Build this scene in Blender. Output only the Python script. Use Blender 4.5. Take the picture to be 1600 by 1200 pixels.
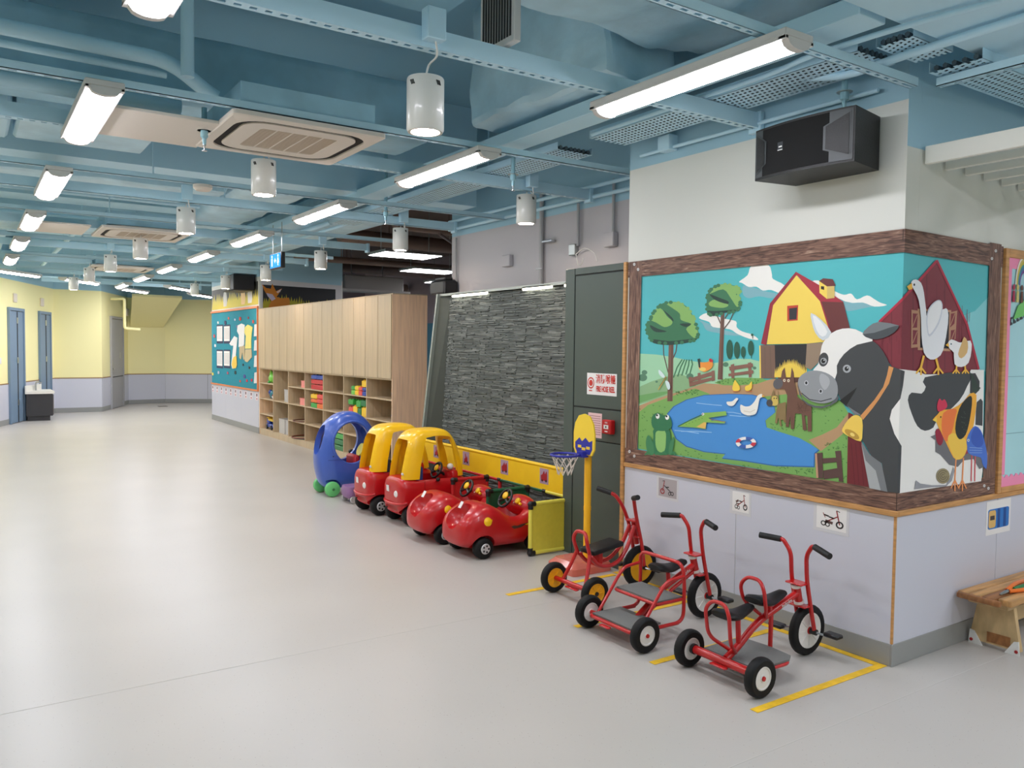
import bpy, bmesh, math, random
from mathutils import Vector as V, Matrix as M, noise as NZ
random.seed(11)
sc = bpy.context.scene
for o in list(bpy.data.objects): bpy.data.objects.remove(o)
col = sc.collection
PI = math.pi

# ---------------------------------------------------------------- camera, world, exposure
FPX, YAW, PITCH, ROLL, CAMZ = 1271.97, 0.59127, -0.04318, 0.01103, 1.6
_d = V((math.sin(YAW)*math.cos(PITCH), math.cos(YAW)*math.cos(PITCH), math.sin(PITCH)))
_r0 = V((math.cos(YAW), -math.sin(YAW), 0)); _u0 = _r0.cross(_d)
_r = _r0*math.cos(ROLL)+_u0*math.sin(ROLL); _u = -_r0*math.sin(ROLL)+_u0*math.cos(ROLL)
cam_d = bpy.data.cameras.new('camera'); cam = bpy.data.objects.new('camera', cam_d); col.objects.link(cam)
cam_d.sensor_fit = 'HORIZONTAL'; cam_d.sensor_width = 36; cam_d.lens = FPX*36/1600; cam_d.clip_start = .05; cam_d.clip_end = 200
cam.matrix_world = M(((_r.x, _u.x, -_d.x, 0), (_r.y, _u.y, -_d.y, 0), (_r.z, _u.z, -_d.z, CAMZ), (0, 0, 0, 1)))
sc.camera = cam
w = bpy.data.worlds.new('world'); sc.world = w; w.use_nodes = True
w.node_tree.nodes['Background'].inputs[0].default_value = (.5, .55, .6, 1); w.node_tree.nodes['Background'].inputs[1].default_value = .05
sc.view_settings.view_transform = 'Standard'; sc.view_settings.look = 'None'; sc.view_settings.gamma = 1
sc.view_settings.use_curve_mapping = False; sc.view_settings.exposure = EXPOSURE = 0.0
sc.cycles.use_denoising = True; sc.cycles.max_bounces = 6; sc.cycles.diffuse_bounces = 5; sc.cycles.glossy_bounces = 2; sc.cycles.transmission_bounces = 2; sc.cycles.transparent_max_bounces = 4
sc.cycles.use_adaptive_sampling = True; sc.cycles.adaptive_threshold = .05; sc.cycles.use_light_tree = True
sc.cycles.sample_clamp_indirect = 8; sc.cycles.caustics_reflective = False; sc.cycles.caustics_refractive = False
LIGHT = 38.0     # emission of every lit diffuser in the hall

# pixel (1600x1200) -> point on a plane of the room
def ray(x, y): return _d*FPX+_r*(x-800)+_u*(600-y)
def onz(x, y, z=0.): v = ray(x, y); return V((0, 0, CAMZ))+v*((z-CAMZ)/v.z)
def onx(x, y, X): v = ray(x, y); return V((0, 0, CAMZ))+v*(X/v.x)
def ony(x, y, Y): v = ray(x, y); return V((0, 0, CAMZ))+v*(Y/v.y)

# ---------------------------------------------------------------- materials
def lin(c): return tuple(((v/255)/12.92 if v/255 <= .04045 else ((v/255+.055)/1.055)**2.4) for v in c)
MATS = {}
def mat(name, c, rough=.5, metal=0., noise=0., nscale=8., bump=0., bscale=60., emit=0., alpha=1., coat=0., stretch=None, c2=None, spec=.5, trans=0., detail=3.):
    if name in MATS: return MATS[name]
    m = bpy.data.materials.new(name); m.use_nodes = True; nt = m.node_tree; b = nt.nodes['Principled BSDF']
    L = lin(c); b.inputs['Base Color'].default_value = (*L, 1); b.inputs['Roughness'].default_value = rough; b.inputs['Metallic'].default_value = metal
    b.inputs['Specular IOR Level'].default_value = spec
    if coat: b.inputs['Coat Weight'].default_value = coat; b.inputs['Coat Roughness'].default_value = .08
    if trans: b.inputs['Transmission Weight'].default_value = trans
    if alpha < 1: b.inputs['Alpha'].default_value = alpha
    if emit: b.inputs['Emission Color'].default_value = (*L, 1); b.inputs['Emission Strength'].default_value = emit
    if noise or bump:
        tc = nt.nodes.new('ShaderNodeTexCoord'); mp = nt.nodes.new('ShaderNodeMapping'); nt.links.new(tc.outputs['Object'], mp.inputs[0])
        if stretch: mp.inputs['Scale'].default_value = stretch
    if noise:
        n = nt.nodes.new('ShaderNodeTexNoise'); n.inputs['Scale'].default_value = nscale; n.inputs['Detail'].default_value = detail; nt.links.new(mp.outputs[0], n.inputs[0])
        r = nt.nodes.new('ShaderNodeValToRGB'); L2 = lin(c2) if c2 else tuple(v*(1-noise) for v in L); L1 = L if c2 else tuple(min(1, v*(1+noise*.5)) for v in L)
        r.color_ramp.elements[0].color = (*L2, 1); r.color_ramp.elements[1].color = (*L1, 1); r.color_ramp.elements[0].position = .35; r.color_ramp.elements[1].position = .65
        nt.links.new(n.outputs[0], r.inputs[0]); nt.links.new(r.outputs[0], b.inputs['Base Color'])
    if bump:
        n2 = nt.nodes.new('ShaderNodeTexNoise'); n2.inputs['Scale'].default_value = bscale; n2.inputs['Detail'].default_value = 4; nt.links.new(mp.outputs[0], n2.inputs[0])
        bp = nt.nodes.new('ShaderNodeBump'); bp.inputs['Strength'].default_value = bump; bp.inputs['Distance'].default_value = .01
        nt.links.new(n2.outputs[0], bp.inputs['Height']); nt.links.new(bp.outputs[0], b.inputs['Normal'])
    MATS[name] = m; return m

# ---------------------------------------------------------------- mesh builder
class B:
    def __init__(s): s.bm = bmesh.new(); s.mats = []; s.mi = 0
    def m(s, mt):
        if mt not in s.mats: s.mats.append(mt)
        s.mi = s.mats.index(mt); return s
    def _fin(s, n0):
        s.bm.faces.ensure_lookup_table()
        for f in s.bm.faces[n0:]: f.material_index = s.mi
    def faces(s, vs, fs):
        n0 = len(s.bm.faces); bv = [s.bm.verts.new(v) for v in vs]
        for f in fs:
            try: s.bm.faces.new([bv[i] for i in f])
            except ValueError: pass
        s._fin(n0); return s
    def box(s, a, b, bev=0., rot=None, seg=1):
        a, b = V(a), V(b); lo = V((min(a.x, b.x), min(a.y, b.y), min(a.z, b.z))); hi = V((max(a.x, b.x), max(a.y, b.y), max(a.z, b.z)))
        n0 = len(s.bm.faces); c = (lo+hi)/2; d = hi-lo
        r = bmesh.ops.create_cube(s.bm, size=1)['verts']
        for v in r: v.co = V((v.co.x*d.x, v.co.y*d.y, v.co.z*d.z))
        if bev:
            es = list({e for v in r for e in v.link_edges})
            res = bmesh.ops.bevel(s.bm, geom=es, offset=min(bev, min(d)*.49), segments=seg, affect='EDGES', profile=.5)
            r = list(res['verts'])
        for v in r:
            if rot is not None: v.co = rot @ v.co
            v.co += c
        for f in {f for v in r for f in v.link_faces}: f.material_index = s.mi
        return s
    def ring_strip(s, rings, closed_u=True, cap=True):
        n0 = len(s.bm.faces); R = [[s.bm.verts.new(p) for p in r] for r in rings]; n = len(R[0])
        for i in range(len(R)-1):
            for j in range(n if closed_u else n-1):
                k = (j+1) % n
                try: s.bm.faces.new((R[i][j], R[i][k], R[i+1][k], R[i+1][j]))
                except ValueError: pass
        if cap and closed_u:
            try: s.bm.faces.new(R[0][::-1]); s.bm.faces.new(R[-1])
            except ValueError: pass
        s._fin(n0); return s
    def tube(s, pts, r, seg=8, smooth=0, closed=False, cap=True):
        pts = [V(p) for p in pts]
        if smooth: pts = spline(pts, smooth, closed)
        n = len(pts); rings = []; rr = r if callable(r) else (lambda t: r)
        up = None
        for i, p in enumerate(pts):
            t = ((pts[(i+1) % n] if closed or i < n-1 else p)-(pts[i-1] if closed or i > 0 else p)).normalized()
            if up is None:
                up = V((0, 0, 1)) if abs(t.z) < .9 else V((1, 0, 0))
            x = (up-t*up.dot(t)).normalized(); y = t.cross(x); up = x
            rings.append([p+(x*math.cos(2*PI*j/seg)+y*math.sin(2*PI*j/seg))*rr(i/max(1, n-1)) for j in range(seg)])
        if closed: rings.append(rings[0]); return s._closed(rings)
        return s.ring_strip(rings, cap=cap)
    def _closed(s, rings):
        n0 = len(s.bm.faces); R = [[s.bm.verts.new(p) for p in r] for r in rings[:-1]]; n = len(R[0]); k = len(R)
        # choose the rotation that joins last ring to first without twist
        best = min(range(n), key=lambda o: sum((R[-1][j].co-R[0][(j+o) % n].co).length for j in range(n)))
        for i in range(k):
            A, Bq = R[i], R[(i+1) % k]; o = best if i == k-1 else 0
            for j in range(n):
                try: s.bm.faces.new((A[j], A[(j+1) % n], Bq[(j+1+o) % n], Bq[(j+o) % n]))
                except ValueError: pass
        s._fin(n0); return s
    def cyl(s, p0, p1, r, r1=None, seg=16): 
        r1 = r if r1 is None else r1; return s.tube([p0, p1], (lambda t: r+(r1-r)*t), seg)
    def lathe(s, prof, o=(0, 0, 0), axis=(0, 0, 1), seg=20, cap=True):       # prof: (radius, along axis)
        o, a = V(o), V(axis).normalized(); x = V((1, 0, 0)) if abs(a.x) < .9 else V((0, 1, 0)); x = (x-a*x.dot(a)).normalized(); y = a.cross(x)
        rings = [[o+a*h+(x*math.cos(2*PI*j/seg)+y*math.sin(2*PI*j/seg))*max(r, 1e-4) for j in range(seg)] for r, h in prof]
        return s.ring_strip(rings, cap=cap)
    def ell(s, c, rad, seg=14, rings=9, rot=None):
        c = V(c); R = []
        for i in range(rings+1):
            t = PI*i/rings; zz = -math.cos(t); q = max(math.sin(t), 1e-3)
            R.append([c+((rot @ V((q*math.cos(2*PI*j/seg)*rad[0], q*math.sin(2*PI*j/seg)*rad[1], zz*rad[2]))) if rot else V((q*math.cos(2*PI*j/seg)*rad[0], q*math.sin(2*PI*j/seg)*rad[1], zz*rad[2]))) for j in range(seg)])
        return s.ring_strip(R)
    def prism(s, poly, ext, bev=0):                                # poly: 3d points, ext: extrusion vector
        n = len(poly); P = [V(p) for p in poly]; e = V(ext)
        return s.faces(P+[p+e for p in P], [list(range(n))[::-1], list(range(n, 2*n))]+[[i, (i+1) % n, n+(i+1) % n, n+i] for i in range(n)])
    def poly(s, pts): return s.faces(pts, [list(range(len(pts)))])
def tri(b):
    for f in b.bm.faces: f.normal_update()
    bmesh.ops.triangulate(b.bm, faces=b.bm.faces[:], ngon_method='EAR_CLIP'); return b
def spline(pts, k=4, closed=False):
    pts = [V(p) for p in pts]; n = len(pts); out = []
    for i in range(n if closed else n-1):
        p0, p1, p2, p3 = (pts[(i-1) % n] if closed or i > 0 else pts[0]), pts[i], pts[(i+1) % n], (pts[(i+2) % n] if closed or i+2 < n else pts[-1])
        for j in range(k):
            t = j/k; out.append(.5*((2*p1)+(p2-p0)*t+(2*p0-5*p1+4*p2-p3)*t*t+(3*p1-p0-3*p2+p3)*t**3))
    if not closed: out.append(pts[-1])
    return out
def rounded(pts, r, k=4):                                          # fillet the corners of an open path
    pts = [V(p) for p in pts]; out = [pts[0]]
    for a, b, c in zip(pts, pts[1:], pts[2:]):
        d1, d2 = (a-b), (c-b); q = min(r, d1.length*.49, d2.length*.49); s0, s1 = b+d1.normalized()*q, b+d2.normalized()*q
        for j in range(k+1): t = j/k; out.append(s0*(1-t)**2+b*2*t*(1-t)+s1*t*t)
    out.append(pts[-1]); return out

def tag(o, label=None, cat=None, group=None, kind=None):
    if label: o['label'] = label
    if cat: o['category'] = cat
    if group: o['group'] = group
    if kind: o['kind'] = kind
    return o
WORLD = {}
def empty(name, loc=(0, 0, 0), rz=0., label=None, cat=None, group=None, kind=None, parent=None):
    o = bpy.data.objects.new(name, None); col.objects.link(o); o.location = loc; o.rotation_euler = (0, 0, rz); o.empty_display_size = .1
    if parent: o.parent = parent; o.location = V(loc)-WORLD[parent.name]
    WORLD[o.name] = V(loc); return tag(o, label, cat, group, kind)
def obj(name, b, parent=None, smooth=40, local=False, label=None, cat=None, group=None, kind=None, mt=None):
    """links the collected mesh as one object; geometry is in world space unless local (then in the parent's space)"""
    if mt and not b.mats: b.mats = [mt]
    bmesh.ops.recalc_face_normals(b.bm, faces=b.bm.faces[:]) if b.bm.faces and not getattr(b, 'flat', False) else None
    vs = b.bm.verts; lo = V((min(v.co.x for v in vs), min(v.co.y for v in vs), min(v.co.z for v in vs))); hi = V((max(v.co.x for v in vs), max(v.co.y for v in vs), max(v.co.z for v in vs)))
    c = V(((lo.x+hi.x)/2, (lo.y+hi.y)/2, lo.z if not parent else (lo.z+hi.z)/2))
    for v in vs: v.co -= c
    me = bpy.data.meshes.new(name); b.bm.to_mesh(me); b.bm.free()
    for m_ in b.mats: me.materials.append(m_)
    if smooth:
        me.polygons.foreach_set('use_smooth', [True]*len(me.polygons)); me.set_sharp_from_angle(angle=math.radians(smooth))
    o = bpy.data.objects.new(name, me); col.objects.link(o)
    if parent:
        o.parent = parent; base = V((0, 0, 0)) if local and parent.parent is None else WORLD[parent.name]
        o.location = c-base; WORLD[o.name] = c
    else: o.location = c; WORLD[o.name] = c
    return tag(o, label, cat, group, kind)
KIDS = {}
def copy_tree(o, loc=None, rz=None, parent=None, label=None):
    c = o.copy(); col.objects.link(c)
    if parent: c.parent = parent
    if loc is not None: c.location = loc
    if rz is not None: c.rotation_euler.z = rz
    if label: c['label'] = label
    WORLD[c.name] = V(c.location)
    for ch in [q for q in bpy.data.objects if q.parent == o]: copy_tree(ch, parent=c)
    return c
def boolean(o, cutters, op='DIFFERENCE'):
    """cuts builder-made solids out of an object's mesh (cutters are given in the object's own parent space)"""
    tmp = []
    for cb in cutters:
        bmesh.ops.recalc_face_normals(cb.bm, faces=cb.bm.faces[:]); me = bpy.data.meshes.new('cut'); cb.bm.to_mesh(me); cb.bm.free()
        q = bpy.data.objects.new('cut', me); col.objects.link(q); q.location = o.location; 
        for v in me.vertices: v.co = V(v.co)-V(o.location)
        for m_ in cb.mats: me.materials.append(m_)
        if o.parent: q.parent = o.parent
        md = o.modifiers.new('b', 'BOOLEAN'); md.operation = op; md.object = q; md.solver = 'EXACT'; tmp.append(q)
    dg = bpy.context.evaluated_depsgraph_get(); dg.update(); me = bpy.data.meshes.new_from_object(o.evaluated_get(dg)); old = o.data; o.modifiers.clear(); o.data = me; me.name = old.name
    for q in tmp: bpy.data.objects.remove(q)
    me.polygons.foreach_set('use_smooth', [True]*len(me.polygons)); me.set_sharp_from_angle(angle=math.radians(38))
    return o
def text(name, body, size, o, ux, uy, mt, parent, depth=.0015, align='CENTER', local=False, xs=1., bold=0.):
    """lettering as thin raised mesh at point o, reading along ux, upwards uy"""
    cu = bpy.data.curves.new('t', 'FONT'); cu.body = body; cu.size = size; cu.extrude = depth; cu.align_x = align; cu.align_y = 'CENTER'; cu.resolution_u = 2; cu.offset = size*bold
    t = bpy.data.objects.new('t', cu); col.objects.link(t); dg = bpy.context.evaluated_depsgraph_get(); dg.update()
    me = bpy.data.meshes.new_from_object(t.evaluated_get(dg)); bpy.data.objects.remove(t)
    ux, uy = V(ux).normalized(), V(uy).normalized(); uz = ux.cross(uy); ux = ux*xs; me.name = name
    me.transform(M(((ux.x, uy.x, uz.x, 0), (ux.y, uy.y, uz.y, 0), (ux.z, uy.z, uz.z, 0), (0, 0, 0, 1)))); me.materials.clear(); me.materials.append(mt)
    q = bpy.data.objects.new(name, me); col.objects.link(q); q.parent = parent; q.location = V(o)-(V((0, 0, 0)) if local and parent.parent is None else WORLD[parent.name]); WORLD[q.name] = V(o); return q

# ---------------------------------------------------------------- materials of the place
blue = mat('ceiling_blue_paint', (197, 233, 249), .55)
blue_w = mat('wall_blue_paint', (164, 204, 221), .6)
foil = mat('painted_duct_wrap', (199, 234, 249), .38, noise=.10, nscale=4, bump=1.0, bscale=5)
blue_dk = mat('duct_blue_paint', (174, 217, 236), .5, noise=.15, nscale=3, bump=.25, bscale=6)
slab_m = mat('slab_blue_paint', (150, 198, 219), .8)
white_w = mat('white_wall_paint', (226, 227, 219), .6)
grey_w = mat('grey_wall_paint', (196, 192, 196), .65)
yellow_w = mat('pale_yellow_paint', (255, 246, 184), .6)
lilac = mat('lilac_grey_laminate', (208, 210, 222), .32)
skirt = mat('grey_vinyl_skirting', (150, 152, 150), .4)
oak = mat('oak_trim', (206, 152, 92), .45, noise=.22, nscale=6, stretch=(1, 1, 8))
hose_m = mat('dark_green_grey_laminate', (74, 86, 80), .4)
gapm = mat('dark_joint', (40, 42, 42), .8)
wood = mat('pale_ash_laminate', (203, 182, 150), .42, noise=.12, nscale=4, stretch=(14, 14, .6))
wood_s = mat('downlit_ash_laminate', (250, 214, 178), .42, noise=.14, nscale=4, stretch=(14, 14, .6))  # lighter, warmer ash: downlight glow on the side panels put into the colour
wood_d = mat('ash_laminate_shaded', (166, 146, 116), .5, noise=.12, nscale=4, stretch=(14, 14, .6))  # darker ash: shade at the cubby backs put into the colour
alu = mat('brushed_metal', (176, 182, 180), .35, metal=.8)
steel = mat('steel', (190, 192, 195), .28, metal=1)
white_p = mat('white_plastic', (232, 232, 228), .4)
cream_p = mat('cream_plastic', (232, 220, 204), .45)
black_p = mat('black_plastic', (26, 26, 28), .4)
blackr = mat('black_rubber', (24, 24, 26), .6, bump=.15, bscale=90)
paper = mat('paper', (238, 236, 234), .7)
brown_room = mat('brown_room_paint', (104, 88, 80), .8)
door_blue = mat('blue_grey_door_paint', (118, 142, 166), .5)
door_grey = mat('grey_door_paint', (168, 168, 170), .5)

def em(name, c, s):
    m = bpy.data.materials.new(name); m.use_nodes = True; nt = m.node_tree; nt.nodes.remove(nt.nodes['Principled BSDF'])
    e = nt.nodes.new('ShaderNodeEmission'); e.inputs[0].default_value = (*lin(c), 1); e.inputs[1].default_value = s; nt.links.new(e.outputs[0], nt.nodes['Material Output'].inputs[0]); return m
lampm = em('lit_diffuser', (247, 246, 254), LIGHT)
lampf = em('lit_far_diffuser', (249, 246, 252), LIGHT*1.2)
lampd = em('lit_downlight', (255, 228, 202), LIGHT*4.5)
lampp = em('lit_ceiling_panel', (250, 250, 255), LIGHT*.45)
lamps = em('lit_led_strip', (255, 248, 226), LIGHT*.2)

# speckled sheet vinyl
def floor_mat():
    m = mat('speckled_sheet_vinyl', (191, 187, 181), .26, noise=.03, nscale=1.2, spec=.45, detail=1); nt = m.node_tree; b = nt.nodes['Principled BSDF']
    base = b.inputs['Base Color'].links[0].from_socket; tc = nt.nodes.new('ShaderNodeTexCoord'); prev = base
    for sc_, th, c in ((44, .085, (158, 151, 144)),):
        vo = nt.nodes.new('ShaderNodeTexVoronoi');  vo.inputs['Scale'].default_value = sc_; nt.links.new(tc.outputs['Object'], vo.inputs['Vector'])
        lt = nt.nodes.new('ShaderNodeMath'); lt.operation = 'LESS_THAN'; lt.inputs[1].default_value = th; nt.links.new(vo.outputs['Distance'], lt.inputs[0])
        mx = nt.nodes.new('ShaderNodeMix'); mx.data_type = 'RGBA'; mx.inputs[7].default_value = (*lin(c), 1); nt.links.new(lt.outputs[0], mx.inputs[0]); nt.links.new(prev, mx.inputs[6]); prev = mx.outputs[2]
    nt.links.new(prev, b.inputs['Base Color']); 
    b.inputs['Roughness'].default_value = .33
    return m
floor_m = floor_mat()

# ---------------------------------------------------------------- the room shell
CX, CY = 3.90, 2.31            # outer corner of the painted wall
XC = 4.44                      # plane of cabinet fronts and notice-board wall
ZB = 2.86                      # height where the blue paint starts
ZS = 4.05                      # underside of the slab
b = B().m(floor_m); b.poly([(-6, -5, 0), (9.5, -5, 0), (9.5, 26, 0), (-6, 26, 0)]); b.flat = True
floor = obj('floor', b, smooth=0, kind='structure')
seam_m = mat('vinyl_weld_line', (200, 197, 191), .4)
for yy in (.07, 2.07, 4.08): obj('seam', B().m(seam_m).box((-5.9, yy-.0025, .0002), (3.86 if yy > 2.2 else 9.4, yy+.0025, .0009)), floor, smooth=0)
b = B().m(slab_m).box((-6, -5, ZS), (9.5, 26, ZS+.15)); ceiling = obj('ceiling', b, smooth=0, kind='structure')

def wall(name, p0, p1, bands, t=.12, kind='structure'):
    """upright wall from floor point p0 to p1 (its face is the left side seen from p0 to p1), painted in horizontal bands"""
    p0, p1 = V((*p0, 0)), V((*p1, 0)); d = (p1-p0).normalized(); n = V((-d.y, d.x, 0)); b = B()
    for z0, z1, mt in bands:
        q = [p0+V((0, 0, z0)), p1+V((0, 0, z0)), p1+V((0, 0, z1)), p0+V((0, 0, z1))]; b.m(mt).prism(q, -n*t)
    return obj(name, b, smooth=0, kind=kind)
def on_wall(name, p0, p1, s0, s1, z0, z1, mt, parent, th=.012, bev=.002, off=0.):
    """a slab s0..s1 metres along the wall face p0->p1"""
    p0, p1 = V((*p0, 0)), V((*p1, 0)); d = (p1-p0).normalized(); n = V((-d.y, d.x, 0)); c = p0+d*((s0+s1)/2)+n*(off+th/2)+V((0, 0, (z0+z1)/2))
    rot = M.Rotation(math.atan2(d.y, d.x), 3, 'Z'); h = V(((s1-s0)/2, th/2, (z1-z0)/2)); b = B().m(mt).box(-h, h, bev)
    for v in b.bm.verts: v.co = rot @ v.co + c
    return obj(name, b, parent, smooth=0)
def dado(parent, p0, p1, cuts, z1=.775, zs=.11, tm=oak):
    L = (V(p1)-V(p0)).length; cuts = [0]+list(cuts)+[L]
    for a, c in zip(cuts, cuts[1:]): on_wall('wall_panel', p0, p1, a+.002, c-.002, zs, z1, lilac, parent, .008, .0015)
    on_wall('skirting', p0, p1, 0, L, 0, zs, skirt, parent, .012, .003)
    if tm: on_wall('dado_rail', p0, p1, 0, L, z1, z1+.028, tm, parent, .016, .003)

# yellow far walls, read off their foot line
WA0, WA1 = (-4.1, 6.0), (1.70, 21.5); WB1 = (2.69, 21.5); WC1 = (3.62, 23.9); WD1 = (4.57, 24.0); WE1 = (6.6, 23.0)
yb = [(0, .8, gapm), (.8, ZB, yellow_w), (ZB, ZS, blue_w)]
far = [('wall_left', WA1, WA0), ('wall_far_step', WB1, WA1), ('wall_far_door', WC1, WB1), ('wall_far_stair', WD1, WC1), ('wall_far_right', WE1, WD1)]
for nm, a, c in far:
    wl = wall(nm, a, c, yb); L = (V(a)-V(c)).length
    on_wall('skirting', a, c, 0, L, 0, .11, skirt, wl, .012, .003); on_wall('dado_rail', a, c, 0, L, .795, .815, mat('brown_rail', (150, 112, 66), .5), wl, .014, .003)
    k = max(1, round(L/1.25)); 
    for i in range(k): on_wall('wall_panel', a, c, L*i/k+.003, L*(i+1)/k-.003, .11, .795, lilac, wl, .008, .0015)
wall('wall_back', (-4.1, -4.5), (9.4, -4.5), [(0, .8, lilac), (.8, ZB, yellow_w), (ZB, ZS, blue_w)])
wall('wall_left_rear', (-4.1, 6.0), (-4.1, -4.5), [(0, .8, lilac), (.8, ZB, yellow_w), (ZB, ZS, blue_w)])
wall('wall_right_rear', (9.4, -4.5), (9.4, CY), [(0, .8, lilac), (.8, ZB, white_w), (ZB, ZS, blue_w)])

# ---------------------------------------------------------------- painted corner wall
wm = wall('wall_mural', (CX, CY), (CX, 4.35), [(0, 2.22, white_w), (2.22, ZB, white_w), (ZB, ZS, blue_w)], .12)
b = B()
for z0, z1, mt in ((0, 2.63, white_w), (2.63, ZS, blue_w)): b.m(mt).box((CX+.1205, CY, z0), (9.4, CY+.12, z1))
wr = obj('wall_return', b, smooth=0, kind='structure')
obj('paint_band', B().m(blue_w).box((CX+.0005, CY-.001, 2.63), (CX+.121, CY-.0001, ZB)), wr, smooth=0)
b = B()
for z0, z1, mt in ((0, 2.22, white_w), (2.22, ZB, white_w), (ZB, ZS, blue_w)): b.m(mt).box((CX+.12, 4.23, z0), (4.6, 4.35, z1))
obj('wall_mural_end', b, smooth=0, kind='structure')
def faceL(name, y0, y1, z0, z1, mt, parent, th=.012, bev=.002, off=0.): return obj(name, B().m(mt).box((CX-off-th, y0, z0), (CX-off, y1, z1), bev), parent, smooth=0)
def faceR(name, x0, x1, z0, z1, mt, parent, th=.012, bev=.002, off=0.): return obj(name, B().m(mt).box((x0, CY-off-th, z0), (x1, CY-off, z1), bev), parent, smooth=0)
for y0, y1 in ((CY, 3.329), (3.333, 4.345)): faceL('wall_panel', y0, y1, .11, .772, lilac, wm, .004, .001)
for x0, x1 in ((CX, 4.93), (4.935, 5.9), (5.905, 7)): faceR('wall_panel', x0, x1, .11, .772, lilac, wr, .004, .001)
faceL('skirting', CY, 4.345, 0, .115, skirt, wm, .008, .002); faceR('skirting', CX-.008, 8, 0, .115, skirt, wr, .008, .002)
t1 = faceL('trim_1', CY-.018, 4.35, .772, .802, oak, None, .018, .004); t2 = faceR('trim_2', CX-.0, 7.5, .772, .802, oak, None, .018, .004)
t3 = obj('trim_3', B().m(oak).box((CX-.018, 4.352, 0), (CX+.02, 4.382, 2.222), .003), smooth=0)
t4 = obj('trim_4', B().m(oak).box((CX-.0065, CY-.0065, .116), (CX+.006, CY+.006, .771), .002), smooth=0)
for t in (t1, t2, t3, t4): tag(t, kind='structure')

# ---------------------------------------------------------------- farm mural: flat paint on the two faces of the corner
mural = empty('farm_mural', (CX, CY, .80), label='painted farm mural with cow, pond and barns wrapping the wall corner', cat='mural')
def clip(poly, ax, lim):
    out = []
    for a, c in zip(poly, poly[1:]+poly[:1]):
        ia, ic = a[ax] >= lim, c[ax] >= lim
        if ia: out.append(a)
        if ia != ic: t = (lim-a[ax])/(c[ax]-a[ax]); out.append(a.lerp(c, t))
    return out
def clip_hi(poly, ax, lim):
    return [V(p) for p in (lambda q: [V([-v if i == ax else v for i, v in enumerate(p)]) for p in clip(q, ax, -lim)])([V([-v if i == ax else v for i, v in enumerate(p)]) for p in poly])]
LAY = [0]
def paintmat(c):
    return mat('mural_paint_%02x%02x%02x' % tuple(int(v) for v in c), tuple(min(255, v*1.05) for v in c), .55)
class Paint:
    """one painted motif; shapes are given in photograph pixels and laid on the wall faces"""
    def __init__(s, name): s.b = B(); s.b.flat = True; s.n = name; s.k = 0
    def p(s, c, pts, smooth=0, mt=None, up=1):
        LAY[0] += up; e = .0008+.000025*LAY[0]; s.b.m(mt or paintmat(c))
        if smooth: pts = [(q.x, q.y) for q in spline([V((x, y, 0)) for x, y in pts], smooth, True)]
        for face in 'LR':
            P = [onx(x, y, CX-e) if face == 'L' else ony(x, y, CY-e) for x, y in pts]
            P = clip(P, 1, CY-e) if face == 'L' else clip(P, 0, CX-e)
            P = clip(P, 2, .803); P = clip_hi(P, 2, 2.219)
            if face == 'L': P = clip_hi(P, 1, 4.345)
            else: P = clip_hi(P, 0, 4.885)
            if len(P) > 2:
                n0 = len(s.b.bm.faces); s.b.poly(P)
                s.b.bm.faces.ensure_lookup_table()
                if len(P) > 3 and len(s.b.bm.faces) > n0: fq = s.b.bm.faces[n0]; fq.normal_update(); bmesh.ops.triangulate(s.b.bm, faces=[fq], ngon_method='EAR_CLIP')
        return s
    def e(s, c, x, y, rx, ry, a=0., n=18):
        ca, sa = math.cos(a), math.sin(a)
        return s.p(c, [(x+rx*math.cos(t)*ca-ry*math.sin(t)*sa, y+rx*math.cos(t)*sa+ry*math.sin(t)*ca) for t in [2*PI*i/n for i in range(n)]])
    def l(s, c, pts, w):
        a = [V((x, y, 0)) for x, y in pts]; L, R = [], []
        for i, q in enumerate(a):
            t = (a[min(i+1, len(a)-1)]-a[max(i-1, 0)]).normalized(); n = V((-t.y, t.x, 0))*w/2; L.append(q+n); R.append(q-n)
        return s.p(c, [(q.x, q.y) for q in L+R[::-1]])
    def done(s):
        return obj(s.n, s.b, mural, smooth=0)
def A(pts): return [(960+x/5, 380+y/5) for x, y in pts]          # four detail views of the photograph
def C(pts): return [(1240+x/4.4444, 380+y/4.4444) for x, y in pts]
def D(pts): return [(960+x/5, 580+y/5) for x, y in pts]
def E(pts): return [(1240+x/4.4444, 580+y/4.4444) for x, y in pts]
SKY = (82, 184, 190)
q = Paint('painted_sky'); q.p(SKY, [(998, 412), (1411, 362), (1556, 388), (1550, 770), (1402, 790), (990, 716)])
q.p((132, 205, 210), C([(1185, 500), (1260, 470), (1360, 365), (1365, 890), (1270, 890)])); q.done()
q = Paint('painted_cloud')
for sh in ([(1010, 330), (1100, 350), (1200, 380), (1290, 400), (1230, 430), (1130, 415), (1050, 430), (1005, 400)], [(660, 600), (740, 630), (770, 650), (900, 690), (1000, 720), (900, 720), (800, 700), (720, 680), (690, 630)]): q.p((128, 178, 188), A(sh), 3)
q.p((240, 238, 232), A([(975, 300), (1040, 250), (1060, 190), (1100, 172), (1205, 172), (1230, 240), (1240, 280), (1330, 330), (1320, 400), (1225, 365), (1160, 370), (1110, 340), (1050, 342), (1000, 312)]), 3)
q.p((240, 238, 232), A([(660, 585), (720, 545), (800, 570), (860, 590), (950, 610), (955, 655), (1000, 690), (1080, 715), (1125, 755), (1050, 745), (960, 708), (900, 672), (770, 655), (740, 615)]), 3)
q.p((128, 178, 188), C([(340, 400), (440, 400), (560, 420), (640, 434), (520, 445), (400, 470), (360, 460)]), 3)
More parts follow.
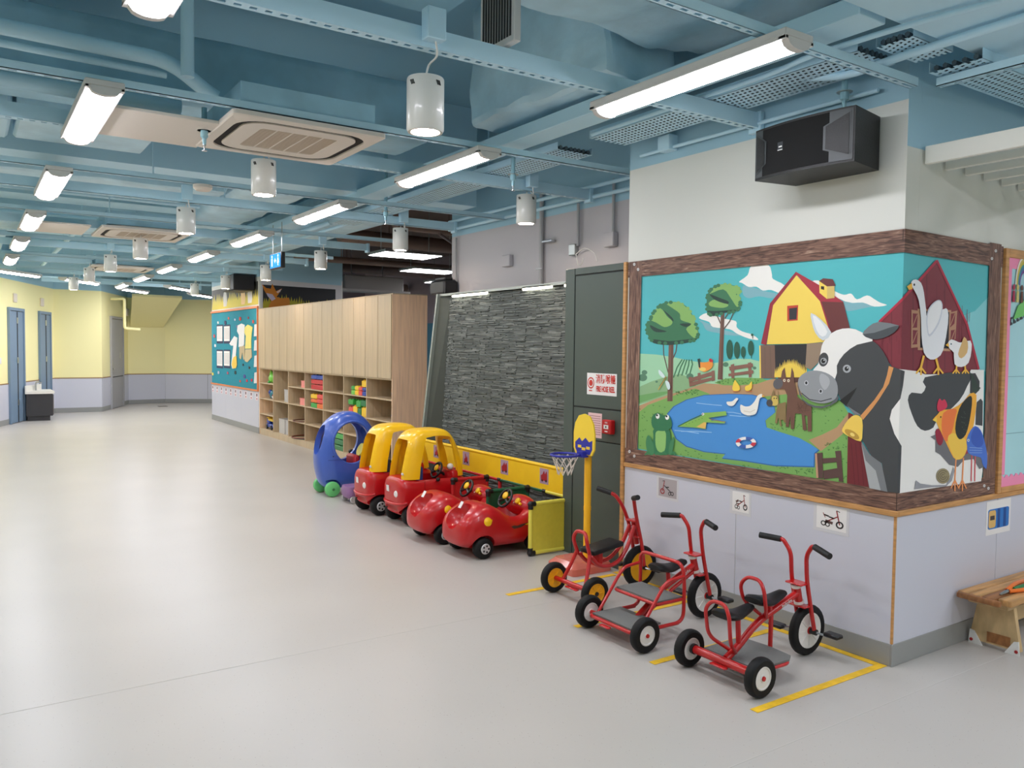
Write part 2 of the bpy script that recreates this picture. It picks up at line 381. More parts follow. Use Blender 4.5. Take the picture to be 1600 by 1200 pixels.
q.p((240, 238, 232), C([(130, 285), (170, 258), (250, 300), (290, 335), (350, 358), (400, 350), (440, 390), (510, 362), (560, 388), (600, 412), (648, 430), (560, 440), (480, 412), (360, 405)]), 3); q.done()
q = Paint('painted_meadow')
q.p((160, 210, 172), A([(190, 862), (330, 870), (460, 890), (600, 920), (760, 940), (870, 922), (960, 902), (1060, 905), (1145, 925), (1200, 1300), (190, 1300)]))
q.p((138, 178, 132), A([(190, 1220), (200, 1120), (290, 1080), (420, 1040), (520, 1020), (600, 1060), (650, 1130), (400, 1200), (190, 1260)]))
q.p((110, 165, 100), A([(190, 1190), (330, 1165), (480, 1150), (300, 1215), (190, 1250)]))
q.p((184, 148, 110), D([(190, 270), (330, 215), (520, 155), (640, 115), (700, 95), (800, 100), (1000, 110), (1240, 60), (1600, 60), (1600, 300), (1100, 300), (700, 200), (400, 240), (190, 330)]))
q.p((122, 172, 92), A([(780, 1090), (860, 1060), (960, 1050), (1140, 1055), (1200, 1070), (1110, 1100), (960, 1112), (850, 1110)]))
q.p((122, 172, 92), D([(185, 325), (260, 265), (420, 205), (630, 135), (740, 175), (820, 400), (820, 620), (860, 650), (1000, 700), (1600, 750), (1600, 845), (1000, 740), (185, 605)]))
q.p((122, 172, 92), D([(1150, 200), (1340, 180), (1600, 190), (1700, 300), (1700, 700), (1500, 600), (1180, 460), (1160, 400)]))
q.p((122, 172, 92), E([(100, 225), (330, 200), (385, 300), (382, 790), (0, 735), (0, 410)]))
q.p((184, 148, 110), E([(105, 478), (200, 440), (300, 390), (385, 285), (385, 400), (300, 470), (190, 555)]))
for i in range(5): q.l((62, 120, 84), A([(462+32*i, 1050-8*i), (490+30*i, 970-6*i), (530+18*i, 908)]), 2)
for x, y, r in ((222, 1050, 34), (235, 1010, 22), (590, 1040, 28), (330, 1082, 10), (870, 948, 22), (1095, 975, 14)): q.e((86, 130, 104), 960+x/5, 380+y/5, r/5, r/6)
random.seed(3)
for i in range(240):                                              # tufts brushed on the grass
    r = random.choice(((195, 420, 260, 600), (300, 860, 620, 690), (900, 1570, 735, 800), (1215, 1540, 410, 470), (1260, 1580, 280, 420), (480, 660, 150, 190), (800, 1150, 60, 100)))
    x, y = random.uniform(r[0], r[1]), random.uniform(r[2], r[3]); px, py = 960+x/5, 580+y/5
    q.p((70, 122, 62), [(px-.8, py), (px-1.1, py-2.4), (px+.1, py-.6), (px+1.2, py-2.2), (px+.7, py)], up=0)
for i in range(60):
    x, y = random.choice([(random.uniform(130, 360), random.uniform(240, 430)), (random.uniform(330, 372), random.uniform(430, 760)), (random.uniform(220, 320), random.uniform(500, 560)), (random.uniform(10, 140), random.uniform(680, 720))]); px, py = 1240+x/4.444, 580+y/4.444
    q.p((70, 122, 62), [(px-.8, py), (px-1.1, py-2.6), (px+.1, py-.6), (px+1.2, py-2.2), (px+.7, py)], up=0)
q.done()
q = Paint('painted_pond')
pond = D([(412, 330), (460, 275), (560, 222), (700, 185), (900, 176), (1080, 182), (1180, 210), (1250, 268), (1258, 320), (1180, 385), (1190, 440), (1300, 478), (1450, 525), (1540, 575)])+E([(180, 550), (150, 575), (146, 668), (0, 664)])+D([(1250, 742), (1000, 702), (840, 684), (868, 650), (700, 632), (560, 590), (480, 530), (440, 440), (412, 390)])
q.p((48, 100, 170), pond); q.p((72, 145, 214), [(1156+(x-1156)*.985, 658+(y-658)*.975) for x, y in pond])
for pts in ([(640, 248), (720, 258), (840, 268)], [(470, 462), (560, 470), (660, 486)], [(520, 470), (640, 470), (760, 478)], [(860, 320), (930, 322), (990, 335)], [(900, 345), (980, 352), (1060, 352)]): q.l((150, 195, 235), D(pts), 1.2)
q.done()
def tree(name, trunk, crown, lights, darks, br):
    q = Paint(name)
    for l_ in br: q.l((92, 78, 70), A(l_), 1.6)
    q.p((118, 86, 74), A(trunk)); q.l((92, 66, 58), A([((trunk[0][0]*.3+trunk[1][0]*.7), trunk[0][1]), ((trunk[2][0]*.7+trunk[3][0]*.3), trunk[2][1])]), 1.4)
    q.p((58, 118, 84), A(crown), 3)
    for s_ in lights: q.p((134, 180, 102), A(s_), 3)
    for s_ in darks: q.p((36, 66, 58), A(s_), 3)
    random.seed(5)
    for i, (x, y) in enumerate(crown):                             # scalloped leaf edge
        x2, y2 = crown[(i+1) % len(crown)]
        for t in (.25, .6): q.e((134, 180, 102) if y < sum(p[1] for p in crown)/len(crown)-30 and x > sum(p[0] for p in crown)/len(crown)-60 else (58, 118, 84), 960+(x+(x2-x)*t)/5, 380+(y+(y2-y)*t)/5, 3.2, 2.8, n=9)
    q.done()
tree('painted_tree', [(425, 770), (462, 770), (455, 1235), (413, 1235)], [(248, 650), (280, 600), (292, 560), (330, 510), (380, 468), (480, 458), (560, 492), (610, 562), (630, 612), (658, 700), (640, 755), (560, 772), (430, 785), (300, 772), (262, 720)],
     [[(280, 590), (330, 508), (375, 520), (410, 570), (452, 610), (440, 640), (390, 655), (330, 622)], [(400, 466), (500, 462), (570, 510), (620, 590), (640, 650), (655, 720), (620, 740), (560, 672), (600, 630), (520, 600), (510, 550), (450, 505)]],
     [[(280, 640), (340, 668), (410, 690), (330, 695), (290, 670)], [(510, 630), (600, 628), (560, 655)], [(290, 750), (430, 765), (560, 752), (645, 745), (600, 772), (430, 796), (310, 782)], [(380, 520), (450, 580), (460, 610), (420, 570)]],
     [[(382, 780), (385, 870), (420, 1010)], [(490, 780), (480, 850), (448, 920)]])
tree('painted_tree', [(833, 530), (860, 530), (845, 1065), (806, 1065)], [(722, 440), (735, 385), (770, 345), (840, 320), (940, 332), (990, 368), (955, 405), (985, 450), (978, 500), (950, 532), (860, 545), (760, 568), (724, 540)],
     [[(745, 395), (780, 345), (850, 320), (980, 350), (950, 400), (985, 450), (960, 500), (910, 430), (850, 360)], [(735, 470), (790, 440), (890, 480), (850, 505), (760, 495)]],
     [[(745, 400), (830, 430), (890, 455), (880, 475), (790, 445)], [(725, 530), (800, 530), (950, 520), (930, 535), (860, 545), (770, 570)]], [[(800, 560), (835, 640)], [(930, 545), (900, 610), (855, 670)], [(890, 545), (862, 590)]])
q = Paint('painted_cypress_row')
for x, y, rx, ry in ((900, 830, 26, 76), (957, 835, 24, 66), (1006, 850, 19, 44), (1066, 820, 24, 60), (1076, 716, 10, 10)):
    q.l((60, 70, 60), A([(x+4, y+ry*.6), (x+4, min(y+ry+18, 905))]), 1); q.e((40, 92, 74), 960+x/5, 380+y/5, rx/5, ry/5)
q.done()
q = Paint('painted_fence')
for ip, pts in enumerate(([(578, 1048), (602, 1042), (610, 1110), (588, 1122)], [(650, 1015), (672, 1012), (676, 1095), (655, 1100)], [(758, 998), (782, 994), (785, 1072), (762, 1078)], [(590, 1055), (770, 1000), (775, 1030), (595, 1085)], [(585, 1090), (770, 1045), (772, 1068), (588, 1122)],
            [(908, 950), (935, 942), (938, 1052), (915, 1056)], [(1042, 935), (1068, 930), (1072, 1045), (1050, 1050)], [(895, 965), (1080, 938), (1084, 965), (900, 995)], [(890, 1020), (1085, 992), (1085, 1018), (892, 1040)])):
    if ip == 5: q.done(); q = Paint('painted_fence')
    q.p((138, 98, 84), A(pts))
q.done(); q = Paint('painted_gate')
for pts in ([(150, 570), (200, 565), (205, 745), (165, 742)], [(288, 555), (328, 552), (345, 770), (315, 765)], [(200, 605), (300, 600), (302, 630), (205, 640)], [(205, 690), (330, 668), (335, 735), (208, 750)]): q.p((92, 66, 62), E(pts))
q.p((196, 150, 120), E([(148, 572), (162, 570), (172, 740), (158, 742)])); q.done()
q = Paint('painted_yellow_barn'); Yb = (244, 212, 96)
q.p((168, 50, 66), C([(18, 200), (180, 292), (348, 410), (185, 408), (60, 270)])); q.p((108, 54, 54), C([(188, 405), (345, 410), (392, 592), (262, 640)]))
q.p((150, 44, 60), [(1244, 424), (1203, 474), (1189, 537), (1197, 539), (1209, 478), (1246, 432)]); q.p(Yb, [(1244.5, 430), (1208, 477), (1198, 538), (1260, 537), (1290, 534), (1300, 525), (1281, 470)])
q.l((168, 50, 66), [(1244, 427), (1282, 470), (1299, 524)], 2); q.p((196, 70, 50), A([(1350, 490), (1436, 483), (1432, 603), (1350, 610)])); q.p((52, 52, 58), A([(1365, 510), (1428, 502), (1422, 594), (1366, 598)]))
q.p(Yb, A([(1132, 800), (1145, 800), (1150, 1055), (1135, 1055)])); q.p((122, 96, 82), A([(1142, 797), (1252, 795), (1262, 1057), (1146, 1055)])); q.p((44, 44, 48), A([(1252, 795), (1508, 788), (1500, 1000), (1258, 1000)]))
q.p((150, 130, 110), C([(92, 697), (206, 690), (170, 830), (120, 880), (82, 860)])); q.l((110, 90, 78), A([(1175, 810), (1180, 1050)]), 1); q.l((110, 90, 78), A([(1215, 810), (1225, 1050)]), 1)
q.p(Yb, C([(178, 262), (232, 300), (232, 388), (180, 345)])); q.p((214, 188, 112), C([(232, 298), (284, 298), (284, 380), (232, 386)])); q.p((108, 54, 54), C([(176, 262), (205, 244), (272, 250), (292, 296), (232, 300)])); q.p((44, 30, 30), C([(190, 298), (212, 300), (212, 325), (190, 318)]))
st = []; random.seed(9)
for i in range(22): t = i/21; st += [(1250+255*t, 1030-85*math.sin(PI*t)), (1256+255*t, 985-70*math.sin(PI*t)-random.uniform(0, 22))]
q.p((88, 58, 52), A([(1262, 1020), (1500, 1020), (1480, 1085), (1290, 1085)])); q.p((238, 206, 86), A(st[:-1]+[(1505, 1048), (1250, 1048)])); q.done()
q = Paint('painted_red_barn'); Rb = (126, 46, 58)
q.p(Rb, C([(995, 122), (760, 388), (600, 540), (530, 660), (640, 800), (700, 880), (910, 910), (1290, 905), (1285, 870), (1205, 565), (1090, 320)]))
for x0, y0, y1 in ((680, 480, 860), (830, 330, 880), (925, 210, 880), (1050, 240, 880), (1150, 450, 880)): q.l((98, 34, 46), C([(x0, y0), (x0, y1)]), 1)
random.seed(2)
for i in range(46): x = random.uniform(600, 1230); y0 = random.uniform(max(250, 140+abs(x-995)*1.3), 700); q.l((106, 36, 50), C([(x, y0), (x+random.uniform(-3, 3), y0+random.uniform(40, 120))]), .5)
q.l((176, 42, 66), C([(594, 548), (760, 385), (995, 122)]), 4); q.l((176, 42, 66), C([(995, 118), (1090, 320), (1205, 565), (1286, 875)]), 3.4)
q.p((186, 142, 112), C([(862, 455), (1095, 465), (1090, 750), (862, 742)])); q.p((44, 42, 48), C([(882, 470), (1082, 478), (1076, 732), (878, 726)]))
for sh in ([(818, 462), (874, 470), (866, 722), (816, 728)], [(1085, 482), (1136, 468), (1124, 662), (1076, 736)]):
    q.p((178, 134, 106), C(sh)); cx_ = sum(p[0] for p in sh)/4; cy_ = sum(p[1] for p in sh)/4
    for s0 in (-1, 1): q.p(Rb, C([(cx_+(p[0]-cx_)*.62, cy_+s0*58+(p[1]-cy_)*.38) for p in sh]))
    for s0 in (-1, 1): q.l((178, 134, 106), C([(cx_-16, cy_+s0*58+42), (cx_+16, cy_+s0*58-42)]), 1.2)
q.p((112, 34, 42), E([(380, 285), (412, 300), (470, 480), (490, 620), (532, 812), (370, 790)]))
for x in (400, 430, 462): q.l((88, 24, 34), E([(x, 500), (x+25, 790)]), .8)
q.done()
q = Paint('painted_donkey'); Dk = (112, 78, 64)
q.p(Dk, D([(1310, 0), (1330, -30), (1342, 60), (1375, 60), (1385, -30), (1400, 10), (1408, 90), (1430, 200), (1460, 225), (1540, 270), (1540, 470), (1510, 470), (1508, 350), (1486, 345), (1502, 462), (1472, 458), (1462, 332), (1412, 330), (1402, 452), (1378, 450), (1372, 345), (1362, 438), (1338, 432), (1350, 190), (1330, 140), (1270, 138), (1255, 90), (1300, 58)]))
q.e((96, 94, 98), 960+1278/5, 580+98/5, 7.5, 8.5, .4); 
for x, y in ((1328, 72), (1360, 74)): q.e((236, 220, 196), 960+x/5, 580+y/5, 2, 2.4); q.e((30, 26, 26), 960+x/5, 580+y/5, .8, 1)
for i in range(12): q.l((88, 60, 50), D([(1420+random.uniform(0, 100), 220+random.uniform(10, 100)), (1440+random.uniform(0, 90), 230+random.uniform(10, 100))]), .6)
Dm = (140, 118, 78)
q.p(Dm, D([(1245, 140), (1252, 190), (1275, 190), (1278, 145), (1284, 200), (1285, 255), (1340, 240), (1340, 400), (1325, 400), (1318, 380), (1300, 380), (1308, 430), (1295, 430), (1280, 360), (1270, 410), (1255, 405), (1262, 330), (1272, 270), (1220, 270), (1215, 215)]))
q.p((212, 186, 96), D([(1232, 200), (1270, 200), (1275, 260), (1235, 265)]), 3); q.e((70, 70, 76), 960+1212/5, 580+248/5, 5, 5.6); q.e((30, 28, 26), 960+1248/5, 580+212/5, .9, 1.1); q.e((30, 28, 26), 960+1266/5, 580+212/5, .9, 1.1); q.done()
q = Paint('painted_hen')
q.p((236, 150, 64), A([(655, 905), (668, 928), (700, 930), (735, 925), (742, 905), (765, 920), (768, 960), (740, 990), (700, 1005), (665, 985), (655, 950)]), 3); q.e((240, 206, 110), 960+690/5, 380+985/5, 5, 3); q.p((40, 60, 56), A([(648, 905), (668, 900), (672, 975), (660, 970)])); q.p((200, 44, 60), A([(738, 905), (752, 900), (770, 915), (768, 930), (745, 928)]))
q.done()
for x in (950, 1052): q = Paint('painted_chick'); q.p((246, 208, 76), D([(x-10, 70), (x+5, 85), (x+28, 120), (x+25, 150), (x-20, 152), (x-28, 125)] if x < 1000 else [(x+20, 78), (x+22, 130), (x, 152), (x-28, 150), (x-30, 120), (x, 105)]), 3); q.l((210, 120, 70), D([(x-25, 156), (x+25, 158)]), 1); q.done()
q = Paint('painted_dragonfly'); q.p((214, 232, 232), D([(345, -10), (365, 0), (395, 40), (380, 52), (350, 25)]), 3); q.p((214, 232, 232), D([(398, 75), (425, 85), (436, 130), (420, 145), (404, 110)]), 3); q.l((196, 164, 84), D([(342, 145), (404, 42)]), 1.6); q.l((50, 50, 50), D([(352, 118), (400, 48)]), .6); q.done()
# painted timber border
def bark(name, stretch):
    m = mat(name, (150, 116, 98), .6, noise=.1, nscale=5, stretch=stretch, c2=(84, 60, 52), detail=6); nt = m.node_tree
    nd = [n for n in nt.nodes if n.type == 'TEX_NOISE'][0]; nd.inputs['Distortion'].default_value = 1.6; rp = [n for n in nt.nodes if n.type == 'VALTORGB'][0]
    e = rp.color_ramp.elements.new(.5); e.color = (*lin((122, 88, 74)), 1); e2 = rp.color_ramp.elements.new(.72); e2.color = (*lin((186, 156, 136)), 1); rp.color_ramp.elements[0].position = .38; return m
bkh, bkv = bark('painted_bark_across', (1.2, 1.2, 14)), bark('painted_bark_upright', (16, 16, 1.1))
q = Paint('painted_timber_border')
q.p(0, [(980, 409.5), (1411, 356), (1411, 394), (980, 434)], mt=bkh); q.p(0, [(1411, 356), (1572, 386), (1572, 419), (1411, 394)], mt=bkh)
q.p(0, [(975, 699), (1402, 768), (1400, 803), (975, 722)], mt=bkh); q.p(0, [(1402, 768), (1560, 742), (1560, 772), (1400, 803)], mt=bkh)
q.p(0, [(984, 405), (1003, 404), (996, 702), (978, 700)], mt=bkv); q.p(0, [(1547, 378), (1565, 382), (1557, 745), (1536, 748)], mt=bkv)
for x, y in ((991, 413), (997, 421), (983.5, 705.5), (991, 712.5), (1556, 392), (1550, 404), (1538, 759), (1544.5, 763)): q.e((70, 54, 50), x+.4, y+.6, 2.2, 2.9, n=12); q.e((206, 204, 202), x, y, 1.9, 2.5, n=12); q.e((120, 120, 120), x, y, .5, 1, n=8)
q.l((58, 38, 32), [(1411.3, 358), (1410.8, 376)], 1.2); q.l((58, 38, 32), [(1401.3, 770), (1400.3, 800)], 1.2); q.done()
q = Paint('painted_frog'); Fg = (48, 118, 80)
q.p(Fg, D([(310, 450), (420, 450), (440, 520), (450, 600), (430, 650), (320, 650), (290, 600), (305, 520)]), 3); q.p((66, 132, 88), D([(262, 500), (295, 540), (310, 620), (300, 655), (262, 640), (245, 560)]), 3); q.p((66, 132, 88), D([(466, 510), (460, 600), (440, 650), (425, 640), (430, 570)]), 3)
q.p((142, 192, 112), D([(330, 470), (395, 468), (402, 540), (392, 620), (350, 632), (325, 590), (320, 520)]), 3); q.p(Fg, D([(288, 400), (300, 345), (340, 325), (385, 345), (425, 345), (448, 400), (440, 445), (380, 468), (310, 452)]), 3)
for x, y in ((338, 352), (412, 360)): q.e((240, 240, 236), 960+x/5, 580+y/5, 3, 4); q.e((26, 30, 30), 960+x/5-1, 580+y/5-1.6, 1.5, 1.7)
for x0 in (240, 320, 365, 440):
    for k in range(3): q.l((58, 128, 84), D([(x0+20, 628), (x0+k*22, 655)]), 2.4)
q.done()
q = Paint('painted_crocodile')
q.p((134, 184, 88), D([(495, 432), (600, 385), (690, 345), (700, 325), (760, 322), (870, 312), (878, 345), (800, 355), (735, 365), (760, 385), (870, 392), (860, 408), (760, 402), (720, 400), (712, 452), (620, 440)])); q.p((226, 186, 96), D([(640, 435), (700, 398), (718, 402), (712, 450)])); q.l((54, 110, 60), D([(495, 432), (600, 378), (690, 338)]), 1.6); q.l((150, 110, 100), D([(742, 372), (868, 398)]), 1)
for i in range(6): q.e((70, 120, 66), 960+(560+i*25)/5, 580+(418-i*10)/5, .8, .5, n=6)
q.e((240, 240, 230), 960+692/5, 580+335/5, 2, 2); q.e((24, 24, 24), 960+690/5, 580+335/5, .9, .9); q.done()
q = Paint('painted_geese')
q.p((238, 236, 228), D([(985, 262), (1020, 275), (1060, 270), (1095, 235), (1120, 190), (1150, 178), (1160, 200), (1135, 215), (1120, 290), (1100, 335), (1040, 345), (990, 320)]), 3); q.p((236, 176, 70), D([(1152, 185), (1180, 196), (1155, 203)])); q.p((238, 236, 228), D([(876, 240), (920, 235), (950, 210), (968, 215), (955, 235), (930, 268), (890, 268)]), 3); q.l((214, 206, 190), D([(1010, 310), (1060, 320), (1100, 300)]), 1); q.done()
q = Paint('painted_life_ring'); cx_, cy_ = 960+1027/5, 580+558/5
for i in range(8):
    a0, a1 = 2*PI*i/8, 2*PI*(i+1)/8; ts = [a0+(a1-a0)*k/4 for k in range(5)]
    q.p(((206, 58, 76), (240, 238, 236), (60, 100, 180), (240, 238, 236))[i % 4], [(cx_+16*math.cos(t), cy_+9*math.sin(t)) for t in ts]+[(cx_+9.5*math.cos(t), cy_-.4+4.2*math.sin(t)) for t in ts[::-1]])
q.done()
# cow
q = Paint('painted_cow'); Kc = (66, 69, 72); Wc = (236, 235, 231); Gc = (146, 150, 154)
q.p(Wc, C([(690, 870), (770, 878), (850, 888), (915, 912), (1218, 905), (1232, 878), (1322, 880)])+E([(1312, 700), (1302, 764), (850, 830), (735, 848), (640, 700)]))
q.p(Kc, E([(912, 42), (1225, 0), (1205, 105), (1150, 205), (1060, 290), (990, 350), (970, 392), (912, 414), (860, 382), (822, 300), (793, 200), (820, 148), (888, 156), (918, 108)]), 2); q.p(Kc, E([(1272, 215), (1300, 190), (1314, 210), (1312, 380), (1262, 372), (1265, 280)]))
q.p(Kc, E([(300, -20), (690, -30), (772, 0), (760, 100), (742, 190), (682, 268), (667, 330), (700, 435), (750, 520), (738, 846), (645, 836), (612, 640), (540, 590), (478, 480), (482, 400), (470, 310), (400, 270), (330, 205)]))
q.p((120, 124, 128), E([(470, 485), (530, 580), (610, 640), (652, 838), (525, 812), (490, 620)])); q.p((168, 172, 174), E([(470, 500), (500, 620), (570, 690), (605, 828), (528, 812), (490, 620)]))
q.p(Kc, C([(430, 680), (545, 676), (620, 750), (670, 850), (690, 960), (620, 1080), (500, 1190), (400, 1150), (330, 1100), (290, 960), (300, 850), (350, 760)]), 2)
q.p(Wc, C([(262, 625), (340, 593), (430, 598), (520, 648), (548, 680), (440, 705), (350, 770), (300, 850), (288, 940), (130, 905), (170, 840), (190, 740), (205, 690)]), 2)
q.p((28, 30, 32), E([(440, 112), (425, 145), (365, 240), (318, 205)])); q.p((120, 124, 128), E([(375, 242), (470, 305), (420, 300)]))
q.p((92, 96, 102), C([(28, 960), (60, 1080), (150, 1130), (250, 1120), (308, 1060), (300, 1100), (200, 1146), (95, 1122), (40, 1050)]), 2)
q.p(Gc, C([(30, 965), (60, 912), (130, 884), (220, 898), (288, 945), (308, 1020), (290, 1082), (220, 1112), (130, 1100), (60, 1050)]), 3); q.p((172, 176, 180), C([(190, 905), (240, 930), (250, 975), (215, 1020), (180, 960)]), 3)
q.l((40, 44, 48), C([(55, 1040), (110, 1085), (190, 1098), (265, 1078)]), 1.3)
for x, y in ((88, 970), (188, 1028)): q.e((190, 194, 198), 1240+x/4.444, 380+y/4.444, 3.2, 3.8); q.e((36, 40, 44), 1240+x/4.444, 380+y/4.444, 1.8, 2.4)
q.e(Kc, 1240+208/4.444, 380+808/4.444, 7.6, 11, .15); 
for x, y in ((208, 818), (370, 872)): q.e((170, 174, 178), 1240+x/4.444, 380+y/4.444, 5 if x < 300 else 6.4, 5 if x < 300 else 6.4); q.e((24, 26, 28), 1240+x/4.444-.4, 380+y/4.444, 3.2, 3.6); q.e((240, 240, 240), 1240+x/4.444+.8, 380+y/4.444-1.4, .9, .9)
q.p((206, 214, 218), C([(120, 484), (190, 530), (262, 620), (205, 676), (150, 622), (126, 545)]), 2); q.p((232, 234, 234), C([(132, 500), (185, 540), (235, 615), (200, 650), (160, 605)]), 2)
q.p((116, 122, 126), C([(478, 632), (520, 580), (592, 546), (732, 572), (660, 590), (560, 625)]), 2); q.p((72, 78, 82), C([(480, 634), (560, 622), (660, 588), (732, 572), (700, 618), (620, 660), (540, 666)]), 2)
q.p((214, 150, 90), C([(662, 852), (694, 864), (662, 975), (595, 1082)])+E([(545, 262), (482, 338), (462, 312), (560, 200), (622, 110), (648, 30)]))
q.p((242, 206, 92), E([(338, 400), (380, 335), (430, 303), (476, 332), (478, 430), (466, 488), (400, 462), (345, 428)]), 2); q.e((190, 150, 60), 1240+405/4.444, 580+438/4.444, 13, 5.2, .55); q.e((240, 214, 120), 1240+408/4.444, 580+440/4.444, 4, 2.6, .55); q.done()
q = Paint('painted_goose'); Wg = (230, 232, 236)
for x0, s0 in ((905, -1), (985, 1)): q.l((240, 186, 70), C([(x0, 780), (x0+s0*22, 870)]), 3.4); [q.l((240, 186, 70), C([(x0+s0*20, 862), (x0+s0*20+k*34, 905+10*(1-abs(k)))]), 2.6) for k in (-1, 0, 1)]
q.p(Wg, C([(818, 290), (822, 262), (850, 252), (885, 275), (905, 340), (920, 460), (935, 520), (1035, 460), (1070, 462), (1072, 560), (1040, 740), (1000, 795), (950, 808), (905, 760), (888, 640), (885, 520), (870, 400), (845, 340)]), 2)
q.p((208, 212, 222), C([(922, 520), (940, 450), (985, 402), (1022, 398), (1035, 450), (1010, 560), (945, 650), (925, 590)]), 3); q.p((238, 238, 240), C([(930, 520), (948, 452), (990, 408), (1018, 405), (1028, 450), (1002, 550), (946, 632), (932, 580)]), 3)
q.p((240, 186, 70), C([(822, 275), (788, 300), (800, 325), (826, 318)])); q.e((24, 24, 24), 1240+838/4.444, 380+288/4.444, 1.3, 2); q.done()
q = Paint('painted_duckling')
for x0, s0 in ((1135, -1), (1188, 1)): q.l((240, 186, 70), C([(x0, 830), (x0+s0*6, 885)]), 2.4); [q.l((240, 186, 70), C([(x0+s0*6, 875), (x0+s0*6+k*24, 905)]), 2) for k in (-1, 0, 1)]
q.p((234, 234, 234), C([(1070, 695), (1095, 668), (1130, 680), (1160, 690), (1228, 676), (1236, 740), (1215, 830), (1165, 860), (1118, 840), (1112, 760), (1085, 735)]), 2); q.p((214, 176, 116), C([(1185, 650), (1210, 690), (1205, 760), (1165, 800), (1142, 770), (1165, 700)]), 2); q.p((240, 186, 70), C([(1076, 690), (1055, 708), (1080, 722)])); q.e((40, 90, 100), 1240+1094/4.444, 380+700/4.444, 1.2, 1.2); q.done()
q = Paint('painted_rooster')
q.p((112, 112, 116), E([(950, 455), (985, 440), (990, 400), (1060, 480), (1110, 600), (1200, 560), (1290, 580), (1330, 660), (1290, 680), (1250, 610), (1180, 620), (1140, 665), (1080, 650), (1020, 580), (985, 560), (985, 480)])); q.p((60, 60, 64), C([(1228, 960), (1235, 905), (1262, 902), (1292, 960), (1290, 1020), (1260, 1050), (1225, 1040)]))
for k in range(5): q.l((50, 66, 58), C([(1250, 1040), (1240+k*12, 920+k*22), (1230+k*16, 905+k*24)]), 3)
for x0 in (1128, 1180): q.l((236, 150, 90), E([(x0, 600), (x0-8, 760)]), 2); [q.l((236, 150, 90), E([(x0-8, 755), (x0-8+k*28, 815+18*(1-abs(k)))]), 1.8) for k in (-1, 0, 1)]
q.p((244, 176, 60), E([(965, 338), (1000, 300), (1030, 268), (1100, 262), (1180, 210), (1225, 155), (1270, 165), (1262, 300), (1240, 420), (1190, 580), (1150, 614), (1110, 600), (1060, 500), (1010, 400), (990, 350)]), 2)
q.p((238, 122, 62), E([(1040, 290), (1130, 262), (1120, 330), (1100, 420), (1060, 490), (1030, 420)]), 3); q.p((246, 200, 80), E([(1070, 470), (1110, 430), (1190, 470), (1200, 560), (1150, 612), (1110, 590)]), 3)
q.p((36, 40, 38), E([(1122, 400), (1150, 260), (1210, 180), (1240, 190), (1225, 330), (1195, 440), (1150, 472)]), 3)
for i in range(14): q.e((90, 110, 90), 1240+random.uniform(1150, 1200)/4.444, 580+random.uniform(280, 440)/4.444, .5, .7, n=6)
q.p((206, 52, 82), E([(996, 240), (1012, 190), (1030, 205), (1050, 195), (1068, 240), (1045, 268), (1005, 280)]), 3); q.p((150, 30, 56), E([(985, 420), (1010, 400), (1040, 470), (1020, 516), (995, 490)]), 3); q.p((250, 210, 80), E([(966, 340), (992, 318), (996, 356)])); q.e((30, 26, 26), 1240+1022/4.444, 580+318/4.444, 1, 1.4); q.done()
q = Paint('painted_blue_bird')
for x0 in (1238, 1262): q.l((214, 92, 100), E([(x0, 580), (x0-4, 765)]), 1.6)
q.p((74, 116, 204), E([(1205, 520), (1202, 470), (1230, 410), (1262, 380), (1300, 410), (1325, 480), (1345, 590), (1338, 680), (1310, 640), (1300, 600), (1240, 585), (1208, 560)]), 2); q.p((56, 92, 184), E([(1232, 450), (1262, 388), (1300, 420), (1318, 500), (1280, 530), (1240, 500)]), 3)
for i in range(3): q.l((150, 180, 226), E([(1222, 530+i*18), (1310, 535+i*16)]), .7)
q.e((220, 230, 240), 1240+1214/4.444, 580+480/4.444, 1.8, 2.2); q.e((30, 30, 40), 1240+1214/4.444, 580+480/4.444, .8, 1); q.p((160, 50, 70), E([(1206, 540), (1190, 580), (1210, 570)])); q.done()
q = Paint('painted_snail'); q.p((150, 152, 158), E([(838, 820), (850, 758), (880, 780), (960, 792), (1060, 790), (1090, 730), (1110, 662), (1118, 690), (1100, 760), (1060, 800), (960, 806)])); q.e((150, 138, 104), 1240+1038/4.444, 580+728/4.444, 10.5, 12)
for r in (8, 5, 2.4): q.l((92, 84, 66), [(1240+1038/4.444+r*math.cos(t*.5), 580+728/4.444+r*1.1*math.sin(t*.5)) for t in range(12)], .9)
q.done()

# ---------------------------------------------------------------- ceiling services
ORD = ['nearest', 'second', 'third', 'fourth', 'fifth', 'sixth', 'seventh', 'eighth', 'ninth', 'tenth', 'eleventh', 'twelfth', 'thirteenth', 'fourteenth', 'fifteenth', 'sixteenth', 'seventeenth', 'eighteenth', 'nineteenth', 'twentieth']
YS = [2.28+2.345*k for k in range(-2, 8)]; YC = [3.23+2.36*k for k in range(-2, 8)]
def strut(y, x0, x1, z, wd, h, pitch, name, label, cat='strut', group=None, along='X'):
    b = B().m(blue); t = .004; g = wd*.34
    def bx(a0, a1, c0, c1, z0, z1): b.box((a0, y+c0, z0), (a1, y+c1, z1)) if along == 'X' else b.box((y+c0, a0, z0), (y+c1, a1, z1))
    bx(x0, x1, -wd/2, -wd/2+t, z, z+h); bx(x0, x1, wd/2-t, wd/2, z, z+h); bx(x0, x1, -wd/2, -g/2, z, z+t); bx(x0, x1, g/2, wd/2, z, z+t)
    n = int((x1-x0)/pitch)
    for i in range(n): bx(x0+i*pitch, x0+i*pitch+pitch*.5, -g/2, g/2, z, z+t)
    return obj(name, b, smooth=0, label=label, cat=cat, group=group)
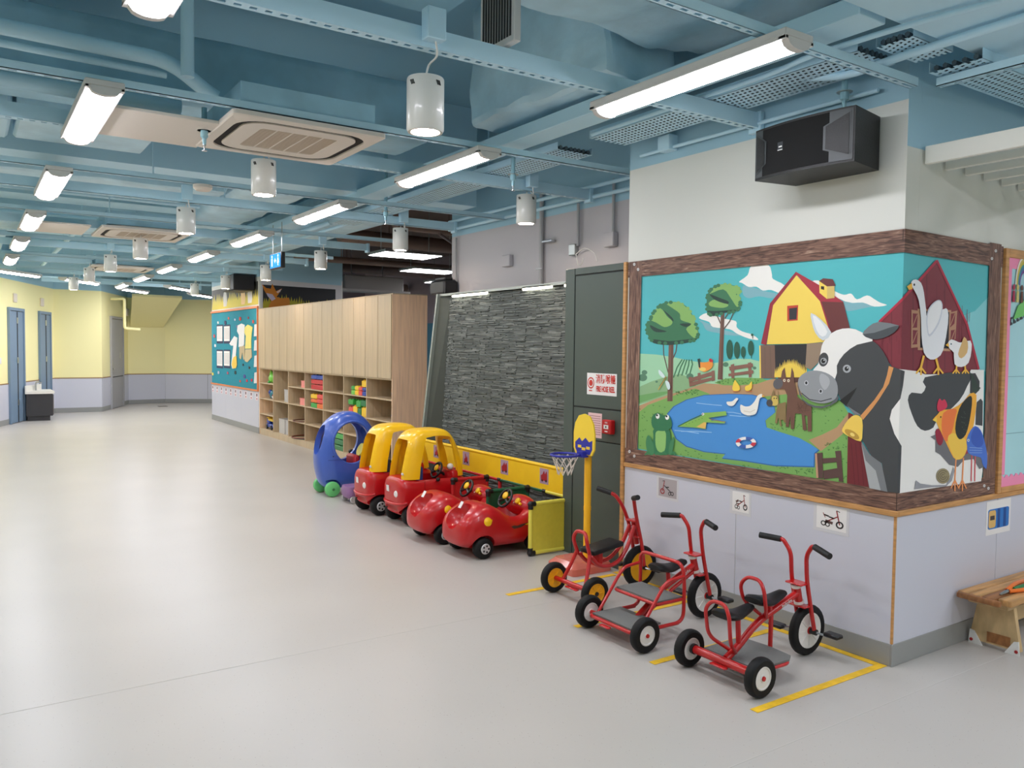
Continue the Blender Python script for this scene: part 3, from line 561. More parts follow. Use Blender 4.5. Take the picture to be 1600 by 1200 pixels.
DUCTS = [(2.93, 3.5, 3.5, 4.95), (2.1, 3.6, .4, 3.45), (1.9, 2.1, 3.2, 3.5), (-3.9, 3.0, 5.3, 6.2), (2.25, 2.95, 7.8, 11.1), (-2.6, 1.15, 6.25, 6.85), (-1.2, 2.2, 8.3, 9), (-.6, 3.3, 12, 12.6), (3.35, 4.3, 8.95, 18), (3.05, 3.3, 2, 12.5), (1.2, 2.2, 4.5, 5.5), (1.2, 2.2, 9.8, 10.9), (.1, .55, 13.2, 16.2)]
def rods(y, xs, z, parent=None):
    for x in xs:
        if not any(a-.05 < x < b_+.05 and c-.05 < y < d+.05 for a, b_, c, d in DUCTS): obj('hanger_rod', B().m(blue).cyl((x, y, z), (x, y, ZS), .006, seg=6), parent)
for i, y in enumerate(YS):
    x1 = 3.89 if 2.2 < y < 4.4 else (4.58 if y > 4.4 else 8.9)
    s_ = strut(y, -3.9 if y < 6 else max(-3.9, -4.0+(y-6)*.374+.2), x1, 2.905, .045, .042, .075, 'slotted_strut', 'slotted blue ceiling strut with round hanger rods, %s counted away from the viewer' % ORD[i-2] if i > 1 else 'slotted blue ceiling strut behind the viewpoint', group='slotted ceiling struts'); rods(y, [x for x in (-2.2, -.6, 1.25, 3.3) if x > -4+(y-6)*.374 or y < 6], 2.95, s_)
for i, y in enumerate(YC):
    x1 = 3.89 if 2.2 < y < 4.4 else (4.55 if y > 4.4 else 8.9)
    s_ = strut(y, -3.9 if y < 6 else max(-3.9, -4.0+(y-6)*.374+.2), x1, 2.905, .06, .085, .06, 'cable_trunking', 'smooth sided blue cable trunking with slotted underside, %s counted away from the viewer' % ORD[i-2] if i > 1 else 'blue cable trunking behind the viewpoint', 'trunking', 'cable trunking runs'); rods(y, [x for x in (-1.6, .2, 2.05, 3.5) if x > -4+(y-6)*.374 or y < 6], 2.99, s_)
    if x1 < 4.7: obj('end_bracket', B().m(blue).box((x1-.03, y-.045, 2.88), (x1+.005, y+.045, 3.0), .003), s_)
# right-hand strut along the depth, conduits beside it
strut(3.97, -2, 2.2, 2.9, .045, .04, .075, 'slotted_strut', 'slotted blue strut running towards the viewer beside the wall corner', along='Y')
def pipe(name, pts, r, label, cat='pipe', m_=None, fil=.12, group=None): return obj(name, B().m(m_ or blue).tube(rounded(pts, fil), r, 10), smooth=60, label=label, cat=cat, group=group)

# linear lamps
body_m = mat('lamp_body_white', (220, 217, 213), .5)
def lamp(x, y, z, ln, along, label, group, lm=None):
    o = empty('linear_lamp', (x, y, z), 0 if along == 'Y' else along, label, 'ceiling light', group); h = ln/2; wd = .088
    arc = [(-wd*.80+2*wd*.80*i/10, -.030*(1-((i-5)/5)**2)**.5-.006) for i in range(11)]
    b = B().m(lm or lampm); b.ring_strip([[(px, -h+.035, pz) for px, pz in arc], [(px, h-.035, pz) for px, pz in arc]], closed_u=False, cap=False); b.flat = True
    d_ = obj('diffuser', b, o, local=True)
    b = B().m(body_m); b.box((-wd, -h, 0), (wd, h, .032), .004)
    for s0 in (-1, 1): b.box((s0*wd, -h, -.012), (s0*wd*.80, h, .004), .002)
    obj('housing', b, o, local=True)
    for s0 in (-1, 1):
        prof = [(-wd, .0), (-wd, -.012)]+[(px, pz-.006) for px, pz in arc]+[(wd, -.012), (wd, 0)]
        obj('end_cap', B().m(body_m).prism([(px, s0*h, pz) for px, pz in prof], (0, -s0*.035, 0)), o, local=True)
    return o
rowR = [2.735+2.325*k for k in range(9)]; rowL = [2.735+2.33*k for k in range(8)]
for k, y in enumerate(rowR[:8]): lamp(2.80, y, 2.855, 1.22, 'Y', 'long white linear lamp, %s in the row passing above the toy cars' % ORD[k], 'linear lamps, right row')
for k, y in enumerate(rowL[:6]): lamp(.585, y, 2.855, 1.22, 'Y', 'long white linear lamp, %s in the row along the left edge' % ORD[k], 'linear lamps, left row')
for (x, y, rz, lb) in ((.78, 17.05, -.62, 'white linear lamp lying slantwise near the left picture edge'), (1.92, 18.35, -.62, 'slantwise white linear lamp in front of the blue-grey doors'), (3.25, 20.6, -.62, 'slantwise white linear lamp before the grey door'), (3.95, 19.1, -.62, 'slantwise white linear lamp beyond the notice-board wall'), (4.9, 21.3, -.62, 'added slantwise white linear lamp in the far right corner')):  # the far right corner lamp is added to brighten the far end
    o = lamp(x, y, 2.855, 1.22, rz, lb, 'slantwise lamps at the far end', lampf); obj('stem', B().m(blue).cyl((0, 0, .03), (0, 0, ZS-2.855), .01, seg=8), o, local=True)
for x, y in ((2.8, .41), (2.8, -1.9), (4.6, -.3), (.585, -1.9), (5.6, -.3), (4.6, -1.7)): lamp(x, y, 2.855, 1.22, 'Y', 'added unseen white linear lamp behind the viewpoint', 'added lamps behind the viewpoint')  # unseen lamps added behind the viewpoint, several placed to brighten the short wall
for y in (3.5, 6.5, 9.5): lamp(-1.65, y, 2.855, 1.22, 'Y', 'white linear lamp left of the photograph', 'lamps left of the picture')
for x, y in ((6.7, .7), (6.7, -1.6)): lamp(x, y, 2.855, 1.22, 'Y', 'added unseen white linear lamp right of the photograph', 'added lamps right of the picture')  # unseen lamps added off to the right to brighten the short wall face

# cylinder downlights hanging from the trunking
dl_m = mat('downlight_white', (222, 222, 216), .3, coat=.3)
def downlight(x, y, zb, label, group):
    o = empty('cylinder_downlight', (x, y, zb), 0, label, 'ceiling light', group); r, h = .083, .235
    obj('can', B().m(dl_m).lathe([(r*.72, .012), (r*.78, 0), (r*.93, 0), (r, .01), (r, h-.006), (r*.96, h), (.001, h)], (x, y, zb), seg=28), o, smooth=50)
    obj('lit_face', B().m(lampd).lathe([(.001, .008), (r*.76, .008), (r*.76, .010), (.001, .010)], (x, y, zb), seg=24), o)
    for a in (0, 1):
        for k in range(3):
            t = math.atan2(-y, -x)+(-.75 if a else .75)+(k-1)*.09; c = V((x+math.cos(t)*r, y+math.sin(t)*r, zb+h*.86)); obj('vent_slot', B().m(gapm).box(c-V((.002, .002, .011)), c+V((.002, .002, .011)), rot=M.Rotation(.4, 3, V((math.cos(t), math.sin(t), 0)))), o)
    obj('junction_box', B().m(blue).box((x-.055, y-.125, 2.925), (x+.035, y-.0615, 3.06), .004), o)
    obj('cord', B().m(white_p).tube([(x, y, zb+h), (x+.012, y-.006, zb+h+.06), (x+.012, y-.08, 2.87), (x+.0, y-.09, 2.93)], .005, 6, smooth=4), o)
for k, y in enumerate(YC[2:9]): downlight(1.71, y+.03, (2.555, 2.63, 2.63, 2.60, 2.62, 2.62, 2.62)[k], 'white cylinder downlight, %s in the row left of the toy cars' % ORD[k], 'downlights, left row')
for k, y in enumerate(YC[3:9]): downlight(3.89, y+.02, (2.64, 2.64, 2.62, 2.62, 2.62, 2.62)[k], 'white cylinder downlight, %s in the row beside the stone wall and cabinets' % ORD[k], 'downlights, right row')

# ceiling cassettes
cas_m = mat('cassette_cream', (228, 219, 207), .5); slat_m = mat('cassette_grille', (206, 190, 170), .55); slot_m = mat('cassette_slot_shade', (22, 19, 17), .8)
def rsq(h, r, k=6):
    out = []
    for cx_, cy_, a0 in ((h-r, h-r, 0), (-h+r, h-r, PI/2), (-h+r, -h+r, PI), (h-r, -h+r, 1.5*PI)): out += [(cx_+r*math.cos(a0+PI/2*i/k), cy_+r*math.sin(a0+PI/2*i/k)) for i in range(k+1)]
    return out
def cassette(x, y, z, h, label):
    o = empty('ceiling_cassette', (x, y, z), 0, label, 'air conditioner', 'ceiling cassettes')
    def ringplate(h0, r0, h1, r1, za, zb_, mt, nm):
        A_, B_ = rsq(h0, r0), rsq(h1, r1); b = B().m(mt); n = len(A_); vs = [(x+p[0], y+p[1], za) for p in A_]+[(x+p[0], y+p[1], zb_) for p in B_]
        b.faces(vs, [[i, (i+1) % n, n+(i+1) % n, n+i] for i in range(n)]); return obj(nm, b, o, smooth=0)
    b = B().m(cas_m); b.ring_strip([[(x+p[0], y+p[1], z+.03) for p in rsq(h, .03)], [(x+p[0], y+p[1], z+.006) for p in rsq(h, .03)], [(x+p[0], y+p[1], z) for p in rsq(h-.008, .03)], [(x+p[0], y+p[1], z) for p in rsq(h*.86, .17)], [(x+p[0], y+p[1], z+.05) for p in rsq(h*.85, .17)]], cap=False); obj('fascia', b, o, smooth=30)
    ringplate(h*.87, .17, h*.70, .10, z+.010, z+.010, slot_m, 'air_slot_shade')  # black sheet close behind the fascia stands in for shade in the slot
    b = B().m(cas_m); b.ring_strip([[(x+p[0], y+p[1], z+.05) for p in rsq(h*.765, .14)], [(x+p[0], y+p[1], z+.002) for p in rsq(h*.76, .14)], [(x+p[0], y+p[1], z) for p in rsq(h*.52, .03)], [(x+p[0], y+p[1], z+.012) for p in rsq(h*.51, .03)]], cap=False); obj('inner_frame', b, o, smooth=30)
    g = h*.515; obj('grille_back', B().m(mat('grille_dark', (70, 62, 54), .7)).box((x-g, y-g, z+.016), (x+g, y+g, z+.02)), o)
    for i in range(26): yy = y-g+2*g*(i+.5)/26; obj('grille_slat', B().m(slat_m).box((x-g, yy-g/38, z+.003), (x+g, yy+g/38, z+.014)), o, smooth=0)
    for i in range(1, 5): xx = x-g+2*g*i/5; obj('grille_bar', B().m(cas_m).box((xx-.004, y-g, z+.001), (xx+.004, y+g, z+.008)), o, smooth=0)
    obj('unit_box', B().m(blue_dk).box((x-h*.88, y-h*.88, z+.052), (x+h*.88, y+h*.88, z+.2)), o, smooth=0)
cassette(1.68, 5.02, 2.86, .455, 'cream four-way ceiling cassette nearest the viewer beside a blank panel')
cassette(1.72, 10.35, 2.87, .47, 'cream ceiling cassette farther back behind the second hanging downlights')
cassette(2.2, 15.3, 2.87, .47, 'smallest looking cream ceiling cassette at the far end')
b = B().m(cas_m); b.box((.66, 4.86, 2.865), (1.25, 5.52, 2.885), .003); pn = obj('blank_ceiling_panel', b, smooth=0, label='plain cream blank panel hanging beside the nearest cassette', cat='panel')
b = B().m(cas_m); b.box((.5, 9.9, 2.87), (1.15, 10.75, 2.89), .003); obj('blank_ceiling_panel', b, smooth=0, label='plain cream blank panel beside the farther cassette', cat='panel')

# beam, trays and ducts
lab = lambda n, b, l, c, g=None, s=40: obj(n, b, smooth=s, label=l, cat=c, group=g)
lab('box_trunk', B().m(blue).box((3.08, 2.05, 2.995), (3.27, 12.5, 3.08), .004), 'blue box trunk running away above the right lamp row', 'duct')
lab('flat_trunking_duct', B().m(blue).box((2.9, 1.45, 3.0), (8.9, 2.02, 3.075), .004), 'wide blue trunk crossing at the top right', 'duct')
lab('flat_trunking_duct', B().m(blue).box((4.4, .55, 3.02), (8.9, .8, 3.12), .004), 'narrow blue trunk in the top right corner', 'duct')
def crinkle(b, amp, cuts=5):
    bmesh.ops.subdivide_edges(b.bm, edges=[e for e in b.bm.edges if e.calc_length() > .15], cuts=cuts*2, use_grid_fill=True)
    for v in b.bm.verts: v.co += (NZ.noise_vector(v.co*3.1)*1.6+NZ.noise_vector(v.co*8)*.8)*amp
    return b
lab('wrapped_duct', crinkle(B().m(foil).box((2.93, 3.5, 3.12), (3.5, 4.95, 3.95), .05, seg=2), .022, 7), 'foil wrapped blue duct sagging above the right lamp row', 'duct', s=25)
lab('wrapped_duct', crinkle(B().m(foil).box((2.15, .4, 3.30), (3.6, 3.45, 3.98), .06, seg=2), .026, 9), 'large crinkled blue duct overhead at the top of the picture', 'duct', s=25)
ga, gb, gc = onx(753, 80, 2.09), onx(799, 54, 2.09), onx(750, -25, 2.09)
gr = empty('duct_grille', (2.1, (ga.y+gb.y)/2, ga.z), label='white slatted air grille on the overhead duct', cat='vent'); obj('frame', B().m(body_m).box((2.092, gb.y-.02, ga.z-.03), (2.13, ga.y+.02, gc.z), .004), gr)
for i in range(11): yy = gb.y+(ga.y-gb.y)*(i+.5)/11; obj('slat', B().m(gapm).box((2.089, yy-(ga.y-gb.y)/36, ga.z), (2.0918, yy+(ga.y-gb.y)/36, gc.z-.02)), gr, smooth=0)
lab('rectangular_duct', crinkle(B().m(blue_dk).box((-3.9, 5.62, 3.17), (3.0, 6.2, 3.62), .06, seg=2), .006, 9), 'long dark blue duct running crosswise behind the nearest cassette', 'duct', s=30)
lab('wrapped_duct', crinkle(B().m(foil).box((2.25, 7.8, 3.1), (2.95, 11.1, 3.5), .12, seg=3), .01, 6), 'rounded wrapped duct running away behind the right lamp row', 'duct', s=30)
lab('rectangular_duct', B().m(foil).box((.3, 6.25, 3.06), (1.15, 6.85, 3.4), .02), 'pale box duct with flat underside behind the second left lamp', 'duct')
lab('rectangular_duct', B().m(blue).box((-2.6, 6.25, 3.05), (.27, 6.85, 3.4), .02), 'pale box duct continuing to the left picture edge', 'duct')
for i, (y, z) in enumerate(((7.25, 3.06), (11.2, 3.36), (14.6, 3.36), (18.8, 3.15))): lab('cross_beam', B().m(blue).box((max(-3.9, -3.9+(y-6)*.374), y, z), (4.4 if y < 18.3 else 5.5, y+.5, ZS)), 'blue downstand beam under the slab, %s from the viewer' % ORD[i], 'beam', 'crosswise slab beams')
lab('slab_beam', B().m(slab_m).box((-3.9, 4.4, 3.75), (2.6, 4.75, ZS)), 'blue slab beam above the nearest cassette', 'beam')
lab('square_duct', crinkle(B().m(foil).box((-1.2, 8.3, 3.1), (2.2, 9.0, 3.34), .05, seg=2), .012, 7), 'crumpled wrapped duct crossing above the farther cassette', 'duct', s=30)
lab('square_duct', crinkle(B().m(foil).box((-.6, 12.0, 3.1), (3.3, 12.6, 3.34), .05, seg=2), .012, 7), 'crumpled wrapped duct crossing beyond the farther cassette', 'duct', s=30)
lab('square_duct', crinkle(B().m(foil).box((3.35, 8.95, 3.1), (4.3, 18, 3.34), .05, seg=2), .012, 7), 'long wrapped duct running above the storage cabinet', 'duct', s=30)
lab('square_duct', B().m(blue).box((.15, 13.2, 3.1), (.5, 16.2, 3.3), .02), 'slim blue duct over the yellow wall side', 'duct')
pipe('drain_pipe', [(-3.8, 4.75, 3.19), (.95, 4.8, 3.15), (1.14, 4.82, 3.03), (1.2, 4.82, 3.0)], .042, 'thick blue pipe with an S bend left of the nearest cassette')
pipe('thin_pipe', [(-3.8, 4.86, 3.14), (.95, 4.9, 3.10)], .02, 'thin blue pipe strapped below the bent pipe')
pipe('water_pipe', [(-3.8, 5.56, 3.1), (1.15, 5.5, 3.1)], .05, 'straight blue pipe below the long dark duct')
pipe('riser_pipe', [(1.02, 4.7, 3.05), (1.02, 4.7, 4.04)], .035, 'short upright blue pipe beside the bent pipe')
for k, (y, z, r) in enumerate(((9.5, 3.16, .03), (11.5, 3.16, .04), (13.0, 3.16, .03), (16.6, 3.16, .05), (17.6, 3.16, .03), (19.6, 3.16, .04))): pipe('cross_pipe', [(max(-.2, -4.1+(y-6)*.374+.25), y, z), (2.2 if y < 11.2 else 3.3, y+.1, z)], r, 'blue pipe crossing the far ceiling, %s from the viewer' % ORD[k], group='far crosswise pipes')
for k, (x, r) in enumerate(((1.2, .03), (2.6, .04), (3.55, .03), (3.75, .02))): pipe('long_pipe', [(x, 9.1 if x > 3.3 else 11.1, 3.045), (x, 18.6, 3.045)], r, 'blue pipe running away over the hall, %s from the left' % ORD[k].replace('nearest', 'first'), group='lengthwise pipes')
pipe('conduit', [(3.585, 1.0, 2.972), (3.62, 2.24, 2.972), (3.66, 2.5, 2.972), (3.6, 2.9, 3.06)], .02, 'blue conduit running towards the viewer above the loudspeaker')
pipe('flexible_conduit', [(3.4, 1.5, 2.98), (3.3, 2.0, 2.975), (3.3, 2.45, 2.985), (3.42, 2.75, 3.01), (3.43, 4.2, 3.01)], .013, 'pale conduit lying along the perforated tray')
pipe('wall_conduit', [(3.86, 2.45, 2.93), (3.86, 4.2, 2.93)], .012, 'thin blue conduit fixed to the wall above the mural', fil=.05)
def tray(name, x0, x1, y0, y1, z, label):
    """perforated tray: a folded sheet with rows of punched slots (left open)"""
    b = B().m(blue); nx = 7; px = (x1-x0)/(nx*2+1); py = .032; ny = int((y1-y0)/py)
    for i in range(nx+1): b.box((x0+i*2*px, y0, z), (x0+i*2*px+px, y1, z+.002))
    for i in range(nx):
        for j in range(ny):
            yy = y0+j*py+(i % 2)*py*.5; b.faces([(x0+(2*i+1)*px, yy, z), (x0+(2*i+2)*px, yy+.006, z), (x0+(2*i+2)*px, yy+.021, z), (x0+(2*i+1)*px, yy+.015, z)], [[0, 1, 2, 3]])
    b.box((x0, y0, z), (x0+.002, y1, z+.05)); b.box((x1-.002, y0, z), (x1, y1, z+.05)); b.flat = True
    o = lab(name, b, label, 'cable tray', s=0)
    for k in range(7): xx = x0+.03+k*(x1-x0-.06)/6; obj('cable', B().m(mat('slate_cable', (74, 92, 102), .6)).tube([(xx+.008*math.sin(j*1.7+k), y0+(y1-y0)*j/8, z+.018) for j in range(9)], .014, 6), o)
    return o
tray('perforated_tray', 3.45, 3.76, 2.3, 4.25, 2.995, 'perforated blue cable tray above the mural wall')
tray('perforated_tray', 3.45, 3.76, 4.6, 8.9, 2.995, 'perforated blue cable tray farther along above the stone wall')
def trayx(name, x0, x1, y0, y1, z, label):
    b = B().m(blue); n = 6; py = (y1-y0)/(n*2+1); px = .034
    for i in range(n+1): b.box((x0, y0+i*2*py, z), (x1, y0+i*2*py+py, z+.002))
    for i in range(n):
        for j in range(int((x1-x0)/px)):
            xx = x0+j*px+(i % 2)*px*.5; b.faces([(xx, y0+(2*i+1)*py, z), (xx+.02, y0+(2*i+1)*py, z), (xx+.026, y0+(2*i+2)*py, z), (xx+.006, y0+(2*i+2)*py, z)], [[0, 1, 2, 3]])
    b.box((x0, y0, z), (x1, y0+.002, z+.05)); b.box((x0, y1-.002, z), (x1, y1, z+.05)); b.flat = True; o = lab(name, b, label, 'cable tray', s=0)
    for k in range(5): yy = y0+.03+k*(y1-y0-.06)/4; obj('cable', B().m(mat('slate_cable', (74, 92, 102), .6)).tube([(x0+(x1-x0)*j/6, yy+.006*math.sin(j*1.7+k), z+.018) for j in range(7)], .013, 6), o)
    return o
trayx('perforated_tray', 3.5, 3.83, 2.06, 2.24, 3.0, 'short perforated tray plate above the loudspeaker')
trayx('perforated_tray', 3.88, 6.2, 1.95, 2.2, 2.95, 'perforated tray leading right above the white slatted canopy')
def sprinkler(x, y, z, label):
    o = empty('sprinkler', (x, y, z), 0, label, 'sprinkler', 'sprinkler heads'); obj('drop_pipe', B().m(mat('pale_blue_pipe', (150, 196, 210), .4)).lathe([(.016, ZS-z if x > 3.28 and y > 4 else .22), (.016, .09), (.022, .09), (.022, .05), (.012, .04), (.01, .0)], (x, y, z), seg=12), o)
    obj('deflector', B().m(steel).lathe([(.002, -.035), (.016, -.033), (.016, -.030), (.004, -.03), (.004, -.0), (.011, 0), (.011, .004), (.001, .004)], (x, y, z), seg=12), o); obj('rosette', B().m(alu).lathe([(.01, .085), (.04, .085), (.04, .088), (.01, .088)], (x, y, z), seg=14), o)
sprinkler(1.19, 5.06, 2.78, 'sprinkler head below the blank panel by the nearest cassette'); sprinkler(3.8, 2.6, 2.86, 'sprinkler head left of the loudspeaker top'); sprinkler(3.38, 5.05, 2.80, 'sprinkler head beside the second right lamp'); sprinkler(3.33, 7.14, 2.80, 'sprinkler head beside the third right lamp')
o = empty('smoke_detector', (1.66, 6.55, 2.86), label='round tan smoke detector disc on a strut', cat='detector'); obj('base', B().m(cas_m).lathe([(.001, .045), (.075, .045), (.075, .02), (.055, 0), (.001, 0)], (1.62, 6.95, 2.855), seg=20), o)
# exit style direction sign
sg = empty('washroom_sign', (3.02, 9.4, 2.55), label='blue lit washroom sign hanging from the ceiling', cat='sign'); sb = em('lit_blue_sign', (70, 160, 250), 1.6); sw = em('lit_white_mark', (225, 240, 255), 2.0)
SX0 = 3.0; 
obj('sign_box', B().m(black_p).box((SX0, 9.22, 2.5), (SX0+.05, 9.62, 2.68), .004), sg); obj('face', B().m(sb).box((SX0-.004, 9.235, 2.512), (SX0-.001, 9.605, 2.668)), sg)
for yy, sk in ((9.53, 0), (9.31, 1)):
    b = B().m(sw); b.prism([(SX0-.006, yy+.016*math.cos(t), 2.642+.016*math.sin(t)) for t in [i*PI/5 for i in range(10)]], (.002, 0, 0))
    b.prism([(SX0-.006, yy+dy, zz) for dy, zz in (((-.02, 2.62), (.02, 2.62), (.02, 2.57), (.012, 2.53), (-.012, 2.53), (-.02, 2.57)) if not sk else ((-.012, 2.62), (.012, 2.62), (.034, 2.56), (.012, 2.56), (.012, 2.53), (-.012, 2.53), (-.012, 2.56), (-.034, 2.56)))], (.002, 0, 0)); obj('pictogram', b, sg)
b = B().m(sw); b.prism([(SX0-.006, yy, zz) for yy, zz in ((9.45, 2.59), (9.415, 2.62), (9.415, 2.60), (9.385, 2.60), (9.385, 2.58), (9.415, 2.58), (9.415, 2.56))], (.002, 0, 0)); obj('arrow', b, sg)
for yy in (9.26, 9.58): obj('sign_rod', B().m(alu).cyl((SX0+.025, yy, 2.68), (SX0+.025, yy, 3.02), .005, seg=6), sg)

# ---------------------------------------------------------------- hose reel cupboard wall
HX = 3.93
hw = obj('wall_hose_cupboard', B().m(hose_m).box((HX, 4.384, 0), (4.62, 5.10, 2.225)), smooth=0, kind='structure')
def plate(nm, y0, y1, z0, z1, mt, parent, X=HX, th=.006, bev=.002): return obj(nm, B().m(mt).box((X-th, y0, z0), (X, y1, z1), bev), parent, smooth=0)
obj('gap', B().m(gapm).box((HX-.003, 4.39, .12), (HX-.0005, 4.985, 2.18)), hw, smooth=0)
plate('cupboard_door', 4.392, 4.975, 1.165, 2.165, hose_m, hw, th=.008); plate('cupboard_door', 4.392, 4.975, .92, 1.155, hose_m, hw, th=.008); plate('cupboard_door', 4.392, 4.975, .12, .912, hose_m, hw, th=.008)
plate('side_stile', 4.985, 5.10, .0, 2.225, hose_m, hw, th=.010); plate('top_rail', 4.386, 4.98, 2.175, 2.225, hose_m, hw, th=.010)
red_s = mat('sign_red', (206, 52, 44), .5)
sg = empty('hose_reel_sign', (HX-.01, 4.645, 1.27), label='white sign with red FIRE HOSE REEL lettering on the dark cupboard', cat='sign'); plate('sign_plate', 4.475, 4.815, 1.262, 1.425, paper, sg, HX-.0085, .002, 0)
b = B().m(red_s); oc = V((HX-.0112, 4.768, 1.35)); A1 = [oc+V((0, .04*math.cos(t), .06*math.sin(t)*.72)) for t in [i*2*PI/20 for i in range(20)]]; A2 = [oc+(p-oc)*.78 for p in A1]
b.faces(A1+A2, [[i, (i+1) % 20, 20+(i+1) % 20, 20+i] for i in range(20)]); b.prism([oc+(p-oc)*.55 for p in A1], (-.0004, 0, 0)); b.box((HX-.0116, 4.752, 1.288), (HX-.0112, 4.790, 1.296)); b.flat = True; obj('reel_symbol', b, sg, smooth=0)
text('sign_lettering', '消防喉轆', .072, (HX-.0115, 4.6, 1.378), (0, -1, 0), (0, 0, 1), red_s, sg, .0004, xs=.78, bold=.012); text('sign_lettering', 'FIRE HOSE REEL', .058, (HX-.0115, 4.6, 1.306), (0, -1, 0), (0, 0, 1), red_s, sg, .0008, xs=.52, bold=.03)
nt_ = empty('notice_sheet', (HX-.01, 4.71, .95), label='pinkish printed notice sheet behind the hoop backboard', cat='notice'); plate('sheet', 4.635, 4.795, .94, 1.125, mat('pink_paper', (232, 196, 196), .7), nt_, HX-.0085, .0015, 0)
for i in range(9): plate('text_line', 4.65, 4.78-(i % 3)*.012, 1.10-i*.017, 1.105-i*.017, mat('grey_print', (170, 120, 124), .7), nt_, HX-.0101, .0003, 0)
cp = empty('fire_call_point', (HX-.03, 4.535, .99), label='red break-glass fire alarm call point on the dark cupboard', cat='alarm'); plate('case', 4.485, 4.588, .985, 1.088, mat('alarm_red', (190, 24, 28), .4), cp, HX-.008, .045, .006); plate('glass_plate', 4.51, 4.563, 1.022, 1.052, white_p, cp, HX-.053, .002, .001)
text('case_lettering', 'FIRE', .017, (HX-.0532, 4.536, 1.068), (0, -1, 0), (0, 0, 1), white_p, cp, .0004); plate('arrow_mark', 4.53, 4.542, 1.03, 1.044, gapm, cp, HX-.055, .0004, 0); plate('case_mark', 4.52, 4.552, 1.0, 1.008, white_p, cp, HX-.053, .0004, 0)

# ---------------------------------------------------------------- leaning stone-clad wall
LX0, LX1, LZ, LY0, LY1 = 4.30, 4.43, 2.17, 5.105, 7.86
lean = math.atan2(LX1-LX0, LZ)
st = obj('wall_stone', B().m(hose_m).prism([(LX0+.03, LY0, 0), (4.6, LY0, 0), (4.6, LY0, LZ), (LX1+.03, LY0, LZ)], (0, LY1-LY0, 0)), smooth=0, kind='structure')
stone_ms = [mat('grey_slate_%d' % i, c, .75, noise=.3, nscale=26, bump=.4, bscale=60, stretch=(1, .35, 3)) for i, c in enumerate(((126, 133, 130), (104, 111, 108), (146, 152, 148), (114, 120, 118)))]
rnd = random.Random(21); variants = []
TW, TH = .55, .155
for k in range(7):
    b = B(); nrow = 15; zz = 0
    for r in range(nrow):
        h = TH/nrow; y = 0
        while y < TW-.002:
            l_ = min(rnd.choice((.08, .14, .2, .3)), TW-y); l_ = TW-y if TW-y-l_ < .04 else l_; dp = rnd.uniform(.006, .025)
            b.m(stone_ms[rnd.choice((0, 0, 1, 2, 3, 3))]); b.box((-dp, y+.001, zz+.0011), (.0, y+l_-.001, zz+h-.0015)); y += l_
        zz += h
    me = bpy.data.meshes.new('stone_tile'); b.bm.to_mesh(me); b.bm.free()
    for m_ in b.mats: me.materials.append(m_)
    variants.append(me)
nr = int(LZ/TH)
for r in range(nr+1):
    off = (0, .27, .13, .4)[r % 4]; y = LY0-off
    while y < LY1-.01:
        if y >= LY0-.3 and y+TW > LY0+.08:
            o = bpy.data.objects.new('stone_tile', variants[rnd.randrange(7)]); col.objects.link(o); o.parent = st
            y0_, y1_ = max(y, LY0+.003), min(y+TW, LY1-.003); o.scale = (1, (y1_-y0_)/TW, 1 if r < nr else (LZ-nr*TH)/TH*math.cos(lean)+.001); zq = r*TH*math.cos(lean)
            o.location = V((LX0+.03+math.tan(lean)*zq, y0_, zq))-WORLD[st.name]; o.rotation_euler = (0, lean, 0)
        y += TW
# side frame of the leaning wall and its head
fr = mat('grey_green_frame', (150, 160, 154), .4, metal=.2)
obj('side_frame', B().m(fr).prism([(4.12, LY1+.16, 0), (4.16, LY1+.16, 0), (4.415, LY1+.16, 2.2), (4.375, LY1+.16, 2.2)], (0, .03, 0)), st, smooth=0)
obj('side_frame', B().m(hose_m).prism([(4.16, LY1+.165, 0), (4.6, LY1+.165, 0), (4.6, LY1+.165, 2.2), (4.415, LY1+.165, 2.2)], (0, .02, 0)), st, smooth=0)
obj('return_panel', B().m(mat('dark_return', (70, 76, 70), .5)).prism([(LX0+.03, LY1+.001, 0), (4.155, LY1+.16, 0), (4.41, LY1+.16, 2.19), (LX1+.03, LY1+.001, 2.17)], (.03, .012, 0)), st, smooth=0)
obj('head_cover', B().m(alu).box((4.40, LY0+.0, 2.175), (4.598, LY1+.16, 2.2)), st, smooth=0)
for k, (p0, p1) in enumerate(((5.14, 5.75), (5.95, 6.4), (7.05, 7.75))):
    o = empty('led_strip', (4.4, (p0+p1)/2, 2.16), label='thin lit strip lamp at the stone wall head, %s' % ('nearest the dark cupboard', 'the middle one', 'nearest the storage cabinet')[k], cat='strip light', group='stone wall strip lamps')
    obj('tube', B().m(lamps).cyl((4.415, p0, 2.165), (4.415, p1, 2.165), .013, seg=8), o); obj('holder', B().m(alu).box((4.40, p0, 2.176), (4.43, p1, 2.186)), o, smooth=0)
# grey wall above
gw = B()
for z0, z1, mt in ((0, ZB, grey_w), (ZB, ZS, blue_w)): gw.m(mt).box((4.62, 4.35, z0), (4.75, 8.14, z1))
gw = obj('wall_grey', gw, smooth=0, kind='structure')
grey_p = mat('grey_conduit', (176, 176, 178), .45)
def gwpx(x, y, X=4.6): return onx(x, y, X)
def wallbox(nm, pa, pb, th, label, mt=white_p, cat='box'):
    a, c = gwpx(*pa, 4.62), gwpx(*pb, 4.62); return obj(nm, B().m(mt).box((4.62-th, a.y, a.z), (4.619, c.y, c.z), .006), smooth=30, label=label, cat=cat)
wallbox('junction_box', (790, 400), (802, 416), .05, 'small white box alone on the grey wall', grey_w); wallbox('junction_box', (895, 383), (904, 399), .05, 'metal socket box with loose wires on the grey wall', alu); wallbox('junction_box', (951, 365), (966, 385), .06, 'white box hanging below a conduit by the white wall', grey_w)
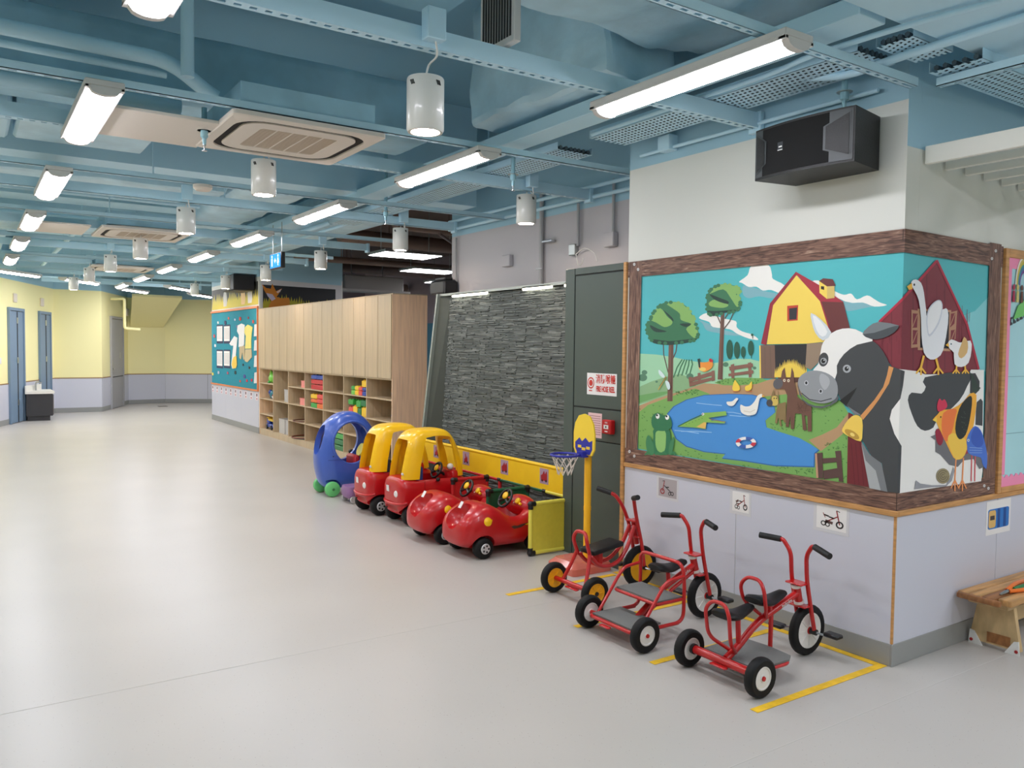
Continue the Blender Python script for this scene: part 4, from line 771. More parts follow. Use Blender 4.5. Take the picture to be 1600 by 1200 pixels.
for nm, x, y0, y1, r, lb in (('conduit', 845, 290, 446, .022, 'upright grey pipe down the grey wall above the stone'), ('conduit', 903, 318, 384, .014, 'grey conduit above the metal socket box'), ('conduit', 958, 280, 366, .014, 'grey conduit above the hanging white box'), ('conduit', 712, 372, 452, .012, 'thin conduit at the left end of the grey wall')):
    a, c = gwpx(x, y0, 4.59), gwpx(x, y1, 4.59); pipe(nm, [(4.59, c.y, a.z), (4.59, c.y, c.z)], r, lb, m_=grey_p)
a = gwpx(900, 397, 4.57); obj('loose_wires', B().m(white_p).tube([a, a+V((0, -.03, -.09)), a+V((-.02, -.1, -.1)), a+V((-.02, -.13, -.05))], .005, 6, smooth=5).tube([a, a+V((0, -.12, .04)), a+V((0, -.25, -.01)), a+V((0, -.3, -.09))], .004, 6, smooth=5), smooth=60, label='loose pale wires hanging from the metal socket box', cat='cable')
a = gwpx(846, 378, 4.56); obj('pipe_bracket', B().m(steel).box((4.56, a.y-.16, a.z-.012), (4.6, a.y, a.z+.012), .004).cyl((4.57, a.y, a.z-.25), (4.57, a.y+.1, a.z-.25), .006, seg=6), smooth=30, label='steel bracket beside the upright grey pipe', cat='bracket')
for z, lb in ((3.02, 'upper'), (2.93, 'lower')): pipe('wall_conduit', [(4.56, 4.4, z), (4.56, 8.1, z)], .018, '%s blue conduit along the top of the grey wall' % lb)

# ---------------------------------------------------------------- back room seen over the cabinets
bb = B().m(brown_room).box((4.78, 8.2, 3.75), (9.4, 25.9, 3.8)); obj('ceiling_back_room', bb, smooth=0, kind='structure')
wall('wall_back_room', (9.4, 4.4), (9.4, 25.9), [(0, 2.2, mat('back_room_blue', (70, 130, 156), .6)), (2.2, ZS, mat('back_room_wall', (150, 138, 146), .7))])
wall('wall_back_room_far', (9.4, 21.5), (6.2, 21.5), [(0, 2.35, mat('back_room_blue', (70, 130, 156), .6)), (2.35, ZS, MATS['back_room_wall'])])
wall('wall_back_room_near', (4.76, 8.0), (9.4, 8.0), [(0, ZS, MATS['back_room_wall'])], .1)
for k, (x, y) in enumerate(((5.55, 11.2), (7.05, 13.2), (8.6, 15.2))):
    o = empty('panel_light', (x, y, 2.98), label='square lit ceiling panel in the brown back room, %s' % ('largest and nearest', 'the middle one', 'farthest')[k], cat='ceiling light', group='back room panel lights'); obj('lit_face', B().m(lampp).box((x-.46, y-.3, 2.985), (x+.46, y+.3, 2.99)), o); obj('frame', B().m(alu).box((x-.48, y-.32, 2.991), (x+.48, y+.32, 3.03)), o); [obj('hanger', B().m(alu).cyl((x+dx, y, 3.03), (x+dx, y, 3.75), .006, seg=6), o) for dx in (-.4, .4)]
brm = mat('brown_pipe', (132, 110, 98), .5)
for k, (a, c, r) in enumerate((((4.9, 10.2, 3.3), (9.3, 10.6, 3.3), .09), ((4.9, 12.2, 3.35), (9.3, 12.5, 3.35), .12), ((4.9, 14.3, 3.2), (9.3, 14.3, 3.2), .06), ((6.2, 16.5, 3.3), (9.3, 16.8, 3.3), .1), ((5.2, 9.5, 3.1), (8.5, 13.4, 3.1), .02), ((6.1, 9.5, 3.1), (9.2, 13.6, 3.1), .02), ((6.2, 18.5, 3.1), (9.3, 18.7, 3.1), .1))):
    bpp = pipe('brown_pipe', [a, c], r, 'brown pipe under the back room ceiling, %s from the cabinet' % ORD[k], m_=brm, group='back room pipes'); [obj('hanger', B().m(brm).cyl((a[0]+(c[0]-a[0])*t, a[1]+(c[1]-a[1])*t, a[2]), (a[0]+(c[0]-a[0])*t, a[1]+(c[1]-a[1])*t, 3.75), .008, seg=6), bpp) for t in (.2, .8)]
obj('fan_unit', B().m(mat('grey_unit', (168, 164, 160), .5)).box((6.3, 15.4, 2.75), (7.6, 16.2, 3.05), .02).box((6.2, 15.3, 2.72), (7.7, 15.405, 2.76)).cyl((6.6, 15.8, 3.05), (6.6, 15.8, 3.75), .01, seg=6).cyl((7.3, 15.8, 3.05), (7.3, 15.8, 3.75), .01, seg=6), smooth=30, label='grey boxed ceiling unit in the brown back room', cat='ventilation unit')
obj('hanging_speaker', B().m(black_p).box((4.42, 7.96, 2.2005), (4.6, 8.3, 2.36), .02).box((4.46, 8.02, 2.36), (4.57, 8.25, 2.4), .01), smooth=30, label='black box standing at the head of the stone wall end', cat='box')

# ---------------------------------------------------------------- storage cabinet with cubbies
CY0, CDX, CZT = 9.31, .49, 2.267; COLS = [9.31+.7945*i for i in range(8)]; CY1 = COLS[-1]; ROWZ = [.105, .374, .651, .933, 1.195]
cab = empty('storage_cabinet', (XC+CDX/2, (CY0+CY1)/2, 0), label='long pale wooden storage cabinet with upper doors and open cubbies', cat='cabinet')
cb = lambda n, a, c, mt=wood, par=cab, bev=.0015: obj(n, B().m(mt).box(a, c, bev), par, smooth=0)
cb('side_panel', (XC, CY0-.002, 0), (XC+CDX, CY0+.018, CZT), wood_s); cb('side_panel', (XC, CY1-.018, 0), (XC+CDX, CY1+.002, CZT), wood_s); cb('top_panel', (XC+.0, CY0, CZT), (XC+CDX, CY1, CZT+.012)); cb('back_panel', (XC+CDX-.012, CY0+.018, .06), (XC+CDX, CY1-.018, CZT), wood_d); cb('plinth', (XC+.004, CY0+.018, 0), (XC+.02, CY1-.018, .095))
for i in range(14):
    y0 = CY0+(CY1-CY0)*i/14; y1 = CY0+(CY1-CY0)*(i+1)/14; cb('door', (XC-.018, y0+.005, 1.205), (XC-.0, y1-.005, CZT-.004))
cb('upper_floor', (XC, CY0+.018, 1.185), (XC+CDX-.012, CY1-.018, 1.203))
for y in COLS[1:-1]: cb('divider', (XC+.001, y-.009, .095), (XC+CDX-.012, y+.009, 1.185))
# columns are counted from the stone wall: 0..6 ; the photograph's leftmost column is 6
for i in range(7):
    y0, y1 = COLS[i]+(.018 if i == 0 else .009), COLS[i+1]-(.018 if i == 6 else .009)
    cb('shelf', (XC+.003, y0, .095), (XC+CDX-.012, y1, .107))
    for z in (ROWZ[1:4] if i != 5 else ROWZ[2:3]): cb('shelf', (XC+.003, y0, z-.009), (XC+CDX-.012, y1, z+.009))
colr = {k: mat('toy_'+k, c, .35, coat=.2) for k, c in dict(red=(206, 34, 40), blue=(36, 72, 168), yellow=(250, 204, 30), green=(60, 170, 70), lime=(120, 206, 70), orange=(240, 120, 40), pink=(240, 120, 120), teal=(30, 120, 140), coral=(236, 84, 74), dgreen=(24, 120, 60), salmon=(246, 150, 140)).items()}
clearp = mat('clear_plastic', (226, 224, 222), .2, alpha=.55)
def brick(x, y, z, lx, ly, h, c, label, grp):
    o = empty('toy_block', (x, y, z), label=label, cat='toy block', group=grp); obj('body', B().m(colr[c]).box((x-lx/2, y-ly/2, z), (x+lx/2, y+ly/2, z+h*.88), .006), o)
    for i in (-1, 1):
        for j in (-1, 1): obj('stud', B().m(colr[c]).cyl((x+i*lx/4, y+j*ly/4, z+h*.88), (x+i*lx/4, y+j*ly/4, z+h), min(lx, ly)*.14, seg=10), o)
def stack(col_, z0, cells, name, k=1., dx=.062):
    """blocks: (offset along the shelf from its far end, level, length, height, colour)"""
    for n_, (u, lv, ly, h, c) in enumerate(cells): brick(XC+dx, COLS[col_]+.03+(u+ly/2)*k, z0+lv, .11, ly*k-.004, h-.002, c, '%s block, %s piece of the %s' % (c if c != 'dgreen' else 'dark green', ORD[n_].replace('nearest', 'first'), name), name)
stack(3, ROWZ[3]+.009, [(0, 0, .26, .085, 'red'), (0, .085, .26, .075, 'red'), (0, .16, .13, .07, 'blue'), (.13, .16, .13, .07, 'blue')], 'red and blue stack in the top row', 1.9)
stack(3, ROWZ[2]+.009, [(0, 0, .13, .08, 'orange'), (.13, 0, .14, .08, 'green'), (0, .08, .13, .07, 'coral'), (.13, .08, .14, .06, 'orange'), (0, .15, .13, .07, 'coral'), (.13, .14, .14, .075, 'yellow')], 'yellow and coral stack in the second row', 1.9)
stack(1, ROWZ[3]+.009, [(0, 0, .09, .07, 'blue'), (.09, 0, .09, .07, 'coral'), (.18, 0, .09, .07, 'yellow'), (.27, 0, .09, .07, 'lime'), (0, .07, .09, .05, 'blue'), (.09, .07, .09, .05, 'coral'), (.18, .07, .09, .06, 'yellow'), (.27, .07, .09, .055, 'green'), (.0, .12, .1, .1, 'yellow')], 'mixed bright stack in the top row beside teal drums', 1.4)
stack(1, ROWZ[2]+.009, [(0, 0, .12, .14, 'yellow'), (.13, 0, .1, .12, 'dgreen'), (.24, 0, .12, .14, 'yellow'), (.37, 0, .12, .12, 'coral'), (.0, .14, .14, .09, 'dgreen'), (.15, .12, .12, .1, 'green'), (.36, .14, .14, .08, 'green')], 'green and yellow stack in the second row', 1.22)
stack(2, ROWZ[0]+.002, [(0, 0, .24, .085, 'dgreen'), (0, .085, .24, .085, 'dgreen'), (0, .17, .24, .085, 'green')], 'green stack in the bottom row', 1.5)
def boxtoy(nm, u, col_, z, l_, h, mt, label, cat, dx=.12, dp=.16, lid=None):
    y = COLS[col_]+.05+u; o = empty(nm, (XC+dx, y+l_/2, z), label=label, cat=cat); t = .006; b = B().m(mt)
    x0, x1 = XC+dx-dp/2, XC+dx+dp/2; b.box((x0, y, z), (x1, y+l_, z+t)); b.box((x0, y, z), (x0+t, y+l_, z+h)); b.box((x1-t, y, z), (x1, y+l_, z+h)); b.box((x0, y, z), (x1, y+t, z+h)); b.box((x0, y+l_-t, z), (x1, y+l_, z+h)); obj('tub', b, o, smooth=0)
    obj('rim', B().m(mt).box((x0-.006, y-.006, z+h), (x1+.006, y, z+h+.01)).box((x0-.006, y+l_, z+h), (x1+.006, y+l_+.006, z+h+.01)).box((x0-.006, y, z+h), (x0, y+l_, z+h+.01)).box((x1, y, z+h), (x1+.006, y+l_, z+h+.01)), o, smooth=0)
boxtoy('basket', .0, 4, ROWZ[3]+.009, .22, .10, colr['salmon'], 'small pink basket in the top row', 'basket'); boxtoy('basket', .0, 4, ROWZ[2]+.009, .28, .10, colr['salmon'], 'wider pink basket in the second row', 'basket')
boxtoy('clear_tub', .0, 5, ROWZ[2]+.009, .26, .20, clearp, 'clear plastic tub on the tall upper shelf', 'tub'); boxtoy('clear_tub', .0, 5, ROWZ[0]+.002, .2, .24, clearp, 'clear plastic tub on the cabinet floor, right one', 'tub'); boxtoy('clear_tub', .24, 5, ROWZ[0]+.002, .3, .24, clearp, 'clear plastic tub on the cabinet floor, left one', 'tub')
boxtoy('clear_tub', .0, 2, ROWZ[3]+.009, .2, .2, clearp, 'clear plastic tub in the top row right of the red and blue stack', 'tub', dx=.3)
for z, lb in ((ROWZ[3], 'upper'), (ROWZ[2], 'lower')):
    o = empty('toy_drum', (XC+.14, COLS[0]+.09, z+.009), label='%s teal toy drum at the cabinet end' % lb, cat='drum'); obj('shell', B().m(colr['teal']).lathe([(.001, 0), (.075, 0), (.085, .02), (.085, .12), (.075, .14), (.001, .14)], (XC+.14, COLS[0]+.115, z+.0095), seg=20), o); obj('band', B().m(colr['blue']).lathe([(.086, .06), (.088, .06), (.088, .08), (.086, .08)], (XC+.14, COLS[0]+.115, z+.0095), seg=20), o)
o = empty('green_piggy_toy', (XC+.1, COLS[6]+.3, ROWZ[3]), label='rounded lime green toy in the top left cubby', cat='toy'); z = ROWZ[3]+.009; y = COLS[6]+.36
obj('body', B().m(colr['lime']).ell((XC+.12, y, z+.085), (.08, .13, .085)), o); obj('head', B().m(colr['lime']).ell((XC+.12, y+.06, z+.15), (.05, .06, .06)), o); obj('ear', B().m(colr['lime']).ell((XC+.1, y+.08, z+.205), (.012, .02, .03)), o); obj('foot', B().m(colr['green']).ell((XC+.06, y+.05, z+.02), (.03, .04, .02)), o)
y = COLS[6]+.2; z = ROWZ[2]+.009
o = empty('toy_aeroplane', (XC+.12, y, z), label='red and white toy aeroplane in the second left cubby', cat='toy'); obj('fuselage', B().m(colr['red']).ell((XC+.12, y+.05, z+.05), (.04, .14, .05)), o); obj('wing', B().m(white_p).box((XC+.05, y-.02, z+.03), (XC+.19, y+.06, z+.04), .01, M.Rotation(.5, 3, 'X')), o); obj('tail', B().m(white_p).prism([(XC+.12, y-.06, z+.06), (XC+.12, y-.09, z+.13), (XC+.12, y-.03, z+.09)], (.01, 0, 0)), o)
o = empty('toy_helicopter', (XC+.14, y+.24, z), label='blue toy vehicle beside the red aeroplane', cat='toy'); obj('body', B().m(colr['teal']).ell((XC+.14, y+.28, z+.075), (.05, .1, .075)), o); obj('cockpit', B().m(colr['blue']).ell((XC+.12, y+.31, z+.11), (.04, .05, .05)), o); obj('skid', B().m(black_p).cyl((XC+.12, y+.2, z+.007), (XC+.12, y+.36, z+.007), .007), o)
z = ROWZ[0]+.002; o = empty('toy_truck', (XC+.14, y+.18, z), label='blue and yellow toy truck in the bottom left cubby', cat='toy'); obj('chassis', B().m(colr['blue']).box((XC+.06, y+.02, z+.03), (XC+.24, y+.42, z+.10), .02), o); obj('cab', B().m(colr['blue']).box((XC+.07, y+.25, z+.1), (XC+.23, y+.4, z+.19), .02), o); obj('tipper', B().m(colr['yellow']).box((XC+.06, y+.02, z+.15), (XC+.24, y+.3, z+.2), .015), o); obj('cab_roof', B().m(colr['yellow']).box((XC+.07, y+.28, z+.19), (XC+.23, y+.4, z+.215), .01), o)
for yy in (y+.09, y+.34): obj('wheel', B().m(black_p).lathe([(.001, 0), (.036, 0), (.042, .01), (.042, .025), (.001, .03)], (XC+.075, yy, z+.043), (-1, 0, 0), 14), o)
z = ROWZ[0]+.002; o = empty('spiky_ball', (XC+.14, COLS[3]+.2, z), label='coral red knobbly toy ball in the bottom row', cat='ball'); obj('core', B().m(colr['coral']).ell((XC+.14, COLS[3]+.25, z+.11), (.07, .07, .07)), o)
for i in range(14):
    t = i*2.39996; ph = math.acos(1-2*(i+.5)/14); d_ = V((math.sin(ph)*math.cos(t), math.sin(ph)*math.sin(t), math.cos(ph))); c_ = V((XC+.14, COLS[3]+.25, z+.11))+d_*.075; obj('knob', B().m(colr['coral']).ell(c_, (.03, .03, .03), 10, 6), o)
for k, (zz, xo, r, c, lb) in enumerate(((.118, .0, .30, (46, 36, 34), 'dark toy hoop lying on the bottom shelf and reaching out'), (.126, .03, .27, (150, 84, 64), 'brown toy hoop lying inside the dark one'), (.392, .05, .22, (110, 64, 54), 'brown toy hoop on the third shelf'))):
    yc = COLS[4]+.397; obj('toy_hoop', B().m(mat('hoop_%d' % k, c, .4)).tube([(XC+.20-xo*1+r*.85*math.cos(t), yc+r*math.sin(t), zz) for t in [i*2*PI/36 for i in range(36)]], .009, 8, closed=True), smooth=60, label=lb, cat='hoop', group='toy hoops in the cabinet')

# ---------------------------------------------------------------- notice-board pillar
PY0, PY1 = 14.88, 18.29
b = B()
for z0, z1, mt in ((0, 2.63, white_w), (2.63, ZB, white_w), (ZB, ZS, blue_w)): b.m(mt).box((XC, PY0, z0), (6.04, PY1, z1))
pl = obj('wall_pillar', b, smooth=0, kind='structure')
plp = lambda n, y0, y1, z0, z1, mt, th=.008, par=pl, off=0.: obj(n, B().m(mt).box((XC-off-th, y0, z0), (XC-off, y1, z1), .0015), par, smooth=0)
for k in range(3): plp('wall_panel', PY0+.02+k*1.13, PY0+.02+(k+1)*1.13-.004, .11, .77, lilac)
plp('skirting', PY0, PY1, 0, .11, skirt, .012)
nbd = empty('notice_board', (XC-.02, (PY0+PY1)/2, .77), label='large teal notice board with orange frame on the pillar', cat='notice board'); teal_b = mat('teal_felt', (30, 140, 160), .85, noise=.06, nscale=30); org = mat('orange_board_frame', (226, 136, 84), .5)
plp('felt', PY0+.05, PY1-.03, .80, 2.29, teal_b, .012, nbd, .001)
plp('frame_rail', PY0+.02, PY1, .77, .80, org, .03, nbd, .001); plp('frame_rail', PY0+.02, PY1, 2.29, 2.33, org, .03, nbd, .001); plp('frame_stile', PY0+.02, PY0+.05, .80, 2.29, org, .03, nbd, .001)
def onboard(px, py): return onx(px, py, XC-.016)
for i, (x0, y0, x1, y1) in enumerate(((339, 510, 347.5, 533), (350, 510, 359, 533), (339, 548.5, 347.5, 572), (350, 548.5, 359, 572))):
    a, c = onboard(x0, y0), onboard(x1, y1); o = empty('printed_sheet', (XC-.02, (a.y+c.y)/2, c.z), label='white printed sheet on the teal board, %s' % ('upper left', 'upper right', 'lower left', 'lower right')[i], cat='paper', group='four sheets on the board'); plp('backing', min(a.y, c.y)-.05, max(a.y, c.y)+.03, c.z-.05, a.z+.03, mat('navy_card', (40, 50, 84), .7), .002, o, .0135); plp('sheet', min(a.y, c.y), max(a.y, c.y), c.z, a.z, paper, .002, o, .016)
    for k in range(9): zq = a.z-.05-(a.z-c.z-.08)*k/9; plp('text_line', min(a.y, c.y)+.03, max(a.y, c.y)-.03, zq-.004, zq+.004, mat('pale_print', (176, 170, 176), .7), .0006, o, .0181)
def cutout(nm, c, pts, label, cat='cut-out', extra=()):
    P = [onx(320+x/6.667, 420+y/6.667, XC-.016) for x, y in pts]; o = obj(nm, tri(B().m(mat('felt_%02x%02x%02x' % c, c, .8)).prism(P, (-.006, 0, 0))), smooth=0, label=label, cat=cat)
    for n2, c2, pp in extra: obj(n2, B().m(mat('felt_%02x%02x%02x' % c2, c2, .8)).prism([onx(320+x/6.667, 420+y/6.667, XC-.0225) for x, y in pp], (-.002, 0, 0)), o, smooth=0)
cutout('paper_shirt', (240, 240, 240), [(345, 590), (385, 570), (418, 585), (415, 640), (412, 790), (395, 810), (355, 815), (358, 690), (338, 650)], 'white paper school shirt on the teal board'); cutout('paper_shirt', (238, 226, 128), [(420, 610), (448, 582), (470, 590), (500, 608), (492, 660), (485, 740), (486, 830), (422, 832), (430, 700), (414, 660)], 'yellow paper school shirt on the teal board')
cutout('paper_shorts', (196, 178, 140), [(362, 812), (415, 800), (420, 940), (405, 950), (392, 870), (380, 945), (362, 930)], 'beige paper shorts under the white shirt'); cutout('paper_shorts', (206, 190, 150), [(424, 838), (488, 836), (492, 920), (445, 975), (418, 960)], 'beige paper shorts under the yellow shirt')
cutout('paper_sock', (236, 236, 236), [(258, 780), (310, 700), (342, 720), (325, 900), (335, 1000), (325, 1035), (290, 1040), (278, 1000), (300, 800), (275, 800)], 'long white paper sock with yellow toe on the teal board', extra=[('toe', (244, 206, 90), [(285, 960), (300, 920), (330, 905), (335, 1000), (325, 1033), (292, 1038), (280, 1000)])])
for k, (y0, y1) in enumerate(((575, 700), (740, 850), (900, 1020), (1075, 1190))): cutout('paper_card', (226, 224, 222), [(520, y0+6), (548, y0), (552, y1), (514, y1+4)], 'narrow white card at the right edge of the teal board, %s from the top' % ORD[k].replace('nearest', 'first'), 'card')
rb = random.Random(8)
for k, (x, y, c) in enumerate(((250, 515, (220, 110, 90)), (370, 520, (196, 70, 60)), (455, 510, (150, 60, 70)), (505, 550, (210, 90, 80)), (315, 530, (200, 210, 230)), (335, 600, (110, 120, 160)), (215, 560, (60, 60, 90)), (140, 560, (220, 220, 220)), (100, 700, (200, 90, 90)), (110, 800, (230, 230, 230)), (85, 1095, (226, 216, 120)), (145, 1080, (180, 190, 210)), (240, 1085, (190, 90, 110)), (320, 1080, (40, 70, 70)), (400, 1000, (60, 60, 60)), (465, 1030, (60, 60, 60)), (370, 1170, (220, 80, 70)), (440, 1165, (210, 50, 70)), (490, 1160, (210, 50, 80)), (415, 1120, (80, 80, 150)))):
    s0 = rb.uniform(8, 14); cutout('paper_letter', c, [(x-s0*.6, y-s0*1.4), (x+s0*.6, y-s0*1.2), (x+s0*.8, y+s0), (x, y+s0*1.6), (x-s0*.8, y+s0*.8)], 'tiny %s paper decoration, %s from the left on the teal board' % ('pale' if min(c) > 150 else 'dark' if max(c) < 110 else 'bluish' if c[2] > c[0] else 'reddish', ORD[sorted([250, 370, 455, 505, 315, 335, 215, 140, 100, 110, 85, 145, 240, 320, 400, 465, 371, 440, 490, 415]).index(x+(k == 16))].replace('nearest', 'first')))
for o in bpy.data.objects:
    if o.name.startswith('paper_letter'): o['group'] = 'tiny decorations on the teal board'
for k in range(10):
    yy = PY1-.10-k*.355; o = empty('name_tag', (XC-.01, yy, .6), label='small name tag below the teal board, %s from the far end' % ORD[k].replace('nearest', 'first'), cat='tag', group='row of name tags'); plp('card', yy-.07, yy+.07, .60, .74, mat('tag_card', (238, 226, 230), .7), .002, o, .009); plp('photo', yy-.03, yy+.03, .675, .725, mat('tag_dark', (96, 60, 70), .7), .001, o, .0111); plp('mark', yy-.022, yy+.022, .615, .645, mat('tag_red', (176, 70, 84), .7), .001, o, .0111)
# painted frieze above the board and fox picture on the pillar flank
fz = empty('animal_frieze', (XC-.01, (PY0+PY1)/2, 2.36), label='painted strip of yellow grass above the teal board', cat='mural'); plp('dark_ground', PY0+.05, PY1-.02, 2.36, 2.78, mat('frieze_dark', (84, 84, 78), .7), .002, fz, .001)
gy = mat('grass_yellow', (214, 196, 60), .6); b = B().m(gy); rg = random.Random(3); pts = [(XC-.0035, PY0+.05, 2.36)]; y = PY0+.05
while y < PY1-.1: pts += [(XC-.0035, y, 2.50+rg.uniform(-.03, .03)), (XC-.0035, y+.05, 2.62+rg.uniform(-.05, .08))]; y += .11
pts += [(XC-.0035, PY1-.02, 2.36)]; b.poly(pts); b.flat = True; tri(b); obj('grass', b, fz, smooth=0)
for yy, c, hh in ((17.2, (216, 214, 208), .30), (15.9, (244, 206, 150), .34), (15.45, (238, 236, 236), .30)): obj('animal_shape', B().m(mat('frieze_%d' % c[2], c, .7)).prism([(XC-.004, yy+.16*math.cos(t)*(1 if math.sin(t) > 0 else .8), 2.48+hh*max(math.sin(t), -.3)*.85) for t in [i*2*PI/14 for i in range(14)]], (-.001, 0, 0)), fz, smooth=0)
PF = PY0-.001
fx = empty('fox_picture', (5.2, PF, 2.3), label='white framed painting of a fox in grass on the pillar flank', cat='mural')
flank = lambda n, pts, mt, e: obj(n, (lambda b: (setattr(b, 'flat', True), tri(b))[1])(B().m(mt).poly([ony(320+x/6.667, 420+y/6.667, PF-e) for x, y in pts])), fx, smooth=0)
flank('blue_wall_paint', [(588, -300), (1425, -200), (1425, 175), (588, 105)], blue_w, .001)
flank('white_frame', [(588, 105), (1425, 175), (1425, 420), (588, 440)], mat('frieze_frame_white', (208, 206, 210), .6), .0012); flank('black_ground', [(605, 165), (1362, 215), (1360, 420), (605, 440)], mat('frieze_black', (34, 36, 40), .6), .0018)
gp = [(605, 440)]; x = 605; rg = random.Random(6)
while x < 1340: gp += [(x, 360-30*math.sin((x-600)/120)+rg.uniform(-12, 12)), (x+14+rg.uniform(-6, 6), 310-30*math.sin((x-600)/120)+rg.uniform(-28, 14))]; x += 26
gp += [(1355, 420)]; flank('grass', gp, mat('grass_green_yellow', (170, 160, 40), .6), .0024)
fo = mat('fox_orange', (206, 128, 40), .6); flank('fox_body', [(595, 160), (640, 200), (688, 208), (702, 152), (728, 205), (742, 232), (806, 204), (765, 268), (748, 292), (800, 308), (875, 300), (885, 340), (880, 420), (650, 430), (692, 335), (650, 275), (618, 222)], fo, .003); flank('fox_chest', [(640, 252), (705, 266), (738, 312), (700, 335), (655, 285)], mat('fox_lilac', (196, 186, 206), .6), .0036); flank('fox_ear', [(745, 240), (800, 208), (785, 240), (760, 255)], mat('fox_lilac2', (226, 206, 196), .6), .0036)
# hall loudspeaker at the pillar
sp = empty('pillar_speaker', (4.2, 15.2, 2.6), label='black loudspeaker on a bracket at the notice-board pillar', cat='loudspeaker'); obj('cabinet', B().m(black_p).box((4.02, 15.0, 2.60), (4.4, 15.75, 2.90), .02), sp); obj('front_cone', B().m(mat('dark_grey_cloth', (54, 54, 58), .8)).lathe([(.001, 0), (.11, 0), (.12, .015), (.001, .03)], (4.019, 15.55, 2.75), (-1, 0, 0), 20), sp); obj('bracket', B().m(black_p).box((4.1, 15.1, 2.93), (4.4, 15.14, 2.97)).box((4.1, 15.1, 2.9), (4.13, 15.14, 2.97)).box((4.37, 15.1, 2.9), (4.44, 15.14, 2.97)), sp)

# ---------------------------------------------------------------- far end: doors, wash unit, stair soffit
def wdir(a, c): d = (V((*c, 0))-V((*a, 0))).normalized(); return d
def far_door(nm, a, c, s0, s1, h, mt, pane, label_parts):
    dr = empty(nm, (V((*a, 0))+wdir(a, c)*((s0+s1)/2)), kind='structure')
    on_wall('frame', a, c, s0, s0+.06, 0, h, mt, dr, .05, .004); on_wall('frame', a, c, s1-.06, s1, 0, h, mt, dr, .05, .004); on_wall('frame', a, c, s0+.06, s1-.06, h-.06, h, mt, dr, .05, .004)
    lf = on_wall('leaf', a, c, s0+.07, s1-.07, .012, h-.07, mt, dr, .03, .003, off=.004)
    if pane: g_ = on_wall('gap', a, c, (s0+s1)/2-.05, (s0+s1)/2+.0, .012, h-.07, gapm, dr, .002, 0, off=.0345); [on_wall('hinge', a, c, (s0+s1)/2-.06, (s0+s1)/2+.02, z, z+.12, alu, dr, .006, .001, off=.037) for z in (.35, 1.2, 2.0)]
    else:
        on_wall('lever', a, c, s1-.22, s1-.1, .98, 1.0, steel, dr, .03, .004, off=.036); on_wall('lock_plate', a, c, s1-.16, s1-.11, .92, 1.2, steel, dr, .004, .001, off=.036); on_wall('kick_line', a, c, s0+.08, s1-.08, .78, .80, gapm, dr, .002, 0, off=.0345)
        on_wall('lock_plate', a, c, s0+.35, s0+.42, 1.25, 1.40, steel, dr, .004, .001, off=.036)
    return dr
LA = (V(WA1)-V(WA0)).length
def sA(px, py): p = onz(px, py); return (V((p.x, p.y))-V(WA1)).length
# positions along the left wall measured from its far end
far_door('door_1', WA1, WA0, 2.05, 2.9, 2.31, door_blue, True, None); far_door('door_2', WA1, WA0, .32, 1.1, 2.31, door_blue, True, None)
LC = (V(WC1)-V(WB1)).length; far_door('door_3', WC1, WB1, .62, LC-.72, 2.3, door_grey, False, None)
on_wall('wall_clock', WA1, WA0, 2.4, 2.58, 2.42, 2.6, cream_p, None, .03, .01); q_ = bpy.data.objects['wall_clock']; q_.name = 'wall_sounder'; tag(q_, 'small square sounder on the yellow wall above the nearer door', 'sounder')
q_ = on_wall('wall_vent_plate', WA1, WA0, .75, .95, 2.42, 2.6, cream_p, None, .03, .01); tag(q_, 'small cream plate on the yellow wall above the farther door', 'plate')
q_ = on_wall('light_switch', WA1, WA0, 3.25, 3.33, 1.2, 1.32, white_p, None, .012, .003); tag(q_, 'white light switch beside the nearer blue-grey door', 'switch')
# wash unit standing against the left wall
wp = onz(83, 657); wu = empty('wash_unit', (wp.x-.25, wp.y+.25, 0), label='low black wash basin unit with pale top and chrome tap by the blue-grey doors', cat='wash basin'); dk = mat('charcoal_laminate', (52, 52, 56), .5); dk2 = mat('taupe_laminate', (110, 104, 100), .5)
x0, y0 = 1.02, 19.42; x1, y1 = 1.50, 20.35
obj('body', B().m(dk).prism([(x0, y0, .1), (x1, y0, .1), (x1, y1, .1), (x0+.32, y1, .1)], (0, 0, .46)), wu, smooth=0); obj('plinth', B().m(dk).prism([(x0+.02, y0+.02, 0), (x1-.05, y0+.02, 0), (x1-.05, y1-.05, 0), (x0+.32, y1-.05, 0)], (0, 0, .1)), wu, smooth=0)
for k in range(2): obj('door', B().m(dk2).box((x1, y0+.03+k*.45, .12), (x1+.018, y0+.45+k*.45, .54), .003), wu, smooth=0)
obj('worktop', B().m(mat('pale_worktop', (234, 232, 224), .35)).prism([(x0-.02, y0-.02, .56), (x1+.03, y0-.02, .56), (x1+.03, y1+.02, .56), (x0+.3, y1+.02, .56)], (0, 0, .05)), wu, smooth=0); obj('splashback', B().m(MATS['pale_worktop']).prism([(x0-.02, y0, .61), (x0+.0, y0, .61), (x0+.34, y1, .61), (x0+.32, y1, .61)], (0, 0, .12)), wu, smooth=0)
obj('basin', B().m(white_p).lathe([(.02, -.001), (.14, .001), (.16, .008), (.165, .001)], (1.3, 19.9, .611), seg=20), wu); obj('tap', B().m(steel).tube([(1.22, 19.85, .61), (1.22, 19.85, .74), (1.25, 19.82, .79), (1.32, 19.78, .77)], .018, 8, smooth=4), wu)
